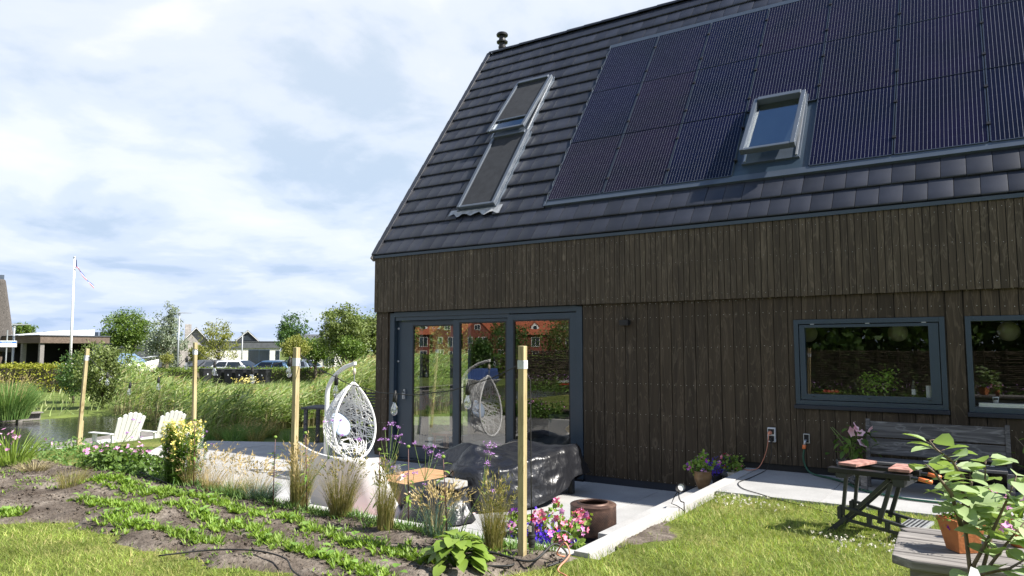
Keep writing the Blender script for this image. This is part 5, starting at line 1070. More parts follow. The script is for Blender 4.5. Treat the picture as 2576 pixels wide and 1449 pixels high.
# snapdragons, geranium bush
def stalks(name, label, catg, loc, n, r, h, leafm, ll, lw, per, headm=None, headlen=.25, hs=.03, lean=.12, stem=None):
    T = thing(name, label, catg, loc); a = rng.uniform(0, 6.28, n); rr = r * np.sqrt(rng.uniform(0, 1, n)); B0 = np.stack([rr * np.cos(a), rr * np.sin(a), np.zeros(n)], 1); hh_ = h * rng.uniform(.65, 1, n); tops = B0 * 1.25 + np.stack([rng.normal(size=n) * lean * h * .4, rng.normal(size=n) * lean * h * .4, hh_], 1); mb = MB()
    for b_, t_ in zip(B0, tops): mb.tube([b_, b_ * .5 + t_ * .5 + rng.normal(size=3) * .01, t_], [.004, .0035, .002], 4)
    mb.build('stems', stem or M['greenstem'], T); I = np.repeat(np.arange(n), per); tt = rng.uniform(.05, .95, len(I))[:, None]; P = B0[I] * (1 - tt) + tops[I] * tt; aa = rng.uniform(0, 6.28, len(I)); U = unit(np.stack([np.cos(aa), np.sin(aa), rng.uniform(-.2, .9, len(I))], 1)) * ll * rng.uniform(.6, 1.2, (len(I), 1)); arr('leaves', leaves(P, U, unit(np.cross(U, np.array((0, 0, 1.)))) * lw), leafm, T)
    if headm:
        k = 26; I = np.repeat(np.arange(n), k); tt = rng.uniform(1 - headlen, 1.02, len(I))[:, None]; P = B0[I] * (1 - tt) + tops[I] * tt + rng.normal(size=(len(I), 3)) * .012; arr('blossoms', rleaves(P, hs, .3, .8), headm, T)
    return T
stalks('snapdragon', 'tall bushy snapdragons with pale yellow flower spikes', 'flowers', (1.62, -4.52, .36), 60, .16, .72, M['snapleaf'], .075, .016, 95, M['yellowp'], .16, .024)
T = thing('geranium_bush', 'spreading cranesbill bush with pink flowers below the white chairs', 'bush', (-.1, -4.45, .36))
P, C = crown_pts((.5, 0, .10), (.85, .32, .22), 150, 22, .055, .5, .2, 5); P = P[P[:, 2] > .0]; arr('leaves', rleaves(P, .055, .3, .75), M['bush'], T)
ct = C[C[:, 2] > .18]; P = np.concatenate([ct[rng.integers(0, len(ct), 60)] + rng.normal(size=(60, 3)) * .04 + np.array((0, 0, .07))]); stuff(arr('flowers', flowers(P, .045, (.3, -.5, 1)), M['pinkp'], T))
T = thing('low_bush', 'low leafy border plants along the slope behind the soil bed', 'bush', (-1.5, -4.0, .28)); P, C = crown_pts((0, 0, .06), (1.2, .5, .22), 150, 18, .06, .3, .3, 6); arr('leaves', rleaves(P[P[:, 2] > -.1], .05, .4, .5), M['tuss'], T)
# verbena, coneflower stalks
def px5(x_, y_): return ((900 + x_ / 2.058) / 1.59006, (1600 + y_ / 2.058) / 1.59006)
def px6(x_, y_): return ((1600 + x_ / 2.399) / 1.59006, (1700 + y_ / 2.399) / 1.59006)
def verbena(label, base, heads):
    z = float(soil_z(*base)); B0 = np.array((*base, z)); d = (B0 - CAMP) @ _f; T = thing('verbena', label, 'flower', tuple(B0), 0, 'purple verbena stems in the bed'); mb = MB(); Hs = [at(x_, y_, d + rng.uniform(-.12, .12)) - B0 for x_, y_, s in heads]; c = np.mean(Hs, 0); fork = c * np.array((.75, .75, .62)); mb.tube([(0, 0, 0), fork * .5 + rng.normal(size=3) * .01, fork], [.004, .0035, .003], 5)
    for h_ in Hs: mid = fork * .45 + np.array(h_) * .55 + np.array((0, 0, -.03)); mb.tube([fork, mid, h_], [.0028, .0024, .002], 5)
    mb.build('stems', M['greenstem'], T)
    for h_, (x_, y_, s) in zip(Hs, heads): n = int(26 * s); stuff(arr('flower_head', flowers(np.array(h_) + rng.normal(size=(n, 3)) * np.array((.016, .016, .008)) * s, .013, (0, 0, 1), 5), M['lilac'], T))
    n = 8; P = np.linspace(.15, .8, n)[:, None] * fork; a = rng.uniform(0, 6.28, n); U = np.stack([np.cos(a), np.sin(a), np.full(n, .6)], 1) * .05; arr('leaves', leaves(P, U, unit(np.cross(U, np.array((0, 0, 1.)))) * .009), M['bush'], T)
h5 = lambda *l: [(*px5(x_, y_), s) for x_, y_, s in l]; h6 = lambda *l: [(*px6(x_, y_), s) for x_, y_, s in l]
verbena('tall branching verbena with purple heads in front of the left door leaf', (4.42, -4.50), h5((1375, 195, 1.3), (1432, 220, .8), (1317, 237, .7), (1398, 303, 1.1), (1450, 288, .7), (1283, 325, .7), (1330, 322, .6), (1447, 350, .8)))
verbena('low verbena with a large purple head before the coffee table', (4.25, -4.55), h5((1335, 510, 1.6), (1277, 525, .8), (1390, 550, .7))); verbena('verbena with five purple heads in front of the middle door leaf', (4.80, -4.48), h5((1557, 355, .7), (1652, 388, 1.1), (1725, 385, .7), (1692, 425, .9), (1765, 458, 1.8)))
verbena('thin verbena with purple heads in front of the white egg chair', (3.52, -4.62), h5((880, 170, .7), (948, 165, .8), (820, 178, .5), (965, 288, .6), (1105, 325, .9))); verbena('verbena with purple heads in front of the black tarpaulin', (5.30, -4.55), h6((870, 190, 1.8), (828, 255, .7), (880, 275, .7), (845, 368, 1.1), (885, 625, .6)))
verbena('short verbena with purple heads over the teak table', (4.62, -4.45), h5((1558, 600, 1.1), (1500, 615, .6), (1470, 630, .5), (1650, 690, .8))); verbena('verbena heads above the white garden chairs', (-.25, -4.40), [(535, 1117, .6), (512, 1096, .6), (520, 1085, .5), (498, 1102, .5)]) ; verbena('verbena with purple heads in front of the two white garden chairs', (-.6, -4.42), [(333, 1100, .7), (320, 1088, .9), (356, 1100, .6), (335, 1055, 1), (352, 1062, .7)])
def stalk(label, x_, y_, h):
    T = thing('coneflower_stalk', label, 'flower stalk', (x_, y_, float(soil_z(x_, y_))), 0, 'dark leafy stalks in the bed'); l_ = rng.normal(size=2) * .03; MB().tube([(0, 0, 0), (l_[0] * .4, l_[1] * .4, h * .5), (l_[0], l_[1], h)], [.005, .0045, .003], 6).build('stem', M['redstem'], T, True)
    MB().lathe([(0, -.012), (.014, -.006), (.016, .004), (.008, .014), (0, .015)], 10, (l_[0], l_[1], h + .005)).build('bud', M['potleaf'], T, True); n = 13; t = rng.uniform(.25, .97, n)[:, None]; P = np.array((l_[0], l_[1], h)) * t; a = rng.uniform(0, 6.28, n); U = np.stack([np.cos(a), np.sin(a), rng.uniform(-.3, .7, n)], 1) * rng.uniform(.05, .11, (n, 1)); arr('leaves', bigleaves(P, U, unit(np.cross(U, np.array((0, 0, 1.)))) * .024, .4), M['potleaf'], T, True)
for lb, x_, y_, h in (('dark leafy stalk with a green bud left of the egg chair post', 3.28, -4.66, .62), ('dark leafy stalk with green bud before the white lounge seat', 3.62, -4.56, .70), ('dark leafy stalk with green bud beside the slim feather grass', 4.55, -4.62, .62), ('dark leafy stalk with bud rising from the grass beside the hosta', 5.42, -4.82, .66), ('dark leafy stalk among the tan grasses at the pale terrace', 2.0, -4.62, .66), ('slim leafy stalk right of the coffee table jar', 4.78, -4.52, .66)): stalk(lb, x_, y_, h)
# hosta
T = thing('hosta', 'yellow green hosta with broad ribbed leaves at the front of the bed', 'plant', (5.70, -5.07, float(soil_z(5.70, -5.07)))); vfs = []; mb = MB()
for k in range(64):
    a = rng.uniform(0, 6.28); lv_ = rng.uniform(0, 1); r_ = .03 + .13 * (1 - lv_) + .05 * rng.uniform(); z_ = .04 + .17 * lv_; P = np.array([(r_ * math.cos(a), r_ * math.sin(a), z_)]); L_ = rng.uniform(.10, .155); el = .6 * lv_ - .2; U = np.array([(math.cos(a), math.sin(a), el)]) * L_; V_ = np.array([(-math.sin(a), math.cos(a), rng.uniform(-.2, .2))]) * L_ * .72; vfs.append(bigleaves(P, U, V_, .45, .22)); mb.tube([(0, 0, 0), P[0] * .6 + np.array((0, 0, .03)), P[0]], .004, 4)
arr('leaves', cat_vf(*vfs), M['hosta'], T, True); mb.build('leaf_stalks', M['snapleaf'], T)
# potted flowers
def pot_plant(T, c, rad, n, lm, ls, fl, seed=1, asp=.8):
    P, C = crown_pts(c, rad, max(10, n // 14), 14, .03, .35, .25, seed); arr('leaves', rleaves(P, ls, .35, asp), lm, T)
    for mat, k, s, zlo, sp in fl:
        CC = C[C[:, 2] >= np.quantile(C[:, 2], zlo)]; q_ = CC[rng.integers(0, len(CC), k)]; P2 = q_ + unit(q_ - np.asarray(c)) * .025 + rng.normal(size=(k, 3)) * sp; stuff(arr('flowers', flowers(P2, s, (.1, -.7, .8)), mat, T))
T = thing('flower_trough', 'black trough of pink geraniums and blue lobelia at the kerb corner', 'planter', (5.50, -3.66, 0), R(2))
MB().prism([(-.30, .02), (.30, .02), (.34, .24), (-.34, .24)], -.11, .11, 'y').build('trough', M['black'], T, bevel=.01)
pot_plant(T, (.14, .0, .32), (.33, .20, .17), 520, M['potleaf'], .048, [(M['gerp'], 60, .06, .5, .02), (M['gerd'], 9, .055, .4, .03), (M['pansy'], 34, .05, .3, .03)], 11)
P = np.concatenate([rng.normal(size=(560, 3)) * np.array((.12, .06, .09)) + np.array((.14, -.22, .20)), rng.normal(size=(120, 3)) * np.array((.08, .04, .05)) + np.array((.36, -.17, .14))]); P = P[P[:, 2] > .03]; arr('lobelia', flowers(P, .034, (0, -1, .4), 4), M['lobelia'], T); P2 = P[::2] + rng.normal(size=(len(P[::2]), 3)) * .015 + np.array((0, .015, -.01)); arr('lobelia_leaves', rleaves(P2, .028, .2, .3), M['bush'], T)
pot_plant(T, (-.32, .02, .28), (.12, .11, .16), 120, M['potleaf'], .045, [(M['petunia'], 12, .05, .3, .02), (M['pansy'], 8, .045, .2, .02)], 13)
T = thing('zinc_bucket', 'galvanised bucket with pink and white flowers at the kerb corner', 'bucket', (5.86, -3.88, 0)); MB().lathe([(.085, 0), (.115, .22), (.118, .225), (.11, .225), (.08, .01), (0, .01)], 22).build('bucket', M['galv'], T, smooth='auto'); MB().tube([(.112 * math.cos(a), .0, .21 + .17 * math.sin(a)) for a in [math.pi * k / 12 for k in range(13)]], .004, 6).build('handle', M['galv'], T, True)
pot_plant(T, (.02, .02, .30), (.15, .14, .13), 260, M['potleaf'], .042, [(M['pansy'], 22, .05, .3, .03), (M['gerp'], 16, .05, .5, .02)], 17)
T = thing('glazed_pot', 'brown glazed pot with purple edged flowers on the concrete step', 'flower pot', (5.88, -.62, .197)); MB().lathe([(.055, 0), (.07, .03), (.098, .11), (.105, .16), (.095, .185), (.108, .20), (.108, .21), (.095, .21), (.09, .19), (0, .185)], 24).build('pot', M['glazed'], T, True); pot_plant(T, (-.03, .0, .28), (.17, .13, .10), 260, M['potleaf'], .042, [(M['pansy'], 20, .045, .3, .02), (M['petunia'], 8, .045, .2, .02)], 19)
T = thing('cream_pot', 'cream pot with red geraniums by the wall on the step', 'flower pot', (6.06, -.14, .198)); MB().lathe([(.085, 0), (.10, .05), (.102, .13), (.098, .15), (.09, .15), (.09, .13), (0, .13)], 22).build('pot', M['creampot'], T, True); pot_plant(T, (.02, -.0, .24), (.14, .10, .10), 240, M['potleaf'], .042, [(M['gerp'], 9, .05, .4, .02), (M['gerd'], 4, .05, .3, .02)], 23)
T = thing('blue_lobelia', 'blue lobelia plant against the wall between the two pots', 'flower', (5.90, -.17, .198)); MB().lathe([(.05, 0), (.065, .10), (.055, .10), (0, .09)], 14).build('pot', M['black'], T); P = rng.normal(size=(240, 3)) * np.array((.07, .035, .07)) + np.array((0, -.02, .17)); P = P[P[:, 2] > .02]; arr('flowers', flowers(P, .02, (0, -1, .4), 4), M['lobelia'], T); arr('leaves', rleaves(P[::2], .03, .2, .3), M['bush'], T)
T = thing('cat_figure', 'dark stone animal figure sitting on the step beside the pots', 'figure', (6.08, -.40, .197), R(-30)); MB().lathe([(.06, 0), (.066, .02), (.06, .06), (.045, .10), (.03, .125), (.026, .135)], 16).build('body', M['stone'], T, True); MB().lathe([(0, .118), (.026, .122), (.036, .145), (.034, .165), (.02, .18), (0, .182)], 14, (0, -.015, 0)).build('head', M['stone'], T, True)
for sx in (-1, 1): MB().lathe([(.012, 0), (.0, .032)], 6, (sx * .02, -.012, .168)).build('ear', M['stone'], T)
MB().lathe([(0, 0), (.02, .01), (.024, .03), (.0, .05)], 10, (0, -.055, .005)).build('front_paws', M['stone'], T, True)
# terracotta planter and friends on the table
TERR = T = thing('terracotta_planter', 'square tapered terracotta planter with purple petunias on the grey table', 'planter', (8.635, -5.70, 1.052), R(38))
MB().add([(-.055, -.055, 0), (.055, -.055, 0), (.055, .055, 0), (-.055, .055, 0), (-.088, -.088, .18), (.088, -.088, .18), (.088, .088, .18), (-.088, .088, .18), (-.078, -.078, .18), (.078, -.078, .18), (.078, .078, .18), (-.078, .078, .18), (-.075, -.075, .16), (.075, -.075, .16), (.075, .075, .16), (-.075, .075, .16)], [(0, 3, 2, 1), (0, 1, 5, 4), (1, 2, 6, 5), (2, 3, 7, 6), (3, 0, 4, 7), (4, 5, 9, 8), (5, 6, 10, 9), (6, 7, 11, 10), (7, 4, 8, 11), (8, 9, 13, 12), (9, 10, 14, 13), (10, 11, 15, 14), (11, 8, 12, 15), (12, 13, 14, 15)]).build('pot', M['terracotta'], T)
T.scale = (.68, .68, .68); pot_plant(T, (0, 0, .205), (.10, .10, .045), 520, M['bush'], .018, [(M['petunia'], 14, .035, .0, .02)], 29)
T = thing('flower_glass', 'red glass with pink flowers on the table behind the apple sapling', 'vase', (8.82, -5.50, 1.052)); MB().lathe([(.028, 0), (.034, .09), (.03, .09), (.024, .01), (0, .01)], 16).build('glass', M['terracotta'], T, True); pot_plant(T, (0, 0, .12), (.12, .08, .05), 160, M['potleaf'], .03, [(M['pinkp'], 26, .04, .0, .02), (M['gerp'], 6, .04, .0, .02)], 31)
T = thing('hibiscus', 'hibiscus with pale pink flowers in clear plastic wrap left of the bench', 'potted plant', (7.47, -.42, .381)); MB().lathe([(.09, .0), (.12, .16), (.11, .16), (0, .15)], 18).build('pot', M['black'], T, True); wr = MB().lathe([(.10, .002), (.14, .05), (.16, .12), (.15, .2), (.17, .25), (.14, .24)], 26); wr.v = [(p[0] * (1 + .14 * math.sin(p[2] * 40 + p[0] * 50)), p[1] * (1 + .14 * math.cos(p[2] * 33 + p[1] * 60)), p[2]) for p in wr.v]; wr.build('plastic_wrap', M['film'], T, True)
mb = MB()
for k in range(5): mb.tube([(0, 0, .15), (rng.normal() * .04, rng.normal() * .03, .35), (rng.normal() * .09, rng.normal() * .05, .6)], [.006, .005, .003], 5)
mb.build('stems', M['greenstem'], T, True); n = 70; P = rng.normal(size=(n, 3)) * np.array((.10, .06, .11)) + np.array((.02, -.02, .42)); a = rng.uniform(0, 6.28, n); U = np.stack([np.cos(a), np.sin(a), rng.uniform(-.7, .2, n)], 1) * rng.uniform(.06, .1, (n, 1)); arr('leaves', bigleaves(P, U, unit(np.cross(U, np.array((0, 0, 1.)))) * .055), M['bush'], T, True); P = np.array([(.05, -.1, .62), (.10, -.08, .55), (.0, -.08, .56), (.11, -.1, .45), (.18, -.05, .60), (.06, -.12, .60)]); [arr('flower', flowers(P[i:i + 1], .10, (.8, -.6, .5), 5, .4, 1.0), M['hib'], T) for i in range(len(P))]
T = thing('black_tub', 'black tub with a leafy shrub at the right edge by the wall', 'planter', (9.16, -.42, .381)); MB().lathe([(.17, 0), (.23, .26), (.24, .27), (.22, .27), (.16, .02), (0, .02)], 24).build('tub', M['black'], T, True); n = 60; P = rng.normal(size=(n, 3)) * np.array((.13, .12, .12)) + np.array((0, 0, .48)); a = rng.uniform(0, 6.28, n); U = np.stack([np.cos(a), np.sin(a), rng.uniform(-.5, .5, n)], 1) * .11; arr('leaves', bigleaves(P, U, unit(np.cross(U, np.array((0, 0, 1.)))) * .045), M['potleaf'], T, True)
mb = MB()
for k in range(6): mb.tube([(0, 0, .02), (rng.normal() * .05, rng.normal() * .05, .35), (rng.normal() * .14, rng.normal() * .12, .6)], [.008, .006, .003], 5)
mb.build('stems', M['twig'], T, True)
# apple sapling in the right corner, near the camera
stems = [[(2445, 1475, 2.44), (2428, 1330, 2.46), (2420, 1200, 2.46), (2396, 1160, 2.44), (2355, 1130, 2.42), (2338, 1108, 2.42)], [(2420, 1330, 2.45), (2392, 1240, 2.40), (2352, 1190, 2.38), (2328, 1168, 2.38)], [(2462, 1470, 2.42), (2492, 1360, 2.46), (2488, 1280, 2.5), (2478, 1210, 2.5), (2480, 1150, 2.5)], [(2450, 1420, 2.44), (2500, 1330, 2.38), (2532, 1260, 2.34), (2556, 1200, 2.32)], [(2465, 1455, 2.42), (2530, 1370, 2.36), (2580, 1310, 2.34)], [(2440, 1450, 2.44), (2540, 1430, 2.30), (2600, 1395, 2.28)], [(2428, 1330, 2.46), (2445, 1230, 2.5), (2440, 1190, 2.5)]]
b0 = at(2450, 1490, 2.44); T = thing('apple_sapling', 'young apple tree with pale green leaves in front of the grey table', 'tree', (b0[0], b0[1], LZ)); off = np.array((b0[0], b0[1], LZ)); mb = MB(); LP, LU, LV = [], [], []
mb.tube([(0, 0, 0), (.0, .0, .35), b0 - off], [.016, .014, .010], 8)
for si, s_ in enumerate(stems):
    Q = [at(*p) - off for p in s_]
    if si in (0, 2, 3, 4, 5): Q = [b0 - off] + Q
    mb.tube(Q, [.0085 - .0065 * k / (len(Q) - 1) for k in range(len(Q))], 7); Q = np.array(Q); sl = np.linalg.norm(np.diff(Q, axis=0), axis=1); cm_ = np.concatenate([[0], np.cumsum(sl)]); k = [20, 18, 24, 22, 18, 14, 12][si]
    for t in np.linspace(cm_[-1] * (.45 if si in (0, 2, 3, 4) else .25), cm_[-1], k):
        p = np.array([np.interp(t, cm_, Q[:, m]) for m in range(3)]); a = rng.uniform(0, 6.28); U = unit(np.array((math.cos(a), math.sin(a), rng.uniform(-.25, .7)))) * rng.uniform(.060, .098); stalk_ = U * .25; LP.append(p + stalk_); LU.append(U); LV.append(unit(np.cross(U, np.array((0, 0, 1.)) + rng.normal(size=3) * .35)) * np.linalg.norm(U) * .72); mb.tube([p, p + stalk_], .0012, 4)
mb.build('branches', M['twig'], T, True)
for k in range(len(LP)): arr('leaf', bigleaves(np.array([LP[k]]), np.array([LU[k]]), np.array([LV[k]]), rng.uniform(.05, .35), .22), M['apple'], T, True)
# reeds
def reeds(P, h, wind, nl=9, sc=1.0):
    n = len(P); hh_ = np.asarray(h)[:, None] * rng.uniform(.72, 1.08, (n, 1)); Hv = np.array((0, 0, 1.)) * hh_ + rng.normal(size=(n, 3)) * np.array((.06, .06, 0)) * hh_; B = WIND * wind * hh_ * rng.uniform(.1, .32, (n, 1)); st_ = blades(P, Hv, B, .014 * sc, 3)
    I = np.repeat(np.arange(n), nl); t = rng.uniform(.22, 1.0, (len(I), 1)); Q = P[I] + Hv[I] * t + B[I] * t * t; k = len(I); U = unit(rng.normal(size=(k, 3)) * np.array((.5, .5, .25)) + WIND * (.6 * wind + .1) + np.array((0, 0, .75))); L_ = rng.uniform(.25, .5, (k, 1)) * sc; lf = blades(Q, U * L_, WIND * L_ * .28 - np.array((0, 0, 1)) * L_ * rng.uniform(.15, .6, (k, 1)), rng.uniform(.026, .048, k) * sc, 3)
    m = rng.uniform(size=n) < .18; tp = (P + Hv + B)[m]; kk = 10; tt = rng.uniform(-.03, .16, (len(tp), kk, 1)); PP = (tp[:, None] + np.array((.5, .33, .6)) * tt).reshape(-1, 3); UU = unit(WIND + rng.normal(size=(len(PP), 3)) * .5 + np.array((0, 0, .2))) * .07 * sc; pl_ = leaves(PP, UU, unit(np.cross(UU, rdir(len(PP)))) * .012 * sc); return st_, lf, pl_
def reed_h(P):
    d = (P - CAMP) @ _f; px_ = 1288 + 1813.4 * ((P - CAMP) @ _r) / d; yt = np.interp(px_, [120, 200, 300, 450, 510, 760, 800, 860, 940, 1000], [958, 946, 936, 962, 988, 984, 945, 915, 898, 890])
    return np.clip(1.82 - (yt - 876) / 1813.4 * d - P[:, 2], .2, 2.1)
def scatter(poly_fn, x0, x1, y0, y1, n): P = np.stack([rng.uniform(x0, x1, n), rng.uniform(y0, y1, n), np.zeros(n)], 1); P = P[poly_fn(P[:, 0], P[:, 1])]; P[:, 2] = np.maximum(ground_h(P[:, 0], P[:, 1]), -.75); return P
edge = lambda x_: np.interp(x_, [-12, -6, -4.3, -2.4, 0, 3], [2.3, .55, .12, 1.1, 2.35, 4.2])
PA = scatter(lambda x_, y_: (y_ > 1.0 + .3 * np.sin(x_ * 3) + .22 * np.maximum(0, -7 - x_) * 2) & (x_ < -5.9 + .35 * np.sin(y_ * 2.1) - .06 * (y_ - 2)), -12.5, -5, .8, 17, 8200); hA = reed_h(PA)
PB = scatter(lambda x_, y_: (y_ > 3.0 + .4 * np.sin(x_ * 2) + .35 * np.maximum(0, -12 - x_)) & (y_ < 11), -18.5, -11, 2.5, 12, 3200); PC = scatter(lambda x_, y_: y_ > 12, -28, -2, 12, 26, 3200)
for nm, lb, P_, h_, wd, nl in (('reed_bed', 'tall green reeds right behind the terrace, bent by the wind', PA, hA, 1.0, 9), ('reed_bed', 'reeds at the head of the canal behind the white chairs', PB, reed_h(PB), .8, 8), ('reed_bed', 'reeds and tall grass in front of the parked cars', PC, reed_h(PC), .8, 6)):
    s_, l_, p_ = reeds(P_, h_, wd, nl, 1.0 if nm else 1); R_ = tag(empty(nm), lb, 'reeds'); R_['kind'] = 'stuff'; stuff(arr('stems', s_, M['reedstem'], R_)); stuff(arr('leaves', l_, M['reed'], R_)); stuff(arr('plumes', p_, M['tan'], R_))
k_ = 0
for i in range(60):
    xx = rng.uniform(-5.8, -.25); yy = float(edge(xx)) + .2 + abs(rng.normal()) * .9
    if k_ > 34: break
    k_ += 1; clump('edge_grass', 'low dark grass tuft in the shade along the terrace edge below the reeds', 'grass', float(xx), yy, 150, .16, .34, .34, .007, M['tuss'] if i % 3 else M['feather'], 14 if i % 2 else 0, M['tan'], .06, -.14, group='grass tufts along the terrace edge')
for lb, px_, py_, d, r_, h_ in (('large round green tussock on the far bank at the left edge', 22, 1030, 21.5, .5, 1.05), ('second green tussock on the far bank behind the first', 20, 1000, 27, .45, .9)):
    q_ = at(px_, py_, d); clump('grass_tussock', lb, 'grass', float(q_[0]), float(q_[1]), 1500, r_, h_, .75, .02, M['tuss'], 60, M['tan'], .05, -.25)
n = 9000; P = scatter(lambda x_, y_: (x_ < -17.2) | (y_ > 12), -48, -4, -2, 36, n); a = rng.uniform(0, 6.28, len(P)); k = len(P); hv_ = rng.uniform(.12, .42, (k, 1)); stuff(tag(arr('bank_grass', blades(P, np.array((0, 0, 1.)) * hv_ + rng.normal(size=(k, 3)) * .1, WIND * hv_ * rng.uniform(.1, .6, (k, 1)), .035, 3), M['reed']), 'rough grass on the far bank', 'grass'))

pc = at(2452, 1450, 2.25); tag(MB().prism([(-.028, -.03), (.022, -.03), (.012, .022), (-.006, .03)], -.001, .001, 'y').build('plant_label', M['white'], None, loc=tuple(pc), rot=(R(-35), 0, YAW - R(20))), 'small white plant label stuck among the apple sapling stems', 'label')
# ---------------------------------------------------------------- beyond the garden
GZ = -.4
def tree(name, label, base, crown_c, rad, nclump, per, cr, leaf, mat, trunk=.12, bark='bark', seed=1, lump=.28, group='trees beyond the reeds', up=.2, asp=.55, hollow=.35, limbs=7, catg='tree', droop=0):
    T = thing(name, label, catg, tuple(base), 0, group); c = np.asarray(crown_c) - np.asarray(base); P, C = crown_pts(c, rad, nclump, per, cr, hollow, lump, seed); P = P[P[:, 2] > .02]
    if droop: P[:, 2] -= droop * rng.uniform(0, 1, len(P)) ** 2 * rad[2]; P = P[P[:, 2] > .05]
    mb = MB(); g4 = np.random.default_rng(seed); top = c * np.array((1, 1, .9)); mb.tube([(0, 0, -.1), (c[0] * .3, c[1] * .3, c[2] * .45), top], [trunk, trunk * .75, trunk * .25], 8)
    for k in range(limbs): t = C[g4.integers(0, len(C))]; s0 = np.array((c[0] * .3, c[1] * .3, c[2] * .45)) * g4.uniform(.7, 1.4); mb.tube([s0, s0 * .5 + t * .5 + g4.normal(size=3) * .1, t], [trunk * .4, trunk * .25, trunk * .08], 5)
    mb.build('trunk', M[bark], T, True); stuff(arr('crown', rleaves(P, leaf, up, asp), mat, T)); return T
def tb(x_, y_, d, z=GZ): p = at(x_, 880, d); return np.array((p[0], p[1], z))
def tr(label, px_, ytop, ybot, wpx, d, mat, ncl, per, leaf, seed, name='tree', bark='bark', trunk=.12, base_px=None, **kw):
    c = at(px_, (ytop + ybot) / 2, d); k = d / 1813.4; rad = (wpx / 2 * k, wpx / 2 * k, (ybot - ytop) / 2 * k); b_ = tb(base_px or px_, 900, d); return tree(name, label, b_, c, rad, ncl, per, .16 * max(rad[0], .8), leaf, mat, trunk, bark, seed, **kw)
tr('dense mid green tree behind the carport end', 320, 792, 885, 108, 56, M['treeA'], 260, 34, .17, 3, trunk=.16, lump=.35)
tr('silvery willow with a bent top beside the street lamp', 412, 805, 912, 90, 54, M['treeB'], 210, 30, .15, 4, bark='birchbark', lump=.4)
tr('bent top shoot of the silvery willow', 432, 762, 825, 34, 54, M['treeB'], 60, 20, .13, 5, base_px=418, trunk=.05, limbs=2, lump=.5)
tr('sparse olive coloured tree in front of the brick house', 552, 812, 900, 82, 58, M['treeD'], 120, 24, .15, 6, lump=.4, limbs=12)
tr('dark birch tree in front of the white bungalow', 737, 796, 905, 74, 50, M['treeC'], 230, 30, .14, 7, lump=.35)
tr('small pollard tree with a round crown and pale trunk by the bins', 746, 850, 905, 58, 43, M['treeD'], 130, 26, .11, 8, name='pollard_tree', bark='birchbark', trunk=.11)
tr('round bushy tree right of the pollard tree', 795, 848, 915, 70, 46, M['treeA'], 150, 28, .13, 9)
tr('tall grey green tree behind the reeds next to the house corner', 868, 782, 905, 110, 34, M['treeE'], 300, 34, .12, 10, lump=.4)
tr('grey green tree half hidden by the house corner', 945, 790, 900, 110, 36, M['treeE'], 280, 34, .12, 11, lump=.4); tr('light green shrub under the tall tree beside the house corner', 880, 855, 905, 60, 32, M['treeA'], 110, 26, .10, 12, catg='shrub', name='shrub')
tr('small windblown tree behind the thatched house', 62, 812, 848, 42, 66, M['treeA'], 70, 24, .17, 13); tr('olive bush behind the silvery willow', 500, 868, 912, 50, 60, M['treeD'], 80, 22, .14, 14, catg='bush', name='bush')
tr('leafy buddleia bush in front of the carport', 262, 868, 1015, 104, 27, M['treeE'], 260, 30, .10, 15, catg='bush', name='bush', trunk=.05, lump=.35); tr('dark leafy bush at the foot of the flagpole', 190, 888, 990, 84, 30, M['treeC'], 150, 28, .09, 16, catg='bush', name='bush', trunk=.05); tr('rough green bush in front of the boat', 340, 908, 975, 100, 36, M['reed'], 100, 26, .12, 17, catg='bush', name='bush', trunk=.05)
tr('small mop headed tree behind the low hedge', 420, 890, 915, 26, 47, M['treeD'], 40, 20, .10, 18, name='pollard_tree', bark='birchbark', trunk=.08)
for i, x_ in enumerate((1020, 1075, 1125, 1180, 1235)): tr('tree behind the house seen through the glass corner, %s from the left' % ('first', 'second', 'third', 'fourth', 'fifth')[i], x_, 775 + 8 * (i % 2), 915, 105, 30 + 3 * (i % 2), M[('treeE', 'treeA')[i % 2]], 130, 26, .16, 70 + i)
for i, (lb, x_) in enumerate((('tall slim tree on the river bank right of the hedge', 905), ('tree seen past the side terrace behind the reeds', 990))): tr(lb, x_, 790, 900, 100, 44 + 6 * i, M['treeA'], 170, 30, .15, 20 + i)
# hedges
def hedge(label, a, b, h, w, mat, n, z=GZ, leaf=.11):
    a = np.asarray(a); b = np.asarray(b); T = thing('hedge', label, 'hedge', (a[0], a[1], z)); d = (b - a)[:2]; L_ = np.linalg.norm(d); d = d / L_; nn = np.array((-d[1], d[0])); t = rng.uniform(0, L_, n); u = rng.uniform(-w, w, n); v_ = rng.uniform(0, h, n); k = rng.integers(0, 3, n); u = np.where(k == 0, np.sign(u) * w, u); v_ = np.where(k == 1, h, v_); P = np.stack([d[0] * t + nn[0] * u, d[1] * t + nn[1] * u, v_], 1) + rng.normal(size=(n, 3)) * .07
    stuff(arr('foliage', rleaves(P, leaf, .3, .65), mat, T)); mb = MB(); mb.bar((0, 0, h * .46), (d[0] * L_, d[1] * L_, h * .46), w * 1.7, h * .9); mb.build('twig_core', M['bark'], T)
hedge('clipped yellow green hedge in front of the carport', tb(-60, 0, 38), tb(240, 0, 38), 1.35, .5, M['hedgeY'], 9000); hedge('long clipped green hedge behind the wheelie bins', tb(330, 0, 47.5), tb(840, 0, 47.5), .92, .5, M['hedgeG'], 15000); hedge('low green hedge behind the reeds left of the bins', tb(380, 0, 45), tb(500, 0, 45), .9, .4, M['hedgeG'], 4000)
n = 160; P = tb(835, 0, 41) + rng.normal(size=(n, 3)) * np.array((.5, .5, .1)) + np.array((0, 0, .35)); P2 = tb(622, 0, 41)
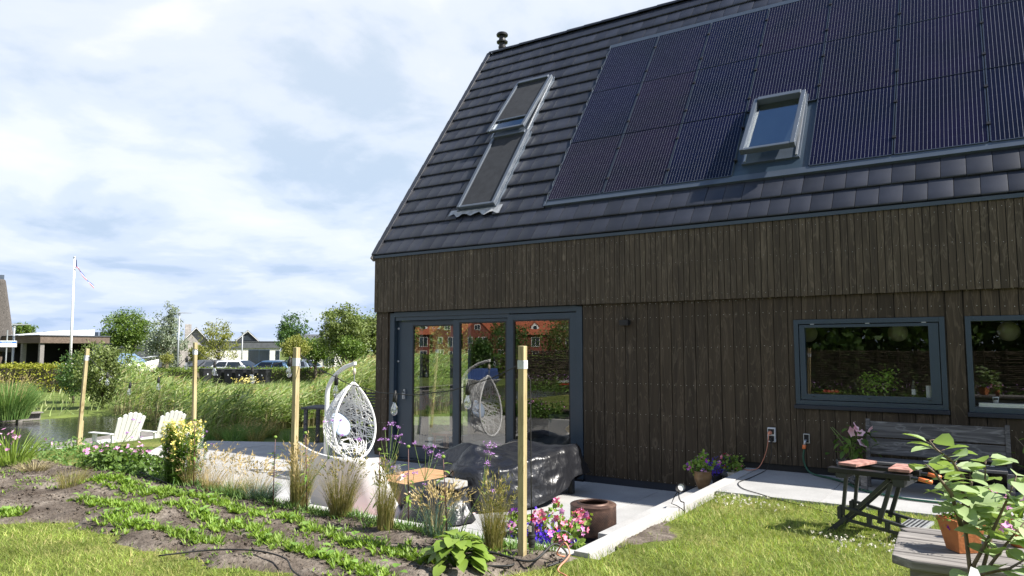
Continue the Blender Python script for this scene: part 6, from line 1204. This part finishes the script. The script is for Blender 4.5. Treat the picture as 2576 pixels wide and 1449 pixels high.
for lb, px_, d in (('patch of yellow ragwort in front of the bins', 622, 41), ('patch of yellow flowers beside the low hedge', 400, 44)): P = tb(px_, 0, d) + rng.normal(size=(n, 3)) * np.array((.35, .35, .1)) + np.array((0, 0, .5)); tag(arr('yellow_flowers', rleaves(P, .09), M['yellowp']), lb, 'flowers', None, 'stuff')
# far houses
def facing(T, px_): p = T.location; T.rotation_euler = (0, 0, math.atan2(p[0] - CAMP[0], -(p[1] - CAMP[1])) * 1.0)
def view_rz(x_): return YAW - math.atan((x_ - 1288) / 1813.4)
def win(T, x0, x1, z0, z1, y, fr='white', mull=1):
    W_ = MB().box(x0, x1, y - .05, y, z0, z1).build('window', M[fr], T); n = mull + 1
    for k in range(n): a = x0 + .07 + (x1 - x0 - .07) * k / n; b = x0 + (x1 - x0 - .07) * (k + 1) / n; MB().box(a, b, y - .07, y - .051, z0 + .07, z1 - .07).build('pane', M['farglass'], W_)
def gable(T, w, d, e, r, wall, roofm, x0=0, y0=0, over=.25, part='wall'):
    MB().prism([(x0 - w / 2, 0), (x0 + w / 2, 0), (x0 + w / 2, e), (x0, r - .1), (x0 - w / 2, e)], y0, y0 + d, 'y').build(part, M[wall], T); s = (r - e) / (w / 2)
    for sx in (-1, 1): MB().prism([(x0, r + .12), (x0, r - .08), (x0 + sx * (w / 2 + over), e - over * s - .08), (x0 + sx * (w / 2 + over), e - over * s + .12)], y0 - over, y0 + d + over, 'y').build('roof', M[roofm], T)
T = thing('carport', 'brown timber carport with dark inside and pale posts behind the hedge', 'carport', tuple(tb(100, 0, 45)), view_rz(100) + R(24))
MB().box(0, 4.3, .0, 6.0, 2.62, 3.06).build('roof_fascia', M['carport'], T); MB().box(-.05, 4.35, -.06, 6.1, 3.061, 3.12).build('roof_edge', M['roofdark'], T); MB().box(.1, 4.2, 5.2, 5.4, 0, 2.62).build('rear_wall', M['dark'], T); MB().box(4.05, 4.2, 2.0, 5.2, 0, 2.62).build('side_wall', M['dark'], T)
for x_, y_ in ((.2, .25), (.2, 2.6), (4.05, .25)): MB().box(x_ - .12, x_ + .12, y_ - .12, y_ + .12, 0, 2.62).build('post', M['oldwood'], T)
for i, y_ in enumerate((.6, 3.4)): MB().add([(.2, y_, 3.13), (3.6, y_, 3.13), (3.6, y_ + 2.0, 3.13), (.2, y_ + 2.0, 3.13), (.2, y_, 3.15), (3.6, y_, 3.55), (3.6, y_ + 2.0, 3.55), (.2, y_ + 2.0, 3.15)], [(0, 3, 2, 1), (4, 5, 6, 7), (0, 1, 5, 4), (1, 2, 6, 5), (2, 3, 7, 6), (3, 0, 4, 7)]).build('rooflight', M['roofwhite'], T)
for i in range(12): MB().box(-1.6 + i * .1, -1.6 + i * .1 + .085, 4.0, 4.03, 0, 1.75).build('fence_board', M['carport'], T)
T = thing('flat_house', 'low house with solar panels on its flat roof behind the carport', 'house', tuple(tb(215, 0, 62)), view_rz(215)); MB().box(-6, 6, 0, 6, 0, 3.0).build('wall', M['roofdark'], T)
for i in range(8): MB().add([(-3.2 + i * 1.05, .5, 3.1), (-2.2 + i * 1.05, .5, 3.1), (-2.2 + i * 1.05, 1.8, 3.75), (-3.2 + i * 1.05, 1.8, 3.75), (-3.2 + i * 1.05, .56, 3.05), (-2.2 + i * 1.05, .56, 3.05), (-2.2 + i * 1.05, 1.86, 3.70), (-3.2 + i * 1.05, 1.86, 3.70)], [(0, 1, 2, 3), (7, 6, 5, 4), (0, 4, 5, 1), (1, 5, 6, 2), (2, 6, 7, 3), (3, 7, 4, 0)]).build('solar_panel', M['farglass'], T)
T = thing('thatched_house', 'house with a steep grey thatched roof at the left edge', 'house', tuple(tb(-60, 0, 47)), view_rz(-20)); MB().prism([(-7, 2.4), (2.15, 2.0), (1.35, 6.9), (-7, 6.9)], 0, 7, 'y').build('thatched_roof', M['thatch'], T, bevel=.15); MB().box(-7, 2.2, .6, 6.5, 0, 2.4).build('wall', M['carport'], T); MB().box(-7, 1.28, 1.5, 5.5, 6.9, 7.3).build('ridge_cap', M['zinc'], T)
T = thing('brick_house', 'grey brick gabled house with chimney behind the silvery willow', 'house', tuple(tb(492, 0, 72)), view_rz(492)); gable(T, 2.9, 6, 2.7, 4.35, 'greybrick', 'greytile'); MB().box(-1.05, -.45, .8, 1.5, 2.8, 4.75).build('chimney', M['greybrick'], T); win(T, -.55, .75, 1.75, 2.3, 0); win(T, -.3, .9, .2, 1.3, 0); gable(T, 2.6, 5, 2.4, 3.7, 'greybrick', 'greytile', -2.4, 1.2)
for sx in (-1, 1): MB().bar((0, -.28, 4.36), (sx * 1.72, -.28, 2.45), .06, .22, (0, 1, 0)).build('barge_board', M['white'], T)
T = thing('white_bungalow', 'long white brick bungalow with flat roof and triangular dormer', 'house', tuple(tb(612, 0, 70)), view_rz(612)); MB().box(-3.4, 3.4, 0, 7, 0, 2.35).build('wall', M['whitebrick'], T); MB().box(-3.5, 3.5, -.15, 7.1, 2.351, 2.95).build('roof_fascia', M['greytile'], T); MB().box(-3.55, 3.55, -.2, 7.15, 2.951, 3.02).build('roof_edge', M['roofdark'], T)
gable(T, 2.0, 3.5, 3.05, 4.0, 'roofdark', 'greytile', .35, .6, .15, 'dormer'); MB().prism([(-.25, 3.1), (.95, 3.1), (.35, 3.65)], .52, .58, 'y').build('dormer_pane', M['farglass'], T); win(T, .5, 2.45, .15, 2.2, 0, 'frame'); win(T, 3.0, 3.38, .3, 2.1, 0, 'frame', 0)
for sx in (-1, 1): MB().bar((.35, .42, 4.02), (.35 + sx * 1.1, .42, 2.98), .05, .14, (0, 1, 0)).build('barge_board', M['white'], T)
T = thing('grey_roofed_house', 'house with a grey tiled roof behind the bushy trees', 'house', tuple(tb(800, 0, 78)), view_rz(800)); MB().box(-2.6, 2.6, 0, 6, 0, 2.6).build('wall', M['whitebrick'], T); MB().prism([(-.3, 2.4), (3, 3.9), (6.3, 2.4)], -2.8, 2.8, 'x').build('roof', M['greytile'], T)
for k in (-1.5, .5): MB().lathe([(.08, 0), (.08, .35), (.12, .36), (.12, .42), (0, .43)], 10, (k, 3, 3.8)).build('roof_vent', M['black'], T)
win(T, -1.9, -.6, .4, 1.9, 0); win(T, .5, 1.8, .4, 1.9, 0)
# cars
def car(label, px_, d, rz, paint, kind='hatch'):
    T = thing('parked_car', label, 'car', tuple(tb(px_, 0, d)), rz, 'cars parked behind the hedge'); Pm = M[paint]
    if kind == 'van': low_, gh = [(-2.05, .3), (-2.08, .8), (-2.0, 1.0), (1.25, 1.0), (1.95, .85), (2.08, .55), (2.05, .28)], [(-1.98, 1.0), (-1.85, 1.62), (.2, 1.66), (.55, 1.58), (1.3, 1.0)]
    else: low_, gh = [(-2.0, .3), (-2.06, .72), (-1.95, .93), (1.05, .95), (1.85, .80), (2.06, .55), (2.03, .28)], [(-1.93, .93), (-1.45, 1.40), (-.2, 1.47), (.35, 1.42), (1.15, .94)]
    MB().prism(low_, -.85, .85, 'y').build('body', Pm, T, bevel=.07); v = []
    for w_, pr in ((.80, gh[:1] + gh[-1:]),): pass
    b0_, b1_ = gh[0], gh[-1]; zz = lambda p: .80 - .30 * (p[1] - .93) / .55; v = [(p[0], -zz(p), p[1]) for p in gh] + [(p[0], zz(p), p[1]) for p in gh]; n = len(gh)
    MB().add(v, [tuple(range(n)), tuple(range(2 * n - 1, n - 1, -1))] + [(i, i + 1, n + i + 1, n + i)[::-1] for i in range(n - 1)]).build('cabin', M['cardark'] if kind == 'cabrio' else Pm, T, bevel=.03)
    for sy in (-1, 1):
        def sp(x_, z_): return (x_, sy * (zz((x_, z_)) + .012), z_)
        top_ = gh[1][1] - .07
        for x0, x1, s0, s1 in ((-1.62, -.62, .30, 0), (-.54, .62, 0, -.34)): MB().add([sp(x0, .98), sp(x1 + (.18 if s1 else 0), .98), sp(x1 + s1 * .6, top_), sp(x0 + s0, top_)], [(0, 1, 2, 3)]).build('side_window', M['farglass'], T)
        MB().box(.72, .92, sy * .96 - .08, sy * .96 + .08, .95, 1.06).build('wing_mirror', Pm, T, bevel=.02)
        for x_ in (-1.25, 1.25):
            w_ = MB().lathe([(.0, -.1), (.31, -.1), (.32, -.06), (.32, .06), (.31, .1), (0, .1)], 18).build('wheel', M['rubber'], T, loc=(x_, sy * .78, .32), rot=(R(90), 0, 0)); MB().lathe([(0, -.105), (.19, -.103), (.19, .103), (0, .105)], 14).build('rim', M['alu'], w_)
        MB().box(1.80, 2.03, sy * .62 - .16, sy * .62 + .16, .60, .74).build('headlight', M['alu'], T, bevel=.02); MB().box(-2.07, -1.93, sy * .64 - .16, sy * .64 + .16, .74, .90).build('tail_light', M['tail'], T, bevel=.02)
    f1, f0 = gh[-2], gh[-1]; MB().add([(f0[0] - .03, -.70, f0[1] + .03), (f0[0] - .03, .70, f0[1] + .03), (f1[0] + .04, .52, f1[1] - .02), (f1[0] + .04, -.52, f1[1] - .02)], [(0, 1, 2, 3)]).build('windscreen', M['farglass'], T).location = (.05, 0, .02)
    r1, r0_ = gh[1], gh[0]; MB().add([(r0_[0] - .0, -.66, r0_[1] + .08), (r0_[0], .66, r0_[1] + .08), (r1[0] - .02, .5, r1[1] - .05), (r1[0] - .02, -.5, r1[1] - .05)], [(0, 1, 2, 3)]).build('rear_window', M['farglass'], T).location = (-.03, 0, .03)
    return T
car('dark car with black roof parked left of the white hatchback', 520, 54, view_rz(520) + R(215), 'cardark', 'cabrio'); car('white hatchback parked nose towards the camera behind the bins', 604, 52, view_rz(604) + R(-38), 'carwhite'); car('light blue hatchback seen from behind, right of the white one', 684, 51, view_rz(684) + R(142), 'carblue'); car('grey blue car parked right of the light blue hatchback', 742, 54, view_rz(742) + R(140), 'cargrey'); car('white car standing in front of the carport, half behind the bushes', 208, 41, view_rz(208) + R(0), 'carwhite')
# wheelie bins
T0 = thing('wheelie_bin', 'x', 'bin', (0, 0, 0), 0, 'black wheelie bins by the road')
MB().add([(-.22, -.24, .06), (.22, -.24, .06), (.22, .22, .06), (-.22, .22, .06), (-.28, -.32, .98), (.28, -.32, .98), (.28, .32, .98), (-.28, .32, .98)], [(0, 3, 2, 1), (4, 5, 6, 7), (0, 1, 5, 4), (1, 2, 6, 5), (2, 3, 7, 6), (3, 0, 4, 7)]).build('body', M['bin'], T0, bevel=.03); MB().box(-.30, .30, -.36, .36, .985, 1.05).build('lid', M['bin'], T0, bevel=.025); MB().tube([(-.24, .38, 1.0), (.24, .38, 1.0)], .018, 8).build('handle', M['bin'], T0)
for sx in (-1, 1): MB().lathe([(0, -.03), (.1, -.03), (.1, .03), (0, .03)], 14).build('wheel', M['rubber'], T0, loc=(sx * .25, .22, .1), rot=(0, R(90), 0))
MB().box(-.03, .03, -.318, -.285, .66, .76).build('number_sticker', M['sock'], T0)
LB = ['leftmost wheelie bin, standing apart from the row', 'second wheelie bin from the left, next to the gap', 'third wheelie bin from the left', 'fourth wheelie bin from the left', 'fifth wheelie bin from the left', 'rightmost wheelie bin in the row']
for i, (px_, d) in enumerate(((519, 44.5), (556, 43.6), (583, 43.4), (611, 43.2), (639, 43.0), (668, 42.8))): p = tb(px_, 0, d); (clone(T0, None, tuple(p), view_rz(px_) + R(-32), LB[i]) if i else (setattr(T0, 'location', tuple(p)), setattr(T0, 'rotation_euler', (0, 0, view_rz(px_) + R(25))), T0.__setitem__('label', LB[0])))
# lamps, flag, sign, boat
def lamp(label, px_, d, ytop, rz=0):
    p = tb(px_, 0, d); zt = float(at(px_, ytop, d)[2]) - GZ; T = thing('street_lamp', label, 'street lamp', tuple(p), view_rz(px_) + rz, 'street lamps'); MB().tube([(0, 0, 0), (0, 0, zt - .1)], [.075, .05], 10).build('pole', M['greyjamb'], T, True); MB().lathe([(.07, -.12), (.07, .02), (.0, .03)], 10, (0, 0, zt - .08)).build('collar', M['greyjamb'], T); MB().add([(-.15, -.12, zt - .06), (.78, -.05, zt - .03), (.78, .05, zt - .03), (-.15, .12, zt - .06), (-.15, -.12, zt + .02), (.78, -.05, zt), (.78, .05, zt), (-.15, .12, zt + .02)], [(0, 3, 2, 1), (4, 5, 6, 7), (0, 1, 5, 4), (1, 2, 6, 5), (2, 3, 7, 6), (3, 0, 4, 7)]).build('lamp_head', M['greyjamb'], T)
lamp('grey street lamp beside the silvery willow', 448, 50, 786); lamp('slim street lamp in front of the white bungalow', 609, 66, 836, R(60)); lamp('dark street lamp in front of the thatched roof', 33, 41, 815)
p = tb(179, 0, 40); T = thing('flagpole', 'tall white flagpole with a knob top in front of the carport', 'flagpole', tuple(p)); zt = float(at(188, 650, 40)[2]) - GZ; q_ = at(188, 650, 40) - p; MB().tube([(0, 0, 0), tuple(q_)], [.075, .05], 12).build('pole', M['white'], T, True); MB().lathe([(.05, 0), (.08, .03), (.06, .08), (.02, .13), (0, .16)], 12, tuple(q_)).build('finial', M['alu'], T, True); MB().bar(tuple(q_ * .92 + np.array((-.12, 0, 0))), tuple(q_ * .92 + np.array((.12, 0, 0))), .03).build('cleat', M['white'], T)
T = thing('flag', 'furled red white and blue pennant blowing from the flagpole', 'flag', (0, 0, 0)); A_ = at(191, 672, 39.9); B_ = at(236, 727, 39.9); nrm_ = unit(np.array((B_[2] - A_[2], 0, 0)) + _u * .5 + _r * .5)
for i, (mt, o0) in enumerate((('flagred', .0), ('flagwhite', .13), ('flagblue', .16))):
    mb = MB(); vv = []
    for k in range(25): t = k / 24; c = A_ + (B_ - A_) * t + (_u * .05 * math.sin(t * 9) + _f * .06 * math.sin(t * 13 + i)); w0 = o0 * (1 + .2 * math.sin(t * 14)); vv += [c + nrm_ * w0, c + nrm_ * (w0 + (.13, .035, .05)[i]) + _f * .03 * i]
    mb.add(vv, [(2 * k, 2 * k + 1, 2 * k + 3, 2 * k + 2) for k in range(24)]).build('stripe', M[mt], T)
vv = [at(190, 650, 39.95), at(193, 655, 39.95), at(193.5, 672, 39.95), at(190.5, 668, 39.95)]; MB().add(vv, [(0, 1, 2, 3)]).build('tail_ribbon', M['flagblue'], T)
T = thing('street_sign', 'blue and white street name sign on the lamp post at the left', 'sign', tuple(at(17, 866, 40.6)), view_rz(17)); MB().box(-.46, .48, -.012, .012, -.16, .20).build('plate', M['white'], T, bevel=.01); MB().box(-.42, .44, -.016, -.0125, .06, .16).build('blue_band', M['signblue'], T)
def text(body, size, loc, mat, parent):
    cu_ = bpy.data.curves.new('lettering', 'FONT'); cu_.body = body; cu_.size = size; cu_.align_x = 'CENTER'; cu_.align_y = 'CENTER'; tmp = bpy.data.objects.new('t', cu_); COL.objects.link(tmp); dg = bpy.context.evaluated_depsgraph_get(); me = bpy.data.meshes.new_from_object(tmp.evaluated_get(dg)); bpy.data.objects.remove(tmp); o = link('lettering', me, None, parent, loc, (R(90), 0, 0)); me.materials.clear(); me.materials.append(mat); return o
text('Plaviarenaland', .085, (0, -.0175, .108), M['white'], T); text('1 t/m 79   11', .06, (.2, -.0135, .01), M['dkmetal'], T); text('2 t/m 78', .06, (-.2, -.0135, -.09), M['dkmetal'], T)
MB().tube([(0, .05, -2.6), (.0, .05, .8)], .035, 8).build('pole', M['greyjamb'], T)
T = thing('motorboat', 'white motorboat with blue grey canvas top on land behind the bushes', 'boat', tuple(tb(336, 0, 44)), view_rz(338) + R(6)); T.scale = (.66, .66, .85); st_ = []
for x_, hw, zk, zd in ((-2.0, 1.0, .55, 1.55), (-1.0, 1.05, .5, 1.55), (.2, 1.0, .5, 1.6), (1.2, .7, .65, 1.7), (1.9, .25, 1.0, 1.82), (2.15, .02, 1.5, 1.86)): st_.append([(x_, 0, zk), (x_, -hw * .75, zk + .35), (x_, -hw, zd), (x_, 0, zd + .05), (x_, hw, zd), (x_, hw * .75, zk + .35)])
v = [p for r in st_ for p in r]; f = [(i * 6 + k, i * 6 + (k + 1) % 6, (i + 1) * 6 + (k + 1) % 6, (i + 1) * 6 + k) for i in range(5) for k in range(6)] + [tuple(range(6)), tuple(30 + k for k in range(6))]; MB().add(v, f).build('hull', M['boathull'], T, True)
MB().add([(-1.6, -.8, 1.58), (1.2, -.5, 1.68), (1.2, .5, 1.68), (-1.6, .8, 1.58), (-1.1, -.6, 2.35), (.0, -.55, 2.33), (.0, .55, 2.33), (-1.1, .6, 2.35)], [(0, 3, 2, 1), (4, 5, 6, 7), (0, 1, 5, 4), (1, 2, 6, 5), (2, 3, 7, 6), (3, 0, 4, 7)]).build('canvas_top', M['boatcanvas'], T, bevel=.04); MB().tube([(.3, -.72, 1.65), (.35, -.72, 1.98), (1.7, -.35, 2.1), (2.1, 0, 2.12), (1.7, .35, 2.1), (.35, .72, 1.98), (.3, .72, 1.65)], .02, 6).build('bow_rail', M['alu'], T, True); MB().box(-1.2, .6, -.25, .25, .0, .52).build('trailer', M['dkmetal'], T)
# canal bank
T = thing('wooden_revetment', 'weathered timber bank with short piles along the far side of the canal', 'bank wall', (-16.95, 0, -.56))
for k in range(10):
    y0 = -27.8 + k * 3.0; MB().box(-.06, .06, y0 + .01, y0 + 2.99, .12, .34).build('plank', M['oldwood'], T)
    for j in range(3): MB().box(.065, .19, y0 + j * 1.0 + .3, y0 + j * 1.0 + .42, -.5, .24).build('pile', M['oldwood'], T)
MB().box(-.10, .22, -27.8, 2.2, .345, .38).build('capping', M['oldwood'], T)
# what the glass mirrors: far bank, brick row, trees, boat, woven fence
O = thing('brick_terrace_row', 'row of red brick gabled houses with orange tiled roofs mirrored in the glass door', 'houses', (-61, -92, GZ), math.atan2(-.62, .78)); Lr = 21
O.rotation_euler = (0, 0, math.atan2(-.62, .78) + math.pi)
MB().box(-Lr, Lr, 0, 8, 0, 4.9).build('wall', M['redbrick'], O); MB().prism([(-.4, 4.7), (4, 9.2), (8.4, 4.7)], -Lr - .2, Lr + .2, 'x').build('roof', M['orangetile'], O)
for i, xc in enumerate((-16.5, -11.4, -1.5, 3.6, 8.7, 16.5)):
    gable(O, 4.9, 4.0, 4.9, 7.4, 'redbrick', 'orangetile', xc, -.6, .12, 'gable'); win(O, xc - .5, xc + .5, 5.5, 6.4, -.6); win(O, xc - 1.7, xc - .1, 2.6, 4.3, -.6); win(O, xc + .8, xc + 1.6, 3.2, 4.3, -.6, 'white', 0); win(O, xc - 1.6, xc - .2, .3, 1.9, -.6); win(O, xc + .6, xc + 1.6, .2, 2.2, -.6)
for xc in (-6.4, 12.7): win(O, xc - .7, xc + .7, 2.7, 4.3, 0); win(O, xc - .6, xc + .6, .4, 2.0, 0); gable(O, 1.3, 1.4, 6.3, 6.9, 'white', 'orangetile', xc, .6, .1, 'dormer'); win(O, xc - .35, xc + .35, 5.6, 6.3, .6, 'white', 0)
mirr = lambda x_, s_: np.array((x_ + (x_ - 8.7627) / math.hypot(x_ - 8.7627, 9.02) * s_, -9.02 / math.hypot(x_ - 8.7627, 9.02) * s_, GZ))
for lb, x_, s_, rad, mat, sd_ in (('dark round tree in front of the brick row, mirrored in the door', 2.72, 75, (2.6, 2.6, 2.6), 'treeC', 41), ('weeping willow near the brick row, mirrored in the door', 3.72, 62, (2.4, 2.4, 2.8), 'treeE', 42), ('small slim tree by the mirrored hedge', 2.2, 44, (.6, .6, 1.2), 'treeC', 43), ('green tree left of the brick row', .4, 80, (3, 3, 3.2), 'treeA', 44)):
    b_ = mirr(x_, s_); tree('bank_tree', lb, b_, b_ + np.array((0, 0, rad[2] * 1.25)), rad, 150, 26, .4, .25, M[mat], .15, 'bark', sd_, group='trees on the opposite bank', droop=.5 if 'willow' in lb else 0)
hedge('dark hedge on the opposite bank mirrored in the door', mirr(-.2, 48), mirr(4.6, 44), 1.7, .8, M['hedgeG'], 6000, GZ, .25)
T = thing('covered_boat', 'small white boat with navy cover moored at the opposite bank', 'boat', tuple(mirr(2.15, 29) + np.array((0, 0, -.05))), R(75)); v = [p for x_, hw, zk, zd in ((-1.8, .7, .1, .55), (0, .8, .0, .55), (1.2, .6, .05, .6), (1.9, .03, .4, .7)) for p in [(x_, 0, zk), (x_, -hw, zd), (x_, 0, zd + .02), (x_, hw, zd)]]; MB().add(v, [(i * 4 + k, i * 4 + (k + 1) % 4, (i + 1) * 4 + (k + 1) % 4, (i + 1) * 4 + k) for i in range(3) for k in range(4)] + [(0, 1, 2, 3), (12, 13, 14, 15)]).build('hull', M['boathull'], T); MB().prism([(-1.7, .58), (1.0, .6), (.5, 1.15), (-1.5, 1.2)], -.6, .6, 'y').build('cover', M['bluecanvas'], T, bevel=.1)
T = thing('willow_fence', 'woven willow rod fence closing the garden behind the camera', 'fence', (-5.9, -13.6, .33)); g5 = random.Random(8)
for k in range(40): MB().tube([(k * .5, 0, -.1), (k * .5, .01, 1.50)], .018, 6).build('stake', M['willowrod'], T)
for k in range(54):
    z_ = .03 + k * .0265; e0 = g5.uniform(-.3, .05); MB().tube([(e0 + (19.6 - e0) * i / 60, .03 * math.sin(i * 2.0 + (k % 2) * math.pi), z_ + g5.uniform(-.02, .02)) for i in range(61)], .011, 4).build('rod', M['willowrod'], T)
T = thing('paddle_board', 'pale board with red edge leaning against the woven fence', 'board', (-4.2, -13.4, .35)); MB().prism([(0, .28), (2.2, .40), (2.35, .46), (2.2, .50), (0.1, .36)], -.03, .0, 'y').build('board', M['white'], T); MB().prism([(0, .2), (2.2, .32), (2.2, .36), (0, .26)], -.03, .0, 'y').build('red_edge', M['red'], T)
T = thing('flower_border', 'leafy border with violet flowers along the woven fence', 'flowers', (2.5, -12.9, .35)); n = 9000; P = np.stack([rng.uniform(-8.2, 9, n), rng.normal(size=n) * .25, np.abs(rng.normal(size=n)) * .22], 1); stuff(arr('leaves', rleaves(P, .07, .4, .5), M['bush'], T)); n = 500; P = np.stack([rng.uniform(-8.2, 9, n), rng.normal(size=n) * .25, rng.uniform(.35, .6, n)], 1); stuff(arr('flowers', rleaves(P, .05), M['lilac'], T))
for i in range(8): b_ = np.array((-3.6 + 2.6 * i, -17.5 - (i % 3) * .9, .2)); tree('garden_tree', 'dense evergreen behind the woven fence, %s from the canal side' % ('first', 'second', 'third', 'fourth', 'fifth', 'sixth', 'seventh', 'eighth')[i], b_, b_ + np.array((0, 0, 2.3)), (1.9, 1.4, 2.3), 200, 26, .35, .26, M['treeC'], .12, 'bark', 60 + i, group='evergreens behind the woven fence')
